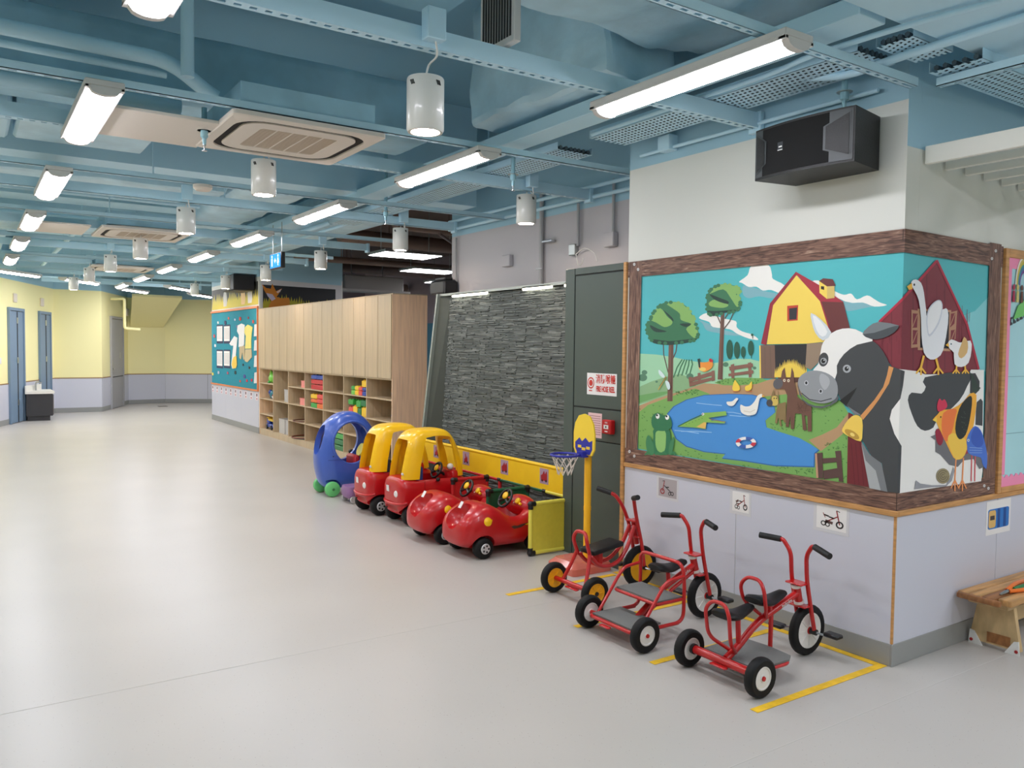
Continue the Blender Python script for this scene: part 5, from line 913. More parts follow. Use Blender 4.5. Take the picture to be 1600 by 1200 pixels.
# sloped stair soffit and yellow sprinkler pipe in the far corner
a0, a1, a2, a3 = (3.64, 23.75, 2.86), (4.75, 23.75, 2.86), (4.58, 23.9, 2.06), (3.72, 23.8, 2.06)
sf = obj('trim_5', B().m(yellow_w).prism([(3.55, 22.7, 2.84), (4.8, 22.9, 2.84), (4.52, 23.98, 2.08), (3.68, 23.9, 2.08)], (0, .02, .06)), smooth=0, kind='structure')
pipe('yellow_pipe', [(2.98, 22.1, 2.72), (3.25, 21.9, 2.72), (3.25, 21.9, 2.0), (3.6, 21.9, 1.97)], .035, 'yellow painted pipe stepping down beside the grey door', m_=yellow_w, fil=.05)
o = empty('floor_box', (0, 0, 0), label='small dark floor socket lid near the far corner', cat='floor socket'); p_ = onz(254, 635); o.location = p_; WORLD[o.name] = p_; obj('lid', B().m(dk2).box(p_+V((-.11, -.11, .0005)), p_+V((.11, .11, .008)), .003), o)
o2 = on_wall('emergency_light', WC1, WB1, .25, .5, 2.35, 2.55, cream_p, None, .1, .02); tag(o2, 'cream twin emergency lamp box above the far grey door', 'emergency light')

# ---------------------------------------------------------------- short face: bulletin board, cards, canopy, loudspeaker
pinkb = mat('pink_border_paper', (248, 150, 186), .7); bluep = mat('pale_blue_backing', (176, 222, 228), .75, noise=.04, nscale=3)
bd = empty('bulletin_board', (5.4, CY-.02, .80), label='pale blue bulletin board with pink border and oak frame at the right edge', cat='notice board')
faceR('backing', 4.93, 6.3, .835, 2.15, bluep, bd, .012, 0); faceR('frame_stile', 4.89, 4.93, .802, 2.2, oak, bd, .022, .003); faceR('frame_stile', 6.3, 6.34, .802, 2.2, oak, bd, .022, .003); faceR('frame_rail', 4.93, 6.3, 2.15, 2.2, oak, bd, .022, .003); faceR('frame_rail', 4.93, 6.3, .802, .835, oak, bd, .022, .003)
sc_ = [(4.93, CY-.0135, .835), (6.3, CY-.0135, .835), (6.3, CY-.0135, .88)]; x = 6.3
while x > 4.95: sc_ += [(x-.012, CY-.0135, .900), (x-.03, CY-.0135, .904), (x-.05, CY-.0135, .885)]; x -= .058
b = B().m(pinkb).prism(sc_+[(4.93, CY-.0135, .885)], (0, -.002, 0)); tri(b); obj('border_strip', b, bd, smooth=0)
faceR('border_strip', 4.93, 4.975, .905, 2.15, pinkb, bd, .002, 0, .0135); faceR('border_strip', 4.975, 6.3, 2.09, 2.15, pinkb, bd, .002, 0, .0135)
faceR('panel_joint', 4.98, 5.5, 1.14, 1.143, mat('joint_line', (130, 170, 178), .8), bd, .001, 0, .012); faceR('panel_joint', 4.98, 5.5, 1.47, 1.473, MATS['joint_line'], bd, .001, 0, .012)  # thin darker lines mark the joints of the backing
rbw = empty('rainbow_sticker', (5.12, CY-.02, 1.9), label='rainbow cut-out with small children figures on the bulletin board corner', cat='cut-out'); rc = (5.11, 2.0)
for i, c in enumerate(((246, 238, 226), (214, 196, 110), (206, 190, 70), (60, 150, 150), (70, 120, 170), (120, 80, 150))):
    r0, r1 = .155-i*.015, .155-(i+1)*.015; b = B().m(mat('rainbow_%d' % i, c, .6)); ts = [PI*k/16 for k in range(17)]
    b.prism([(rc[0]+r0*.62*math.cos(t), CY-.016, rc[1]+r0*1.1*math.sin(t)) for t in ts]+[(rc[0]+r1*.62*math.cos(t), CY-.016, rc[1]+r1*1.1*math.sin(t)) for t in ts[::-1]], (0, -.003, 0)); obj('band', b, rbw, smooth=0)
obj('green_hill', B().m(mat('hill_green', (120, 204, 110), .6)).prism([(5.0, CY-.0195, 1.80), (5.3, CY-.0195, 1.86), (5.3, CY-.0195, 1.93), (5.15, CY-.0195, 1.93), (5.05, CY-.0195, 1.88)], (0, -.002, 0)), rbw, smooth=0)
for x, c in ((4.995, (176, 50, 84)), (5.04, (220, 200, 120)), (5.09, (110, 70, 60)), (5.14, (200, 190, 210)), (5.19, (60, 100, 170))): obj('child_figure', B().m(mat('kid_%d%d' % (c[0], c[2]), c, .6)).prism([(x-.014, CY-.0195, 1.9), (x+.014, CY-.0195, 1.9), (x+.01, CY-.0195, 1.965), (x-.01, CY-.0195, 1.965)], (0, -.003, 0)).ell((x, CY-.0205, 1.985), (.014, .003, .018), 10, 6), rbw)
for k, x in enumerate((4.985, 5.025, 5.065, 5.105, 5.145)): obj('letter_shape', B().m(mat('dark_letter', (60, 64, 72), .6)).prism([(x-.012, CY-.0165, 1.765+k*.012), (x+.012, CY-.0165, 1.77+k*.012), (x+.012, CY-.0165, 1.78+k*.012), (x-.003, CY-.0165, 1.785+k*.012), (x-.003, CY-.0165, 1.80+k*.012), (x+.012, CY-.0165, 1.805+k*.012), (x+.01, CY-.0165, 1.815+k*.012), (x-.012, CY-.0165, 1.81+k*.012)], (0, -.002, 0)), rbw, smooth=0)
bp = empty('bus_poster', (4.94, CY-.01, .57), label='white sheet with a blue card picture below the oak rail on the short wall', cat='poster'); faceR('sheet', 4.805, 5.085, .565, .76, paper, bp, .001, 0, .0045)
card = rsq(.5, .09); obj('blue_card', B().m(mat('card_blue', (40, 120, 200), .5)).prism([(4.945+p[0]*.24, CY-.0056, .655+p[1]*.115) for p in card], (0, -.0008, 0)), bp, smooth=0)
obj('card_stripe', B().m(mat('card_blue_dark', (24, 76, 150), .5)).box((4.93, CY-.0068, .60), (4.96, CY-.0065, .71)).box((5.0, CY-.0068, .60), (5.03, CY-.0065, .71)), bp, smooth=0); obj('card_badge', B().m(mat('card_tan', (230, 186, 110), .5)).prism([(4.87+p[0]*.08, CY-.0066, .655+p[1]*.10) for p in rsq(.5, .2)], (0, -.0008, 0)), bp, smooth=0); obj('badge_mark', B().m(mat('card_dark', (70, 60, 60), .5)).box((4.845, CY-.0078, .65), (4.895, CY-.0075, .675)), bp, smooth=0)
# photo cards above the tricycles
ph_red, ph_blk, ph_grey = mat('photo_red', (150, 44, 44), .5), mat('photo_black', (40, 36, 38), .5), mat('photo_grey', (176, 168, 170), .5)
def card_photo(y0, y1, z0, z1, bgm, label, kind):
    o = empty('photo_card', (CX-.01, (y0+y1)/2, z0), label=label, cat='photo', group='tricycle photos on the wall'); faceL('sleeve', y0-.015, y1+.02, z0-.018, z1+.01, mat('clear_sleeve', (214, 214, 218), .3), o, .0008, 0, .0045); faceL('print', y0, y1, z0, z1, bgm, o, .0006, 0, .0054)
    cy_, cz = (y0+y1)/2, (z0+z1)/2; w_, h_ = (y1-y0), (z1-z0); P = lambda u, v: (CX-.0064, cy_-u*w_, cz+v*h_); b = B()
    def ringp(u, v, r, mt):
        b.m(mt); n = 14; b.faces([P(u+r*math.cos(2*PI*i/n), v+r*1.25*math.sin(2*PI*i/n)) for i in range(n)]+[P(u+r*.6*math.cos(2*PI*i/n), v+r*.75*math.sin(2*PI*i/n)) for i in range(n)], [[i, (i+1) % n, n+(i+1) % n, n+i] for i in range(n)])
    def seg(u0, v0, u1, v1, t, mt): b.m(mt); du, dv = u1-u0, v1-v0; l_ = math.hypot(du, dv); nx, ny = -dv/l_*t, du/l_*t; b.poly([P(u0+nx, v0+ny), P(u1+nx, v1+ny), P(u1-nx, v1-ny), P(u0-nx, v0-ny)])
    s0 = -1 if kind == 0 else 1
    ringp(s0*.28, -.22, .13, ph_red if kind == 0 else ph_blk); ringp(-s0*.26, -.26, .09, ph_blk); ringp(-s0*.12, -.29, .08, ph_blk)
    seg(-s0*.2, -.2, s0*.2, .12, .022, ph_red if kind else ph_blk); seg(s0*.28, -.22, s0*.17, .38, .02, ph_red); seg(s0*.17, .38, s0*.28, .34, .016, ph_blk); seg(-s0*.08, .06, s0*.1, .02, .03, ph_blk)
    if kind == 2: seg(-.25, .12, -.08, .08, .03, ph_blk); seg(-.28, .2, -.2, 0, .012, ph_red)
    if kind == 1: seg(-.28, -.02, -.12, .08, .05, mat('photo_brown', (96, 70, 64), .5)); seg(-.28, -.1, -.05, -.1, .03, MATS['photo_brown'])
    if kind == 2: seg(-.2, -.14, .05, -.2, .06, mat('photo_brown', (96, 70, 64), .5))
    b.flat = True; obj('tricycle_picture', b, o, smooth=0)
card_photo(3.832, 4.0, .617, .74, ph_grey, 'grey photo card of a tricycle, nearest the dark cupboard', 0); card_photo(3.232, 3.36, .625, .745, paper, 'white photo card of a platform tricycle over the panel joint', 1); card_photo(2.58, 2.765, .635, .76, paper, 'white photo card of a twin-seat tricycle nearest the wall corner', 2)
# white slatted canopy at the upper right
cn = empty('slatted_canopy', (4.6, 1.6, 2.5), label='white slatted canopy of hanging boards at the upper right', cat='canopy'); wp_ = mat('canopy_white', (240, 238, 228), .5)
for k in range(8): x = 4.04+k*.195; obj('board', B().m(wp_).box((x, .1, 2.555-.004*k), (x+.028, CY-.012, 2.645-.002*k), .003), cn, smooth=0)
for y in (.3, 1.2): obj('cross_bar', B().m(wp_).box((4.065, y, 2.59), (5.43, y+.03, 2.63), .003), cn, smooth=0); [obj('hanger', B().m(steel).cyl((x, y+.015, 2.63), (x, y+.015, ZS), .005, seg=6), cn) for x in (4.4, 5.3)]
# loudspeaker
spk = empty('loudspeaker', (3.72, 2.66, 2.49), label='black wide loudspeaker with angled grilles high on the white wall', cat='loudspeaker'); blk = mat('speaker_black', (22, 23, 24), .5, bump=.2, bscale=160); blk2 = mat('speaker_cloth', (9, 9, 10), .9); dgr = mat('speaker_grey', (60, 65, 67), .45)
SY0, SY1, SZ0, SZ1 = 2.40, 3.0, 2.53, 2.80; SXB, SXF = 3.885, 3.60
def frontx(y): t = (y-(SY0+SY1)/2)/((SY1-SY0)/2); return SXF-.035*(1-t*t)+.0
ys = [SY0+(SY1-SY0)*i/12 for i in range(13)]; outline = [(SXB, SY0+.05), *[(frontx(y), y) for y in ys], (SXB, SY1-.05)]
tl = M.Rotation(0.0, 3, 'Y')
obj('case', B().m(blk).prism([(x, y, SZ0) for x, y in outline], (0, 0, SZ1-SZ0)), spk, smooth=25)
def fr_strip(nm, y0, y1, z0, z1, mt, e, shape=None):
    n = 8; yy = [y0+(y1-y0)*i/n for i in range(n+1)]; z0f = z0 if callable(z0) else (lambda y: z0); z1f = z1 if callable(z1) else (lambda y: z1); b = B().m(mt)
    b.ring_strip([[(frontx(y)-e, y, z0f(y)) for y in yy], [(frontx(y)-e, y, z1f(y)) for y in yy]], closed_u=False, cap=False); b.ring_strip([[(frontx(y)-e, y, z1f(y)) for y in yy], [(frontx(y)+.002, y, z1f(y)) for y in yy]], closed_u=False, cap=False); b.flat = True; return obj(nm, b, spk, smooth=30)
fr_strip('front_cloth', SY0+.12, SY1-.03, SZ0+.015, SZ1-.012, blk2, .002)
for ya, yb, sg_ in ((SY0+.008, SY0+.125, 1), (SY1-.06, SY1-.004, -1)):
    fr_strip('corner_plate', ya, yb, SZ0+.012, SZ1-.01, dgr, .003); ym = ya if sg_ > 0 else yb; yo = (yb+.03) if sg_ > 0 else (ya-.03)
    lo = lambda y, ym=ym, yo=yo: SZ0+.03+.055*abs(y-ym)/abs(yo-ym); hi = lambda y, ym=ym, yo=yo: SZ1-.025-.06*abs(y-ym)/abs(yo-ym)
    fr_strip('grille_rim', min(ym, yo)+(.008 if sg_ > 0 else 0), max(ym, yo)-(0 if sg_ > 0 else .008), lambda y: lo(y)-.008, lambda y: hi(y)+.008, dgr, .006); fr_strip('grille', min(ym, yo)+.014, max(ym, yo)-.014, lo, hi, blk, .009)
fr_strip('badge', 2.795, 2.83, 2.655, 2.70, mat('badge_dark', (46, 50, 54), .4), .0035); fr_strip('badge_mark', 2.80, 2.822, 2.672, 2.679, white_p, .0045); fr_strip('badge_mark', 2.797, 2.829, 2.657, 2.661, white_p, .0045)
obj('wall_bracket', B().m(black_p).box((3.84, 2.6, SZ0+.05), (3.9, 2.8, SZ1-.05)), spk, smooth=0); obj('top_bracket', B().m(black_p).box((3.68, 2.62, SZ1), (3.78, 2.74, SZ1+.02), .004), spk)

# ---------------------------------------------------------------- bench and the tool on it
bw = mat('acacia_wood', (206, 156, 98), .4, noise=.3, nscale=3, stretch=(1.2, 14, 6)); bw2 = mat('acacia_wood_dark', (160, 106, 60), .4, noise=.3, nscale=3, stretch=(1.2, 14, 6)); ply = mat('plywood', (206, 176, 128), .5, noise=.15, nscale=4, stretch=(1, 6, 2))
bn = empty('wooden_bench', (5.2, 2.17, 0), label='low wooden bench against the short wall', cat='bench'); ZT = .305
for k, (y0, y1, mt) in enumerate(((2.03, 2.10, bw), (2.102, 2.17, bw2), (2.172, 2.235, bw), (2.237, 2.297, bw))): obj('seat_board', B().m(mt).box((4.50+.03*(k == 0), y0, ZT-.035), (6.1, y1, ZT), .008, seg=2), bn, smooth=30)
obj('seat_end', B().m(bw2).box((4.47, 2.06, ZT-.034), (4.502, 2.29, ZT-.001), .012, seg=2), bn, smooth=30)
for x in (4.62, 5.9): obj('end_panel', B().m(ply).prism([(x, 2.02, .02), (x, 2.285, .02), (x, 2.245, ZT-.06), (x, 2.06, ZT-.06)], (.03, 0, 0)), bn, smooth=0); obj('cleat', B().m(ply).box((x-.06, 2.06, ZT-.065), (x+.05, 2.27, ZT-.036), .004), bn, smooth=0); obj('end_inlay', B().m(bw2).box((x-.003, 2.07, .03), (x, 2.19, .085)), bn, smooth=0)
obj('stretcher', B().m(ply).box((4.66, 2.14, .12), (5.9, 2.165, .2)), bn, smooth=0)
for x in (4.612, 5.892):
    for y0, s0 in ((2.285, -1), (2.02, 1)): obj('foot_plate', B().m(white_p).prism([(x, y0, 0), (x, y0+s0*.075, 0), (x, y0+s0*.03, .07), (x, y0+s0*.006, .075)], (.007, 0, 0)), bn, smooth=0); obj('foot_screw', B().m(mat('red_screw', (170, 40, 40), .4)).lathe([(.001, 0), (.009, 0), (.009, .003), (.001, .003)], (x, y0+s0*.016, .02), (-1, 0, 0), 10), bn)
pa = empty('hand_tool', (4.73, 2.12, ZT), label='orange and green hand tool with metal tip lying on the bench', cat='tool'); 
obj('handle', B().m(colr['orange']).tube([(4.67, 2.12, ZT+.016), (4.72, 2.12, ZT+.03), (4.80, 2.13, ZT+.034), (4.93, 2.15, ZT+.02)], .012, 8, smooth=4), pa); obj('handle', B().m(colr['orange']).tube([(4.67, 2.11, ZT+.014), (4.75, 2.085, ZT+.014), (4.88, 2.07, ZT+.014)], .011, 8, smooth=4), pa)
obj('grip_sleeve', B().m(colr['dgreen']).tube([(4.71, 2.105, ZT+.018), (4.83, 2.10, ZT+.02), (4.93, 2.10, ZT+.02)], .014, 8, smooth=3), pa); obj('tip', B().m(steel).tube([(4.67, 2.115, ZT+.014), (4.62, 2.115, ZT+.01), (4.59, 2.118, ZT+.007)], lambda t: .011-.006*t, 8), pa)

# ---------------------------------------------------------------- parking tape on the floor
tape = mat('yellow_floor_tape', (244, 196, 44), .5, noise=.12, nscale=20)
for k, (x0, x1, y, lb) in enumerate(((2.89, 3.888, 2.345, 'nearest the wall corner'), (2.89, 3.82, 2.995, 'between the twin-seat and platform tricycles'), (2.90, 3.82, 3.635, 'beside the platform tricycle'), (2.90, 3.82, 4.35, 'nearest the dark cupboard'))): obj('floor_tape', B().m(tape).box((x0, y-.022, .0012), (x1, y+.022, .0022)), smooth=0, label='yellow parking tape strip across the floor, %s' % lb, cat='floor tape', group='yellow parking tape')
obj('floor_tape', B().m(tape).box((3.844, 2.368, .0012), (3.888, 4.4, .0022)), smooth=0, label='long yellow tape strip along the foot of the mural wall', cat='floor tape', group='yellow parking tape')

# ---------------------------------------------------------------- tricycles
red_t = mat('red_frame_enamel', (192, 24, 26), .3, coat=.3); tyre = mat('black_tyre', (20, 20, 21), .6, spec=.3); hubw = mat('white_hub', (232, 230, 226), .4); huby = mat('yellow_hub', (244, 176, 24), .4); seatb = mat('black_saddle', (19, 19, 21), .45, spec=.35); platg = mat('grey_rubber_deck', (116, 118, 116), .7, bump=.5, bscale=220)
def wheel(root, c, r, wd, hub, hr, cap=red_t, ribs=0, nm='wheel'):
    c = V(c); a = (0, 1, 0); w2 = wd/2
    t = obj(nm, B().m(tyre).lathe([(hr, -w2*.7), (hr+.004, -w2*.95), (r*.88, -w2), (r*.97, -w2*.7), (r, -w2*.3), (r, w2*.3), (r*.97, w2*.7), (r*.88, w2), (hr+.004, w2*.95), (hr, w2*.7)], c, a, 28, False), root, local=True)
    h = obj('hub', B().m(hub).lathe([(.001, -w2*.8), (hr*.3, -w2*.8), (hr*.35, -w2*.66), (hr*.85, -w2*.66), (hr*.93, -w2*.85), (hr+.002, -w2*.8), (hr+.002, w2*.8), (hr*.93, w2*.85), (hr*.85, w2*.66), (hr*.35, w2*.66), (hr*.3, w2*.8), (.001, w2*.8)], c, a, 28), t, local=True)
    for i in range(ribs):
        t_ = 2*PI*i/ribs
        for s0 in (-1, 1): d_ = V((math.cos(t_), 0, math.sin(t_))); n_ = V((-math.sin(t_), 0, math.cos(t_)))*.004; p0, p1 = c+d_*hr*.32+V((0, s0*w2*.65, 0)), c+d_*hr*.9+V((0, s0*w2*.65, 0)); obj('rib', B().m(hub).prism([p0-n_, p0+n_, p1+n_, p1-n_], (0, s0*.005, 0)), t, local=True, smooth=0)
    for s0 in (-1, 1): obj('hub_cap', B().m(cap).lathe([(.001, 0), (hr*.22, 0), (hr*.2, .006), (.001, .008)], c+V((0, s0*w2*.8, 0)), (0, s0, 0), 14), t, local=True)
    return t
def tri_tube(root, nm, pts, r, m_=red_t, fil=.05, par=None, seg=10): return obj(nm, B().m(m_).tube(rounded(pts, fil, 6), r, seg), par or root, smooth=60, local=True)
def saddle(root, x0, x1, z, hw=.07, nm='saddle', tilt=0.):
    rings = []; n = 14; L = 9
    for i in range(L+1):
        t = i/L; x = x0+(x1-x0)*t; wv = hw*(1 if t < .25 else 1-.72*((t-.25)/.75)**.8)*(.75 if i == 0 else 1); hz = .024*(1 if i not in (0, L) else .6); zz = z+.018*math.cos(t*PI*2)*.5+tilt*t
        rings.append([(x, wv*math.copysign(abs(math.cos(2*PI*j/n))**.8, math.cos(2*PI*j/n)), zz+hz*math.sin(2*PI*j/n)) for j in range(n)])
    return obj(nm, B().m(seatb).ring_strip(rings), root, smooth=50, local=True)
def steer(root, ax, ar, top, grip_in, grip_out, yb, zb, nm='handlebar', zc=.39):
    """fork legs that run up into the two handlebars"""
    for s0 in (-1, 1):
        y_ = s0*yb; tri_tube(root, nm, [(ax, y_, ar), (ax-.045, y_, .30), (ax-.075, y_, zc+.03), (top[0], y_, top[1]-.03), (grip_in[0], s0*grip_in[1]*.82, grip_in[2]), (grip_in[0], s0*grip_in[1], grip_in[2])], .0115)
        obj('grip', B().m(blackr).tube([(grip_in[0], s0*(grip_in[1]-.004), grip_in[2]), (grip_out[0], s0*grip_out[1], grip_out[2]+(.024 if s0 > 0 and ax < .68 else 0))], .0165, 12), root, smooth=60, local=True)
def pedals(root, ax, az, wy):
    obj('crank_axle', B().m(black_p).cyl((ax, -wy, az), (ax, wy, az), .016, seg=12), root, local=True)
    for s0, dx, dz in ((-1, .03, -.0), (1, -.06, .0)):
        a_, c_ = V((ax, s0*wy, az)), V((ax+dx*1.2, s0*(wy+.03), az+dz)); obj('crank', B().m(steel).tube([a_, V((a_.x+dx*.5, c_.y, az-.005)), c_], .006, 8, smooth=3), root, local=True); obj('pedal', B().m(black_p).box((c_.x-.028, min(s0*(wy+.03), s0*(wy+.115)), c_.z-.011), (c_.x+.028, max(s0*(wy+.03), s0*(wy+.115)), c_.z+.011), .006), root, local=True)
def head(root, a, c):
    a, c = V(a), V(c); obj('head_tube', B().m(red_t).cyl(a, c, .021, seg=14), root, local=True); d_ = (c-a).normalized()
    for p in (a, c): obj('collar', B().m(hubw).cyl(p-d_*.007, p+d_*.007, .026, seg=16), root, local=True)
    obj('steering_plate', B().m(red_t).box((a.x-.03, -.052, a.z+.010), (a.x+.045, .052, a.z+.020), .006), root, local=True); obj('lower_plate', B().m(red_t).box((c.x-.02, -.052, c.z-.024), (c.x+.035, .052, c.z-.013), .004), root, local=True)
# twin-seat tricycle
T = empty('twin_seat_tricycle', (3.03, 2.65, 0), label='red tricycle with two black saddles and grey deck, nearest the wall corner', cat='tricycle', group='red tricycles')
for s0 in (-1, 1): wheel(T, (0, s0*.222, .094), .094, .05, hubw, .054)
obj('rear_axle', B().m(red_t).cyl((0, -.195, .098), (0, .195, .098), .021, seg=14), T, local=True); obj('axle_sleeve', B().m(black_p).cyl((0, .18, .098), (0, .197, .098), .026, seg=14), T, local=True)
obj('towing_hook', B().m(red_t).box((-.045, -.05, .075), (-.015, .05, .085), .008), T, local=True)
wheel(T, (.645, 0, .134), .134, .046, hubw, .093, ribs=8, nm='front_wheel')
mt_ = tri_tube(T, 'main_tube', [(.02, 0, .105), (.10, 0, .145), (.24, 0, .245), (.56, 0, .345)], .0185, fil=.1); head(T, (.548, 0, .383), (.572, 0, .295))
d_ = V((.32, 0, .1)).normalized(); text('frame_lettering', 'Italtrike', .026, V((.45, -.0192, .311)), d_, (-d_.z, 0, d_.x), hubw, mt_, .0006, local=True)
steer(T, .645, .134, (.56, .58), (.548, .108, .608), (.515, .215, .588), .047, .39); pedals(T, .645, .134, .06)
saddle(T, .205, .45, .352); saddle(T, -.035, .2, .322); 
for x0, xb, zt, zb, nm in ((.20, .30, .472, .262, 'back_hoop'), (-.05, .075, .392, .128, 'back_hoop')): tri_tube(T, nm, [(xb, .012, zb), (x0+.02, .07, zb+.08), (x0, .075, zt-.045), (x0+.01, .04, zt), (x0+.01, -.04, zt), (x0, -.075, zt-.045), (x0+.02, -.07, zb+.08), (xb, -.012, zb)], .0095, fil=.045)
for x, z0, z1 in ((.345, .275, .34), (.11, .16, .31)): obj('seat_post', B().m(red_t).cyl((x, 0, z0), (x-.01, 0, z1), .013, seg=10), T, local=True)
obj('deck_post', B().m(red_t).cyl((.35, 0, .095), (.352, 0, .285), .012, seg=10), T, local=True)
deck = [(.045, -.165), (.28, -.17), (.33, -.14), (.345, 0), (.33, .14), (.28, .17), (.045, .165)]; obj('deck', B().m(platg).prism([(x, y, .094) for x, y in deck], (0, 0, .01)), T, local=True, smooth=0); tri_tube(T, 'deck_edge', [(.03, -.17, .088), (.285, -.175, .088), (.35, 0, .088), (.285, .175, .088), (.03, .17, .088)], .008)
# platform tricycle
T = empty('platform_tricycle', (2.965, 3.36, 0), label='red tricycle with two grey standing steps and side rails, the middle one', cat='tricycle', group='red tricycles')
for s0 in (-1, 1): wheel(T, (0, s0*.232, .094), .094, .05, hubw, .052)
wheel(T, (.70, 0, .136), .136, .046, hubw, .095, ribs=8, nm='front_wheel')
obj('rear_axle', B().m(red_t).cyl((0, -.21, .094), (0, .21, .094), .014, seg=12), T, local=True)
mt_ = tri_tube(T, 'main_tube', [(.13, 0, .075), (.36, 0, .235), (.61, 0, .335)], .018, fil=.06); tri_tube(T, 'lower_tube', [(.2, 0, .088), (.4, 0, .2), (.615, 0, .3)], .011)
d_ = V((.25, 0, .1)).normalized(); text('frame_lettering', 'Italtrike', .024, V((.52, -.0187, .30)), d_, (-d_.z, 0, d_.x), hubw, mt_, .0006, local=True)
head(T, (.594, 0, .383), (.62, 0, .295)); steer(T, .70, .136, (.605, .585), (.59, .108, .61), (.545, .215, .60), .047, .39); pedals(T, .70, .136, .06); saddle(T, .28, .53, .352, .065); obj('seat_post', B().m(red_t).cyl((.4, 0, .25), (.39, 0, .34), .013, seg=10), T, local=True)
for x0, x1, z, hy, nm in ((-.03, .18, .10, .165, 'lower_step'), (.15, .34, .222, .168, 'upper_step')): obj(nm, B().m(platg).prism([(x0+p[0], p[1], z) for p in ((.0, -hy), (x1-x0, -hy), (x1-x0, hy), (0, hy))], (0, 0, .009)), T, local=True, smooth=0)
tri_tube(T, 'step_frame', [(.3, -.175, .088), (-.04, -.178, .092), (-.04, .178, .092), (.3, .175, .088)], .0105, fil=.03)
tri_tube(T, 'step_frame', [(.34, -.172, .215), (.14, -.172, .215), (.14, .172, .215), (.34, .172, .215)], .0095, fil=.02)
tri_tube(T, 'back_hoop', [(.0, -.178, .09), (.34, -.178, .09), (.345, -.178, .30), (.335, -.172, .415), (.335, .172, .415), (.345, .178, .30), (.34, .178, .09), (.0, .178, .09)], .0105, fil=.06)
for s0 in (-1, 1): tri_tube(T, 'side_rail', [(.02, s0*.175, .1), (.17, s0*.175, .29), (.215, s0*.175, .335), (.343, s0*.177, .345)], .0095, fil=.05)
obj('towing_hook', B().m(red_t).box((-.075, -.02, .07), (-.045, .06, .082), .008), T, local=True)
# tall-handlebar tricycle with yellow hubs
T = empty('yellow_hub_tricycle', (3.20, 4.035, 0), label='red tricycle with yellow wheel hubs and tall handlebars by the dark cupboard', cat='tricycle', group='red tricycles')
for s0 in (-1, 1): wheel(T, (0, s0*.21, .10), .10, .048, huby, .062, black_p, ribs=6)
wheel(T, (.565, 0, .142), .142, .05, huby, .098, black_p, ribs=4, nm='front_wheel')
obj('rear_axle', B().m(red_t).cyl((0, -.19, .10), (0, .19, .10), .015, seg=12), T, local=True); obj('axle_bracket', B().m(red_t).box((-.03, -.06, .075), (.0, .06, .085), .008), T, local=True)
for s0 in (-1, 1):
    tri_tube(T, 'frame_tube', [(.49, s0*.022, .43), (.43, s0*.03, .30), (.34, s0*.045, .215), (.24, s0*.055, .195), (.15, s0*.058, .215), (.09, s0*.06, .28)], .0135, fil=.07)
    tri_tube(T, 'rear_leg', [(.0, s0*.115, .105), (.05, s0*.085, .22), (.075, s0*.065, .30)], .0125)
tri_tube(T, 'back_hoop', [(.08, -.062, .28), (.045, -.07, .385), (.055, -.045, .435), (.055, .045, .435), (.045, .07, .385), (.08, .062, .28)], .0125, fil=.05)
obj('seat', B().m(seatb).box((.10, -.075, .30), (.36, .075, .336), .014, M.Rotation(-.14, 3, 'Y'), 2), T, local=True); obj('seat_bracket', B().m(red_t).box((.16, -.05, .20), (.2, .05, .30), .005), T, local=True)
for s0 in (-1, 1):
    tri_tube(T, 'handlebar', [(.565, s0*.046, .142), (.54, s0*.046, .30), (.50, s0*.044, .44), (.46, s0*.06, .55), (.42, s0*.09, .622), (.395, s0*.112, .638)], .0125, fil=.08); obj('grip', B().m(blackr).tube([(.40, s0*.108, .636), (.352, s0*.2, .66)], .017, 12), T, smooth=60, local=True)
obj('steering_plate', B().m(red_t).box((.47, -.05, .455), (.505, .05, .47), .004), T, local=True); obj('steering_plate', B().m(red_t).box((.50, -.05, .345), (.535, .05, .36), .004), T, local=True); obj('head_tube', B().m(red_t).cyl((.50, 0, .47), (.535, 0, .30), .018, seg=12), T, local=True); pedals(T, .565, .142, .058)

# ---------------------------------------------------------------- hoop stand
hp = empty('basketball_stand', (3.76, 4.6, 0), label='toy basketball stand with yellow pole and small blue hoop', cat='basketball hoop'); ypole = mat('yellow_pole', (255, 192, 34), .35); bluer = mat('royal_blue', (44, 50, 160), .4); HXP, HYP = 3.72, 4.545
obj('pole', B().m(ypole).cyl((HXP, HYP, .05), (HXP, HYP, .84), .026, seg=18), hp); obj('pole_joint', B().m(ypole).cyl((HXP, HYP, .44), (HXP, HYP, .47), .0275, seg=18), hp)
basem = mat('clear_coral_plastic', (240, 130, 110), .15, alpha=.6); b = B().m(basem); b.ring_strip([[(3.70+p[0]*.36, 4.60+p[1]*.32, 0.001) for p in rsq(.5, .1)], [(3.70+p[0]*.36, 4.60+p[1]*.32, .05) for p in rsq(.5, .1)], [(3.71+p[0]*.3, 4.60+p[1]*.26, .085) for p in rsq(.5, .12)]]); obj('water_base', b, hp, smooth=30)
bdp = [(u*1.2, v) for u, v in ((-.075, .845), (.075, .845), (.098, .89), (.098, 1.0), (.085, 1.07), (.05, 1.125), (0, 1.14), (-.05, 1.125), (-.085, 1.07), (-.098, 1.0), (-.098, .89))]; ang = .25
def hb(u, w_, v): return V((HXP-.03-w_, HYP+u, v))
yb_ = obj('backboard', B().m(mat('backboard_yellow', (250, 214, 60), .4)).prism([hb(u, 0, v) for u, v in bdp], (-.012, 0, 0)), hp, smooth=0); obj('backboard_lower_print', B().m(bluer).prism([hb(u, .0125, v) for u, v in ((-.07, .85), (.07, .85), (.096, .89), (.096, .93), (.05, .965), (.02, .94), (-.02, .97), (-.06, .94), (-.096, .955), (-.096, .89))], (-.001, 0, 0)), hp, smooth=0)
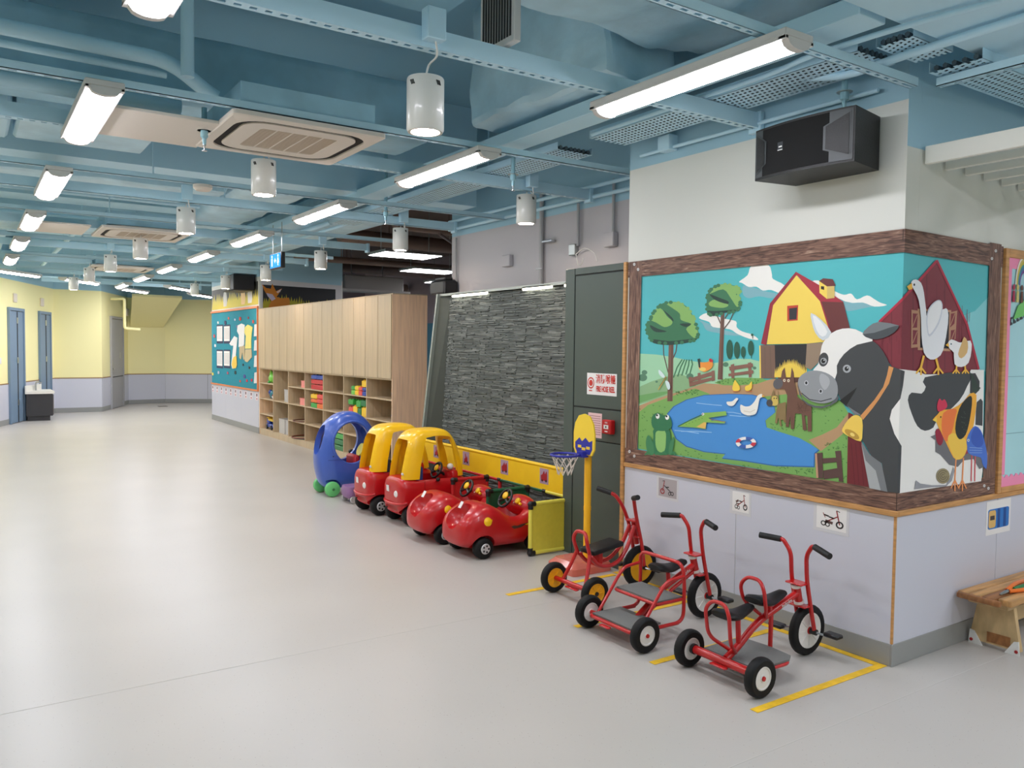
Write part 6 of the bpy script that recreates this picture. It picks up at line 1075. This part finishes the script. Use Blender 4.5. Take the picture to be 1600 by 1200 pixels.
for u, v in ((-.05, .9), (0, .89), (.045, .905)): obj('print_patch', B().m(mat('backboard_yellow', (250, 214, 60), .4)).prism([hb(u-.02, .0138, v-.012), hb(u+.02, .0138, v-.012), hb(u+.02, .0138, v+.008), hb(u-.02, .0138, v+.008)], (-.0005, 0, 0)), hp, smooth=0)
obj('ring_bracket', B().m(bluer).prism([hb(-.04, .0, .83), hb(.04, .0, .83), hb(.03, .0, .87), hb(-.03, .0, .87)], (-.05, 0, 0)), hp, smooth=0)
rc_ = V((HXP-.03-.135, HYP+.06, .845)); obj('ring', B().m(bluer).tube([rc_+V((.10*math.cos(t), .10*math.sin(t), 0)) for t in [i*2*PI/28 for i in range(28)]], .009, 8, closed=True), hp, smooth=60)
b = B().m(mat('net_cord', (226, 216, 206), .7)); n_ = 9
for i in range(n_):
    for s0 in (-1, 1):
        pts = []
        for k in range(4): t = 2*PI*(i+s0*k*.5)/n_; r = (.096, .078, .06, .05)[k]; pts.append(rc_+V((r*math.cos(t), r*math.sin(t), -.006-.045*k)))
        b.tube(pts, .0032, 5)
obj('net', b, hp, smooth=60)

# ---------------------------------------------------------------- tube-framed partition set behind the cars
lime_t = mat('lime_yellow_tube', (240, 230, 92), .4); lime_p = mat('lime_yellow_panel', (230, 216, 74), .5, noise=.03, nscale=30); yel_p = mat('bright_yellow_cloth', (255, 208, 30), .5, noise=.05, nscale=6); grn_p = mat('dark_green_panel', (20, 92, 60), .5); red_p = mat('red_panel', (196, 34, 38), .45)
def partition(x0, x1, y, z1, pm, tm, label):
    o = empty('partition_panel', ((x0+x1)/2, y, 0), label=label, cat='panel', group='tube framed partitions'); r = .017; z0 = .024
    obj('panel', B().m(pm).box((x0+.01, y-.008, z0+.005), (x1-.01, y+.008, z1-.005), .003), o, smooth=0)
    for a, c in (((x0, y, z0), (x0, y, z1)), ((x1, y, z0), (x1, y, z1)), ((x0, y, z0), (x1, y, z0)), ((x0, y, z1), (x1, y, z1))): obj('tube', B().m(tm).cyl(a, c, r, seg=12), o)
    for x in (x0, x1):
        for z in (z0, z1): obj('corner_joint', B().m(black_p).ell((x, y, z), (.026, .024, .0235), 12, 8).cyl((x, y, z), (x, y, z+(.04 if z == z0 else -.04)), .0205, seg=12).cyl((x, y, z), (x+(.04 if x == x0 else -.04), y, z), .0205, seg=12), o)
partition(3.60, 4.0, 5.085, .405, lime_p, lime_t, 'lime yellow framed panel standing nearest the basketball stand'); partition(3.60, 4.0, 5.70, .41, grn_p, grn_p, 'dark green framed panel between the two open red cars'); partition(3.64, 4.0, 6.36, .41, red_p, red_p, 'red framed panel between open red car and yellow-roofed car'); partition(3.64, 4.0, 7.75, .41, red_p, lime_t, 'red panel with lime tubes beside the blue car'); partition(3.64, 4.0, 8.72, .41, red_p, lime_t, 'red panel with lime tubes behind the blue car')
br_ = empty('yellow_barrier', (4.06, 6.3, 0), label='long bright yellow barrier with car pictures behind the toy cars', cat='barrier')
obj('cloth', B().m(yel_p).box((4.045, 5.12, .392), (4.065, 7.7, .618), .006), br_, smooth=0); obj('top_tube', B().m(yel_p).cyl((4.055, 5.09, .615), (4.055, 7.7, .615), .017, seg=12), br_); obj('bottom_tube', B().m(lime_t).cyl((4.055, 5.09, .40), (4.055, 5.5, .40), .016, seg=12), br_); obj('bottom_tube', B().m(grn_p).cyl((4.055, 5.54, .40), (4.055, 6.2, .40), .016, seg=12), br_); obj('bottom_tube', B().m(red_p).cyl((4.055, 6.24, .40), (4.055, 7.7, .40), .016, seg=12), br_)
for y in (5.09, 5.52, 6.22, 7.0, 7.7): obj('joint', B().m(black_p).cyl((4.055, y-.022, .40), (4.055, y+.022, .40), .021, seg=12), br_)
for y in (5.085, 6.22, 7.7):
    zt_ = .40 if y == 6.22 else .618; obj('post', B().m(lime_t if y < 6 else red_p).cyl((4.055, y, 0), (4.055, y, zt_-.01), .017, seg=12), br_)
    if y != 6.22: obj('post_cap', B().m(black_p).ell((4.055, y, .618), (.024, .024, .026), 12, 8).cyl((4.055, y, .58), (4.055, y, .618), .0205, seg=12), br_)
    obj('foot', B().m(black_p).cyl((4.055, y, 0), (4.055, y, .04), .021, seg=12), br_)
for k, y in enumerate([onx(px, py, 4.0435).y for px, py in ((850, 748), (788, 733), (728, 718), (682, 706))]):
    obj('picture', B().m(mat('picture_lilac', (176, 150, 170), .6)).box((4.0435, y-.062, .462), (4.0448, y+.062, .592)), br_, smooth=0); b = B().m(mat('picture_red', (170, 36, 44), .5))
    pts = [(-.045, .49), (.04, .487), (.045, .53), (.02, .545), (.0, .575), (-.012, .545), (-.035, .575), (-.045, .54)] if k < 2 else [(-.03, .49), (.03, .487), (.03, .52), (.012, .53), (.02, .57), (.005, .575), (-.005, .53), (-.018, .555), (-.03, .53)]
    b.prism([(4.0434, y+p[0], p[1]) for p in pts], (-.0006, 0, 0)); obj('car_picture', b, br_, smooth=0)
    obj('car_picture_wheels', B().m(ph_blk).prism([(4.0427, y-.03+.012*math.cos(t), .49+.012*math.sin(t)) for t in [i*PI/5 for i in range(10)]], (-.0004, 0, 0)).prism([(4.0427, y+.025+.01*math.cos(t), .488+.01*math.sin(t)) for t in [i*PI/5 for i in range(10)]], (-.0004, 0, 0)), br_, smooth=0)

# ---------------------------------------------------------------- toy cars (local u runs towards the wall, v along the wall, rear end faces the hall)
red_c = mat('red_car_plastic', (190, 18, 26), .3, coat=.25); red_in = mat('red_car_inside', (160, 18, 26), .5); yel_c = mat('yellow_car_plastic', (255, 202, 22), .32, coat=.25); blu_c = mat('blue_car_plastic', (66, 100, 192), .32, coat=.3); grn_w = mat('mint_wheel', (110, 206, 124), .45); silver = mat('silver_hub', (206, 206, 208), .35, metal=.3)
def sup(n, e, j):
    t = 2*PI*j/n; c_, s_ = math.cos(t), math.sin(t); return math.copysign(abs(c_)**(2/e), c_), math.copysign(abs(s_)**(2/e), s_)
def loft_u(secs, e=3.4, n=28):
    """solid along u from sections (u, half width, z0, z1)"""
    rings = []
    for u, hw, z0, z1 in secs: rings.append([(u, hw*sup(n, e, j)[0], (z0+z1)/2+(z1-z0)/2*sup(n, e, j)[1]) for j in range(n)])
    return B().ring_strip(rings)
def loft_z(secs, e=4, n=32):
    """solid upwards from sections (z, u0, u1, half width)"""
    return B().ring_strip([[((u0+u1)/2+(u1-u0)/2*sup(n, e, j)[0], hw*sup(n, e, j)[1], z) for j in range(n)] for z, u0, u1, hw in secs])
def interp(secs, k=4):
    P = spline([V(s_[:3]) for s_ in secs], k); Q = spline([V((s_[3], 0, 0)) for s_ in secs], k); return [(a.x, a.y, a.z, c.x) for a, c in zip(P, Q)]
def interp_u(secs, k=4):
    return interp(secs, k)
def steering(root, c, tilt, r, hubm):
    c = V(c); R_ = M.Rotation(tilt, 3, 'Y'); ax_ = R_ @ V((-1, 0, 0)); s_ = obj('steering_wheel', B().m(black_p).tube([c+R_ @ V((0, r*math.cos(t), r*math.sin(t))) for t in [i*2*PI/26 for i in range(26)]], .010, 8, closed=True), root, smooth=60, local=True)
    for a_ in (PI/2+.0, PI*7/6, PI*11/6): obj('spoke', B().m(black_p).tube([c, c+R_ @ V((0, r*math.cos(a_), r*math.sin(a_)))], .011, 6), s_, local=True)
    obj('horn_button', B().m(hubm).ell(c+ax_*.012+R_ @ V((0, 0, r*.25)), (.014, r*.42, r*.42), 14, 8, R_), s_, local=True); obj('column', B().m(black_p).cyl(c, c-ax_*.1, .014, seg=10), s_, local=True)
def toy_wheel(root, u, v, r, wd, hub=silver, m_=None, holes=5):
    s0 = 1 if v > 0 else -1; c = V((u, v, r)); t = obj('wheel', B().m(m_ or tyre).lathe([(.001, -wd/2), (r*.8, -wd/2), (r*.96, -wd*.36), (r, -wd*.15), (r, wd*.15), (r*.96, wd*.36), (r*.8, wd/2), (.001, wd/2)], c, (0, 1, 0), 26), root, local=True)
    if hub: 
        obj('hub', B().m(hub).lathe([(.001, 0), (r*.46, 0), (r*.5, .004), (r*.44, .01), (.001, .012)], c+V((0, s0*wd/2*.98, 0)), (0, s0, 0), 20), t, local=True)
        for i in range(holes): a_ = 2*PI*i/holes; obj('hub_hole', B().m(black_p).lathe([(.001, 0), (r*.1, 0), (r*.1, .002), (.001, .002)], c+V((math.cos(a_)*r*.29, s0*(wd/2+.0105), math.sin(a_)*r*.29)), (0, s0, 0), 10), t, local=True)
    return t
CYL = lambda u, z, r, v0, v1: B().m(red_in).cyl((u, v0, z), (u, v1, z), r, seg=24)
def roadster(name, loc, label):
    o = empty(name, loc, 0, label, 'toy car', 'open red toy cars')
    body = obj('body', (lambda b: (b.mats.append(red_c), b)[1])(loft_u(interp([(-.41, .10, .14, .22), (-.395, .16, .10, .275), (-.34, .20, .075, .34), (-.24, .222, .065, .392), (-.15, .226, .06, .40), (-.07, .224, .06, .365), (.02, .222, .06, .315), (.12, .222, .06, .31), (.2, .222, .06, .345), (.28, .215, .065, .352), (.36, .19, .08, .30), (.40, .13, .12, .24)], 3))), o, local=True)
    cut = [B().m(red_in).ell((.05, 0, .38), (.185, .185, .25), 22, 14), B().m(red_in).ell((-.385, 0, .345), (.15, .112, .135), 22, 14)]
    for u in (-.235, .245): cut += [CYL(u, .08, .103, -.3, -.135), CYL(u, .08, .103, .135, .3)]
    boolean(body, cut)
    for u in (-.235, .245):
        for v in (-.19, .19): toy_wheel(o, u, v, .082, .075)
    for s0 in (-1, 1):
        obj('side_light', B().m(yel_c).lathe([(.001, 0), (.034, 0), (.034, .008), (.026, .014), (.001, .015)], (-.21, s0*.216, .285), (0, s0, .25), 16), o, local=True); obj('light_tab', B().m(yel_c).box((-.19, s0*.214, .282), (-.172, s0*.226, .3), .003), o, local=True)
        obj('flame_sticker', B().m(mat('sticker_dark', (70, 44, 40), .5)).prism([(u, s0*.2235, z) for u, z in ((.0, .225), (.03, .232), (.06, .226), (.1, .236), (.16, .24), (.12, .222), (.09, .21), (.03, .205))], (0, s0*.0012, 0)), o, local=True, smooth=0); obj('sticker_flame_tip', B().m(yel_c).prism([(u, s0*.2245, z) for u, z in ((.13, .228), (.19, .245), (.15, .222))], (0, s0*.0012, 0)), o, local=True, smooth=0)
    obj('sticker', B().m(paper).box((-.028, -.02, -.001), (.028, .02, .001), rot=M.Rotation(-1.0, 3, 'Y')), o, local=True).location = (-.302, .03, .384)
    obj('dash', B().m(red_c).ell((.24, 0, .335), (.10, .17, .085), 20, 10), o, local=True); steering(o, (.105, .02, .40), .55, .075, yel_c)
    for v, z, r, m_ in ((-.075, .385, .026, yel_c), (-.11, .365, .012, yel_c), (-.03, .36, .01, white_p)): obj('dash_knob', B().m(m_).lathe([(.001, 0), (r, 0), (r*.9, .014), (.001, .018)], (.165, v, z), (-.8, 0, .6), 14), o, local=True)
    obj('seat', B().m(red_in).box((-.10, -.12, .16), (-.03, .12, .30), .03, seg=2), o, local=True)
    return o
roadster('open_toy_car', (3.485, 5.405, 0), 'open red toy car standing beside the lime yellow panel'); roadster('open_toy_car', (3.455, 5.965, 0), 'open red toy car beside a yellow-roofed car')
def coupe(loc, label, seat_m, extra=False):
    o = empty('roofed_toy_car', loc, 0, label, 'toy car', 'yellow-roofed toy cars')
    body = obj('body', (lambda b: (b.mats.append(red_c), b)[1])(loft_u(interp([(-.365, .12, .16, .34), (-.355, .165, .12, .40), (-.32, .195, .09, .43), (-.24, .208, .07, .435), (-.1, .212, .06, .43), (.1, .212, .06, .43), (.24, .205, .07, .425), (.32, .185, .09, .40), (.355, .12, .15, .33)], 3), 3.8)), o, local=True)
    cut = [B().m(red_in).box((-.2, -.17, .14), (.21, .17, .6)), B().m(red_in).ell((-.37, 0, .135), (.06, .14, .05), 20, 10)]
    for u in (-.245, .245): cut += [CYL(u, .09, .115, -.3, -.12), CYL(u, .09, .115, .12, .3)]
    boolean(body, cut)
    obj('bumper_ridge', B().m(red_c).tube([(-.30, -.205, .215), (-.35, -.165, .20), (-.372, -.08, .192), (-.375, 0, .19), (-.372, .08, .192), (-.35, .165, .20), (-.30, .205, .215)], .014, 8, smooth=3), o, local=True, smooth=60)
    outer = interp([(.415, -.335, .325, .192), (.50, -.325, .315, .19), (.62, -.30, .285, .183), (.72, -.275, .245, .174), (.80, -.225, .195, .155), (.845, -.155, .135, .115), (.86, -.06, .05, .05)], 3)
    roof = obj('roof', (lambda b: (b.mats.append(yel_c), b)[1])(loft_z(outer, 4.5)), o, local=True)
    inner = loft_z([(.38, -.30, .29, .155), (.62, -.262, .248, .148), (.74, -.225, .2, .137), (.79, -.17, .14, .11), (.81, -.08, .06, .06)], 4.5); inner.mats.append(yel_c)
    def win_v(u0, u1, z0, z1, sl=0.): 
        P = [(u0, z0), (u1, z0), (u1-sl*.9, z1-.06), (u1-sl-.05, z1), (u0+sl+.06, z1), (u0+sl*.9, z1-.06)]; P2 = spline([V((a, 0, c)) for a, c in P], 4, True); return B().m(yel_c).prism([(p.x, -.4, p.z) for p in P2], (0, .8, 0))
    def win_u(v, z0, z1, ua, ub): P2 = [(ua, p[0]*2*v, (z0+z1)/2+p[1]*(z1-z0)) for p in rsq(.5, .16)]; return B().m(yel_c).prism(P2, (ub-ua, 0, 0))
    cut = [inner, win_v(-.155, .215, .34, .79, .045), win_u(.118, .36, .765, -.6, -.16), win_u(.135, .36, .74, .13, .6), B().m(yel_c).ell((-.205, .01, .83), (.03, .035, .02), 14, 8)]
    boolean(roof, cut)
    for u in (-.245, .245):
        for v in (-.175, .175): toy_wheel(o, u, v, .092, .085)
    obj('fuel_cap', B().m(white_p).lathe([(.001, 0), (.031, 0), (.031, .01), (.022, .018), (.001, .018)], (-.356, -.10, .285), (-1, -.25, 0), 18), o, local=True); obj('sticker', B().m(paper).box((-.372, .035, .29), (-.368, .085, .345), rot=M.Rotation(-.06, 3, 'Y')), o, local=True)
    obj('maker_badge', B().m(silver).ell((-.332, -.16, .47), (.006, .026, .013), 14, 6), o, local=True); obj('seat', B().m(seat_m).box((-.16, -.13, .30), (-.10, .13, .52), .025, seg=2), o, local=True); obj('seat_base', B().m(seat_m).box((-.16, -.13, .16), (.0, .13, .26), .02), o, local=True)
    obj('dash', B().m(red_c).box((.17, -.17, .30), (.26, .17, .47), .03, seg=2), o, local=True); steering(o, (.09, -.02, .46), .5, .075, yel_c); obj('door_knob', B().m(black_p).ell((-.0, -.214, .405), (.02, .02, .02), 12, 8), o, local=True); obj('mirror', B().m(white_p).ell((.18, -.12, .5), (.03, .03, .03), 12, 8), o, local=True)
    obj('door_line', B().m(red_in).box((-.135, -.2135, .14), (-.13, -.212, .42)).box((.17, -.2135, .14), (.175, -.212, .42)), o, local=True, smooth=0)
    return o
coupe((3.555, 6.70, 0), 'red toy car with yellow roof and blue seat, next to the open red cars', mat('blue_seat', (34, 66, 140), .5)); coupe((3.50, 7.27, 0), 'red toy car with yellow roof, next to the blue toy car', mat('dark_seat', (50, 60, 80), .5))
# blue car
o = empty('blue_toy_car', (3.47, 8.40, 0), 0, 'blue rounded toy car with big oval door opening and mint green wheels', 'toy car')
sec = interp([(.085, -.27, .27, .14), (.14, -.32, .31, .185), (.30, -.36, .345, .208), (.45, -.365, .345, .206), (.62, -.335, .31, .196), (.76, -.265, .235, .172), (.86, -.15, .13, .125), (.895, -.05, .05, .06)], 3)
body = obj('body', (lambda b: (b.mats.append(blu_c), b)[1])(loft_z(sec, 3)), o, local=True)
inner = loft_z([(.2, -.27, .25, .15), (.45, -.31, .29, .168), (.62, -.285, .265, .162), (.75, -.215, .19, .14), (.825, -.1, .08, .09)], 3); inner.mats.append(blu_c)
ov = lambda cu, cz, ru, rz: B().m(blu_c).prism([(cu+ru*math.cos(t), -.4, cz+rz*math.sin(t)) for t in [i*2*PI/30 for i in range(30)]], (0, .8, 0))
cut = [inner, ov(-.025, .57, .21, .225), B().m(blu_c).prism([(-.6, .10*math.cos(t), .60+.16*math.sin(t)) for t in [i*2*PI/24 for i in range(24)]], (.4, 0, 0)), B().m(blu_c).prism([(.2, .12*math.cos(t), .62+.15*math.sin(t)) for t in [i*2*PI/24 for i in range(24)]], (.4, 0, 0))]
for u in (-.24, .24): cut += [B().m(blu_c).cyl((u, -.3, .08), (u, -.12, .08), .105, seg=24), B().m(blu_c).cyl((u, .12, .08), (u, .3, .08), .105, seg=24)]
boolean(body, cut)
b = B().m(blu_c).tube([(-.025+.215*math.cos(t), -.194, .57+.23*math.sin(t)) for t in [i*2*PI/32 for i in range(32)]], .014, 8, closed=True); obj('door_rim', b, o, local=True, smooth=60)
for u in (-.24, .24):
    for v in (-.172, .172): toy_wheel(o, u, v, .082, .07, None, grn_w); obj('wheel_hub', B().m(mat('mint_dark', (70, 130, 80), .5)).lathe([(.001, 0), (.014, 0), (.014, .004), (.001, .004)], (u, v+math.copysign(.035, v), .082), (0, math.copysign(1, v), 0), 12), o, local=True)
obj('seat', B().m(red_p).box((.03, -.12, .25), (.10, .12, .42), .02), o, local=True); obj('seat_base', B().m(blu_c).box((-.12, -.12, .2), (.1, .12, .27), .02), o, local=True)
t_ = M.Rotation(.5, 3, 'Y'); obj('steering_wheel', B().m(lime_t).lathe([(.001, -.01), (.05, -.012), (.072, -.012), (.078, 0), (.072, .012), (.05, .012), (.001, .01)], (.135, -.05, .47), (-.9, 0, .4), 22), o, local=True); obj('lock_button', B().m(black_p).ell((-.24, -.197, .435), (.007, .004, .007), 8, 6), o, local=True); obj('seam_line', B().m(mat('blue_seam', (34, 60, 130), .5)).box((-.3, -.2085, .395), (-.12, -.205, .399)), o, local=True, smooth=0)
# purple push toy between the blue and the roofed car
o = empty('purple_push_toy', (3.47, 7.86, 0), 0, 'purple and pink push toy half hidden beside the blue car', 'toy'); pur = mat('purple_plastic', (150, 110, 158), .4); pk = mat('pink_plastic', (240, 140, 136), .4)
for u0, u1, hgt in ((-.26, -.05, .17), (-.03, .2, .2)): obj('body', (lambda b: (b.mats.append(pur), b)[1])(loft_z([(.05, u0+.02, u1-.02, .10), (.08, u0, u1, .125), (hgt*.8, u0, u1, .125), (hgt, u0+.01, u1-.01, .118)], 4, 20)), o, local=True)
obj('seat', B().m(pk).ell((.085, 0, .205), (.12, .12, .035), 16, 8), o, local=True)
for u in (-.2, -.06, .13):
    for v in (-.11, .11): obj('wheel', B().m(silver).lathe([(.001, -.015), (.035, -.015), (.04, 0), (.035, .015), (.001, .015)], (u, v, .0405), (0, 1, 0), 16), o, local=True)

a = onx(1045, 225, 3.87); obj('junction_box', B().m(blue).box((3.82, a.y-.055, a.z-.05), (3.899, a.y+.055, a.z+.05), .004), smooth=0, label='pale blue junction box on the wall above the mural', cat='box')
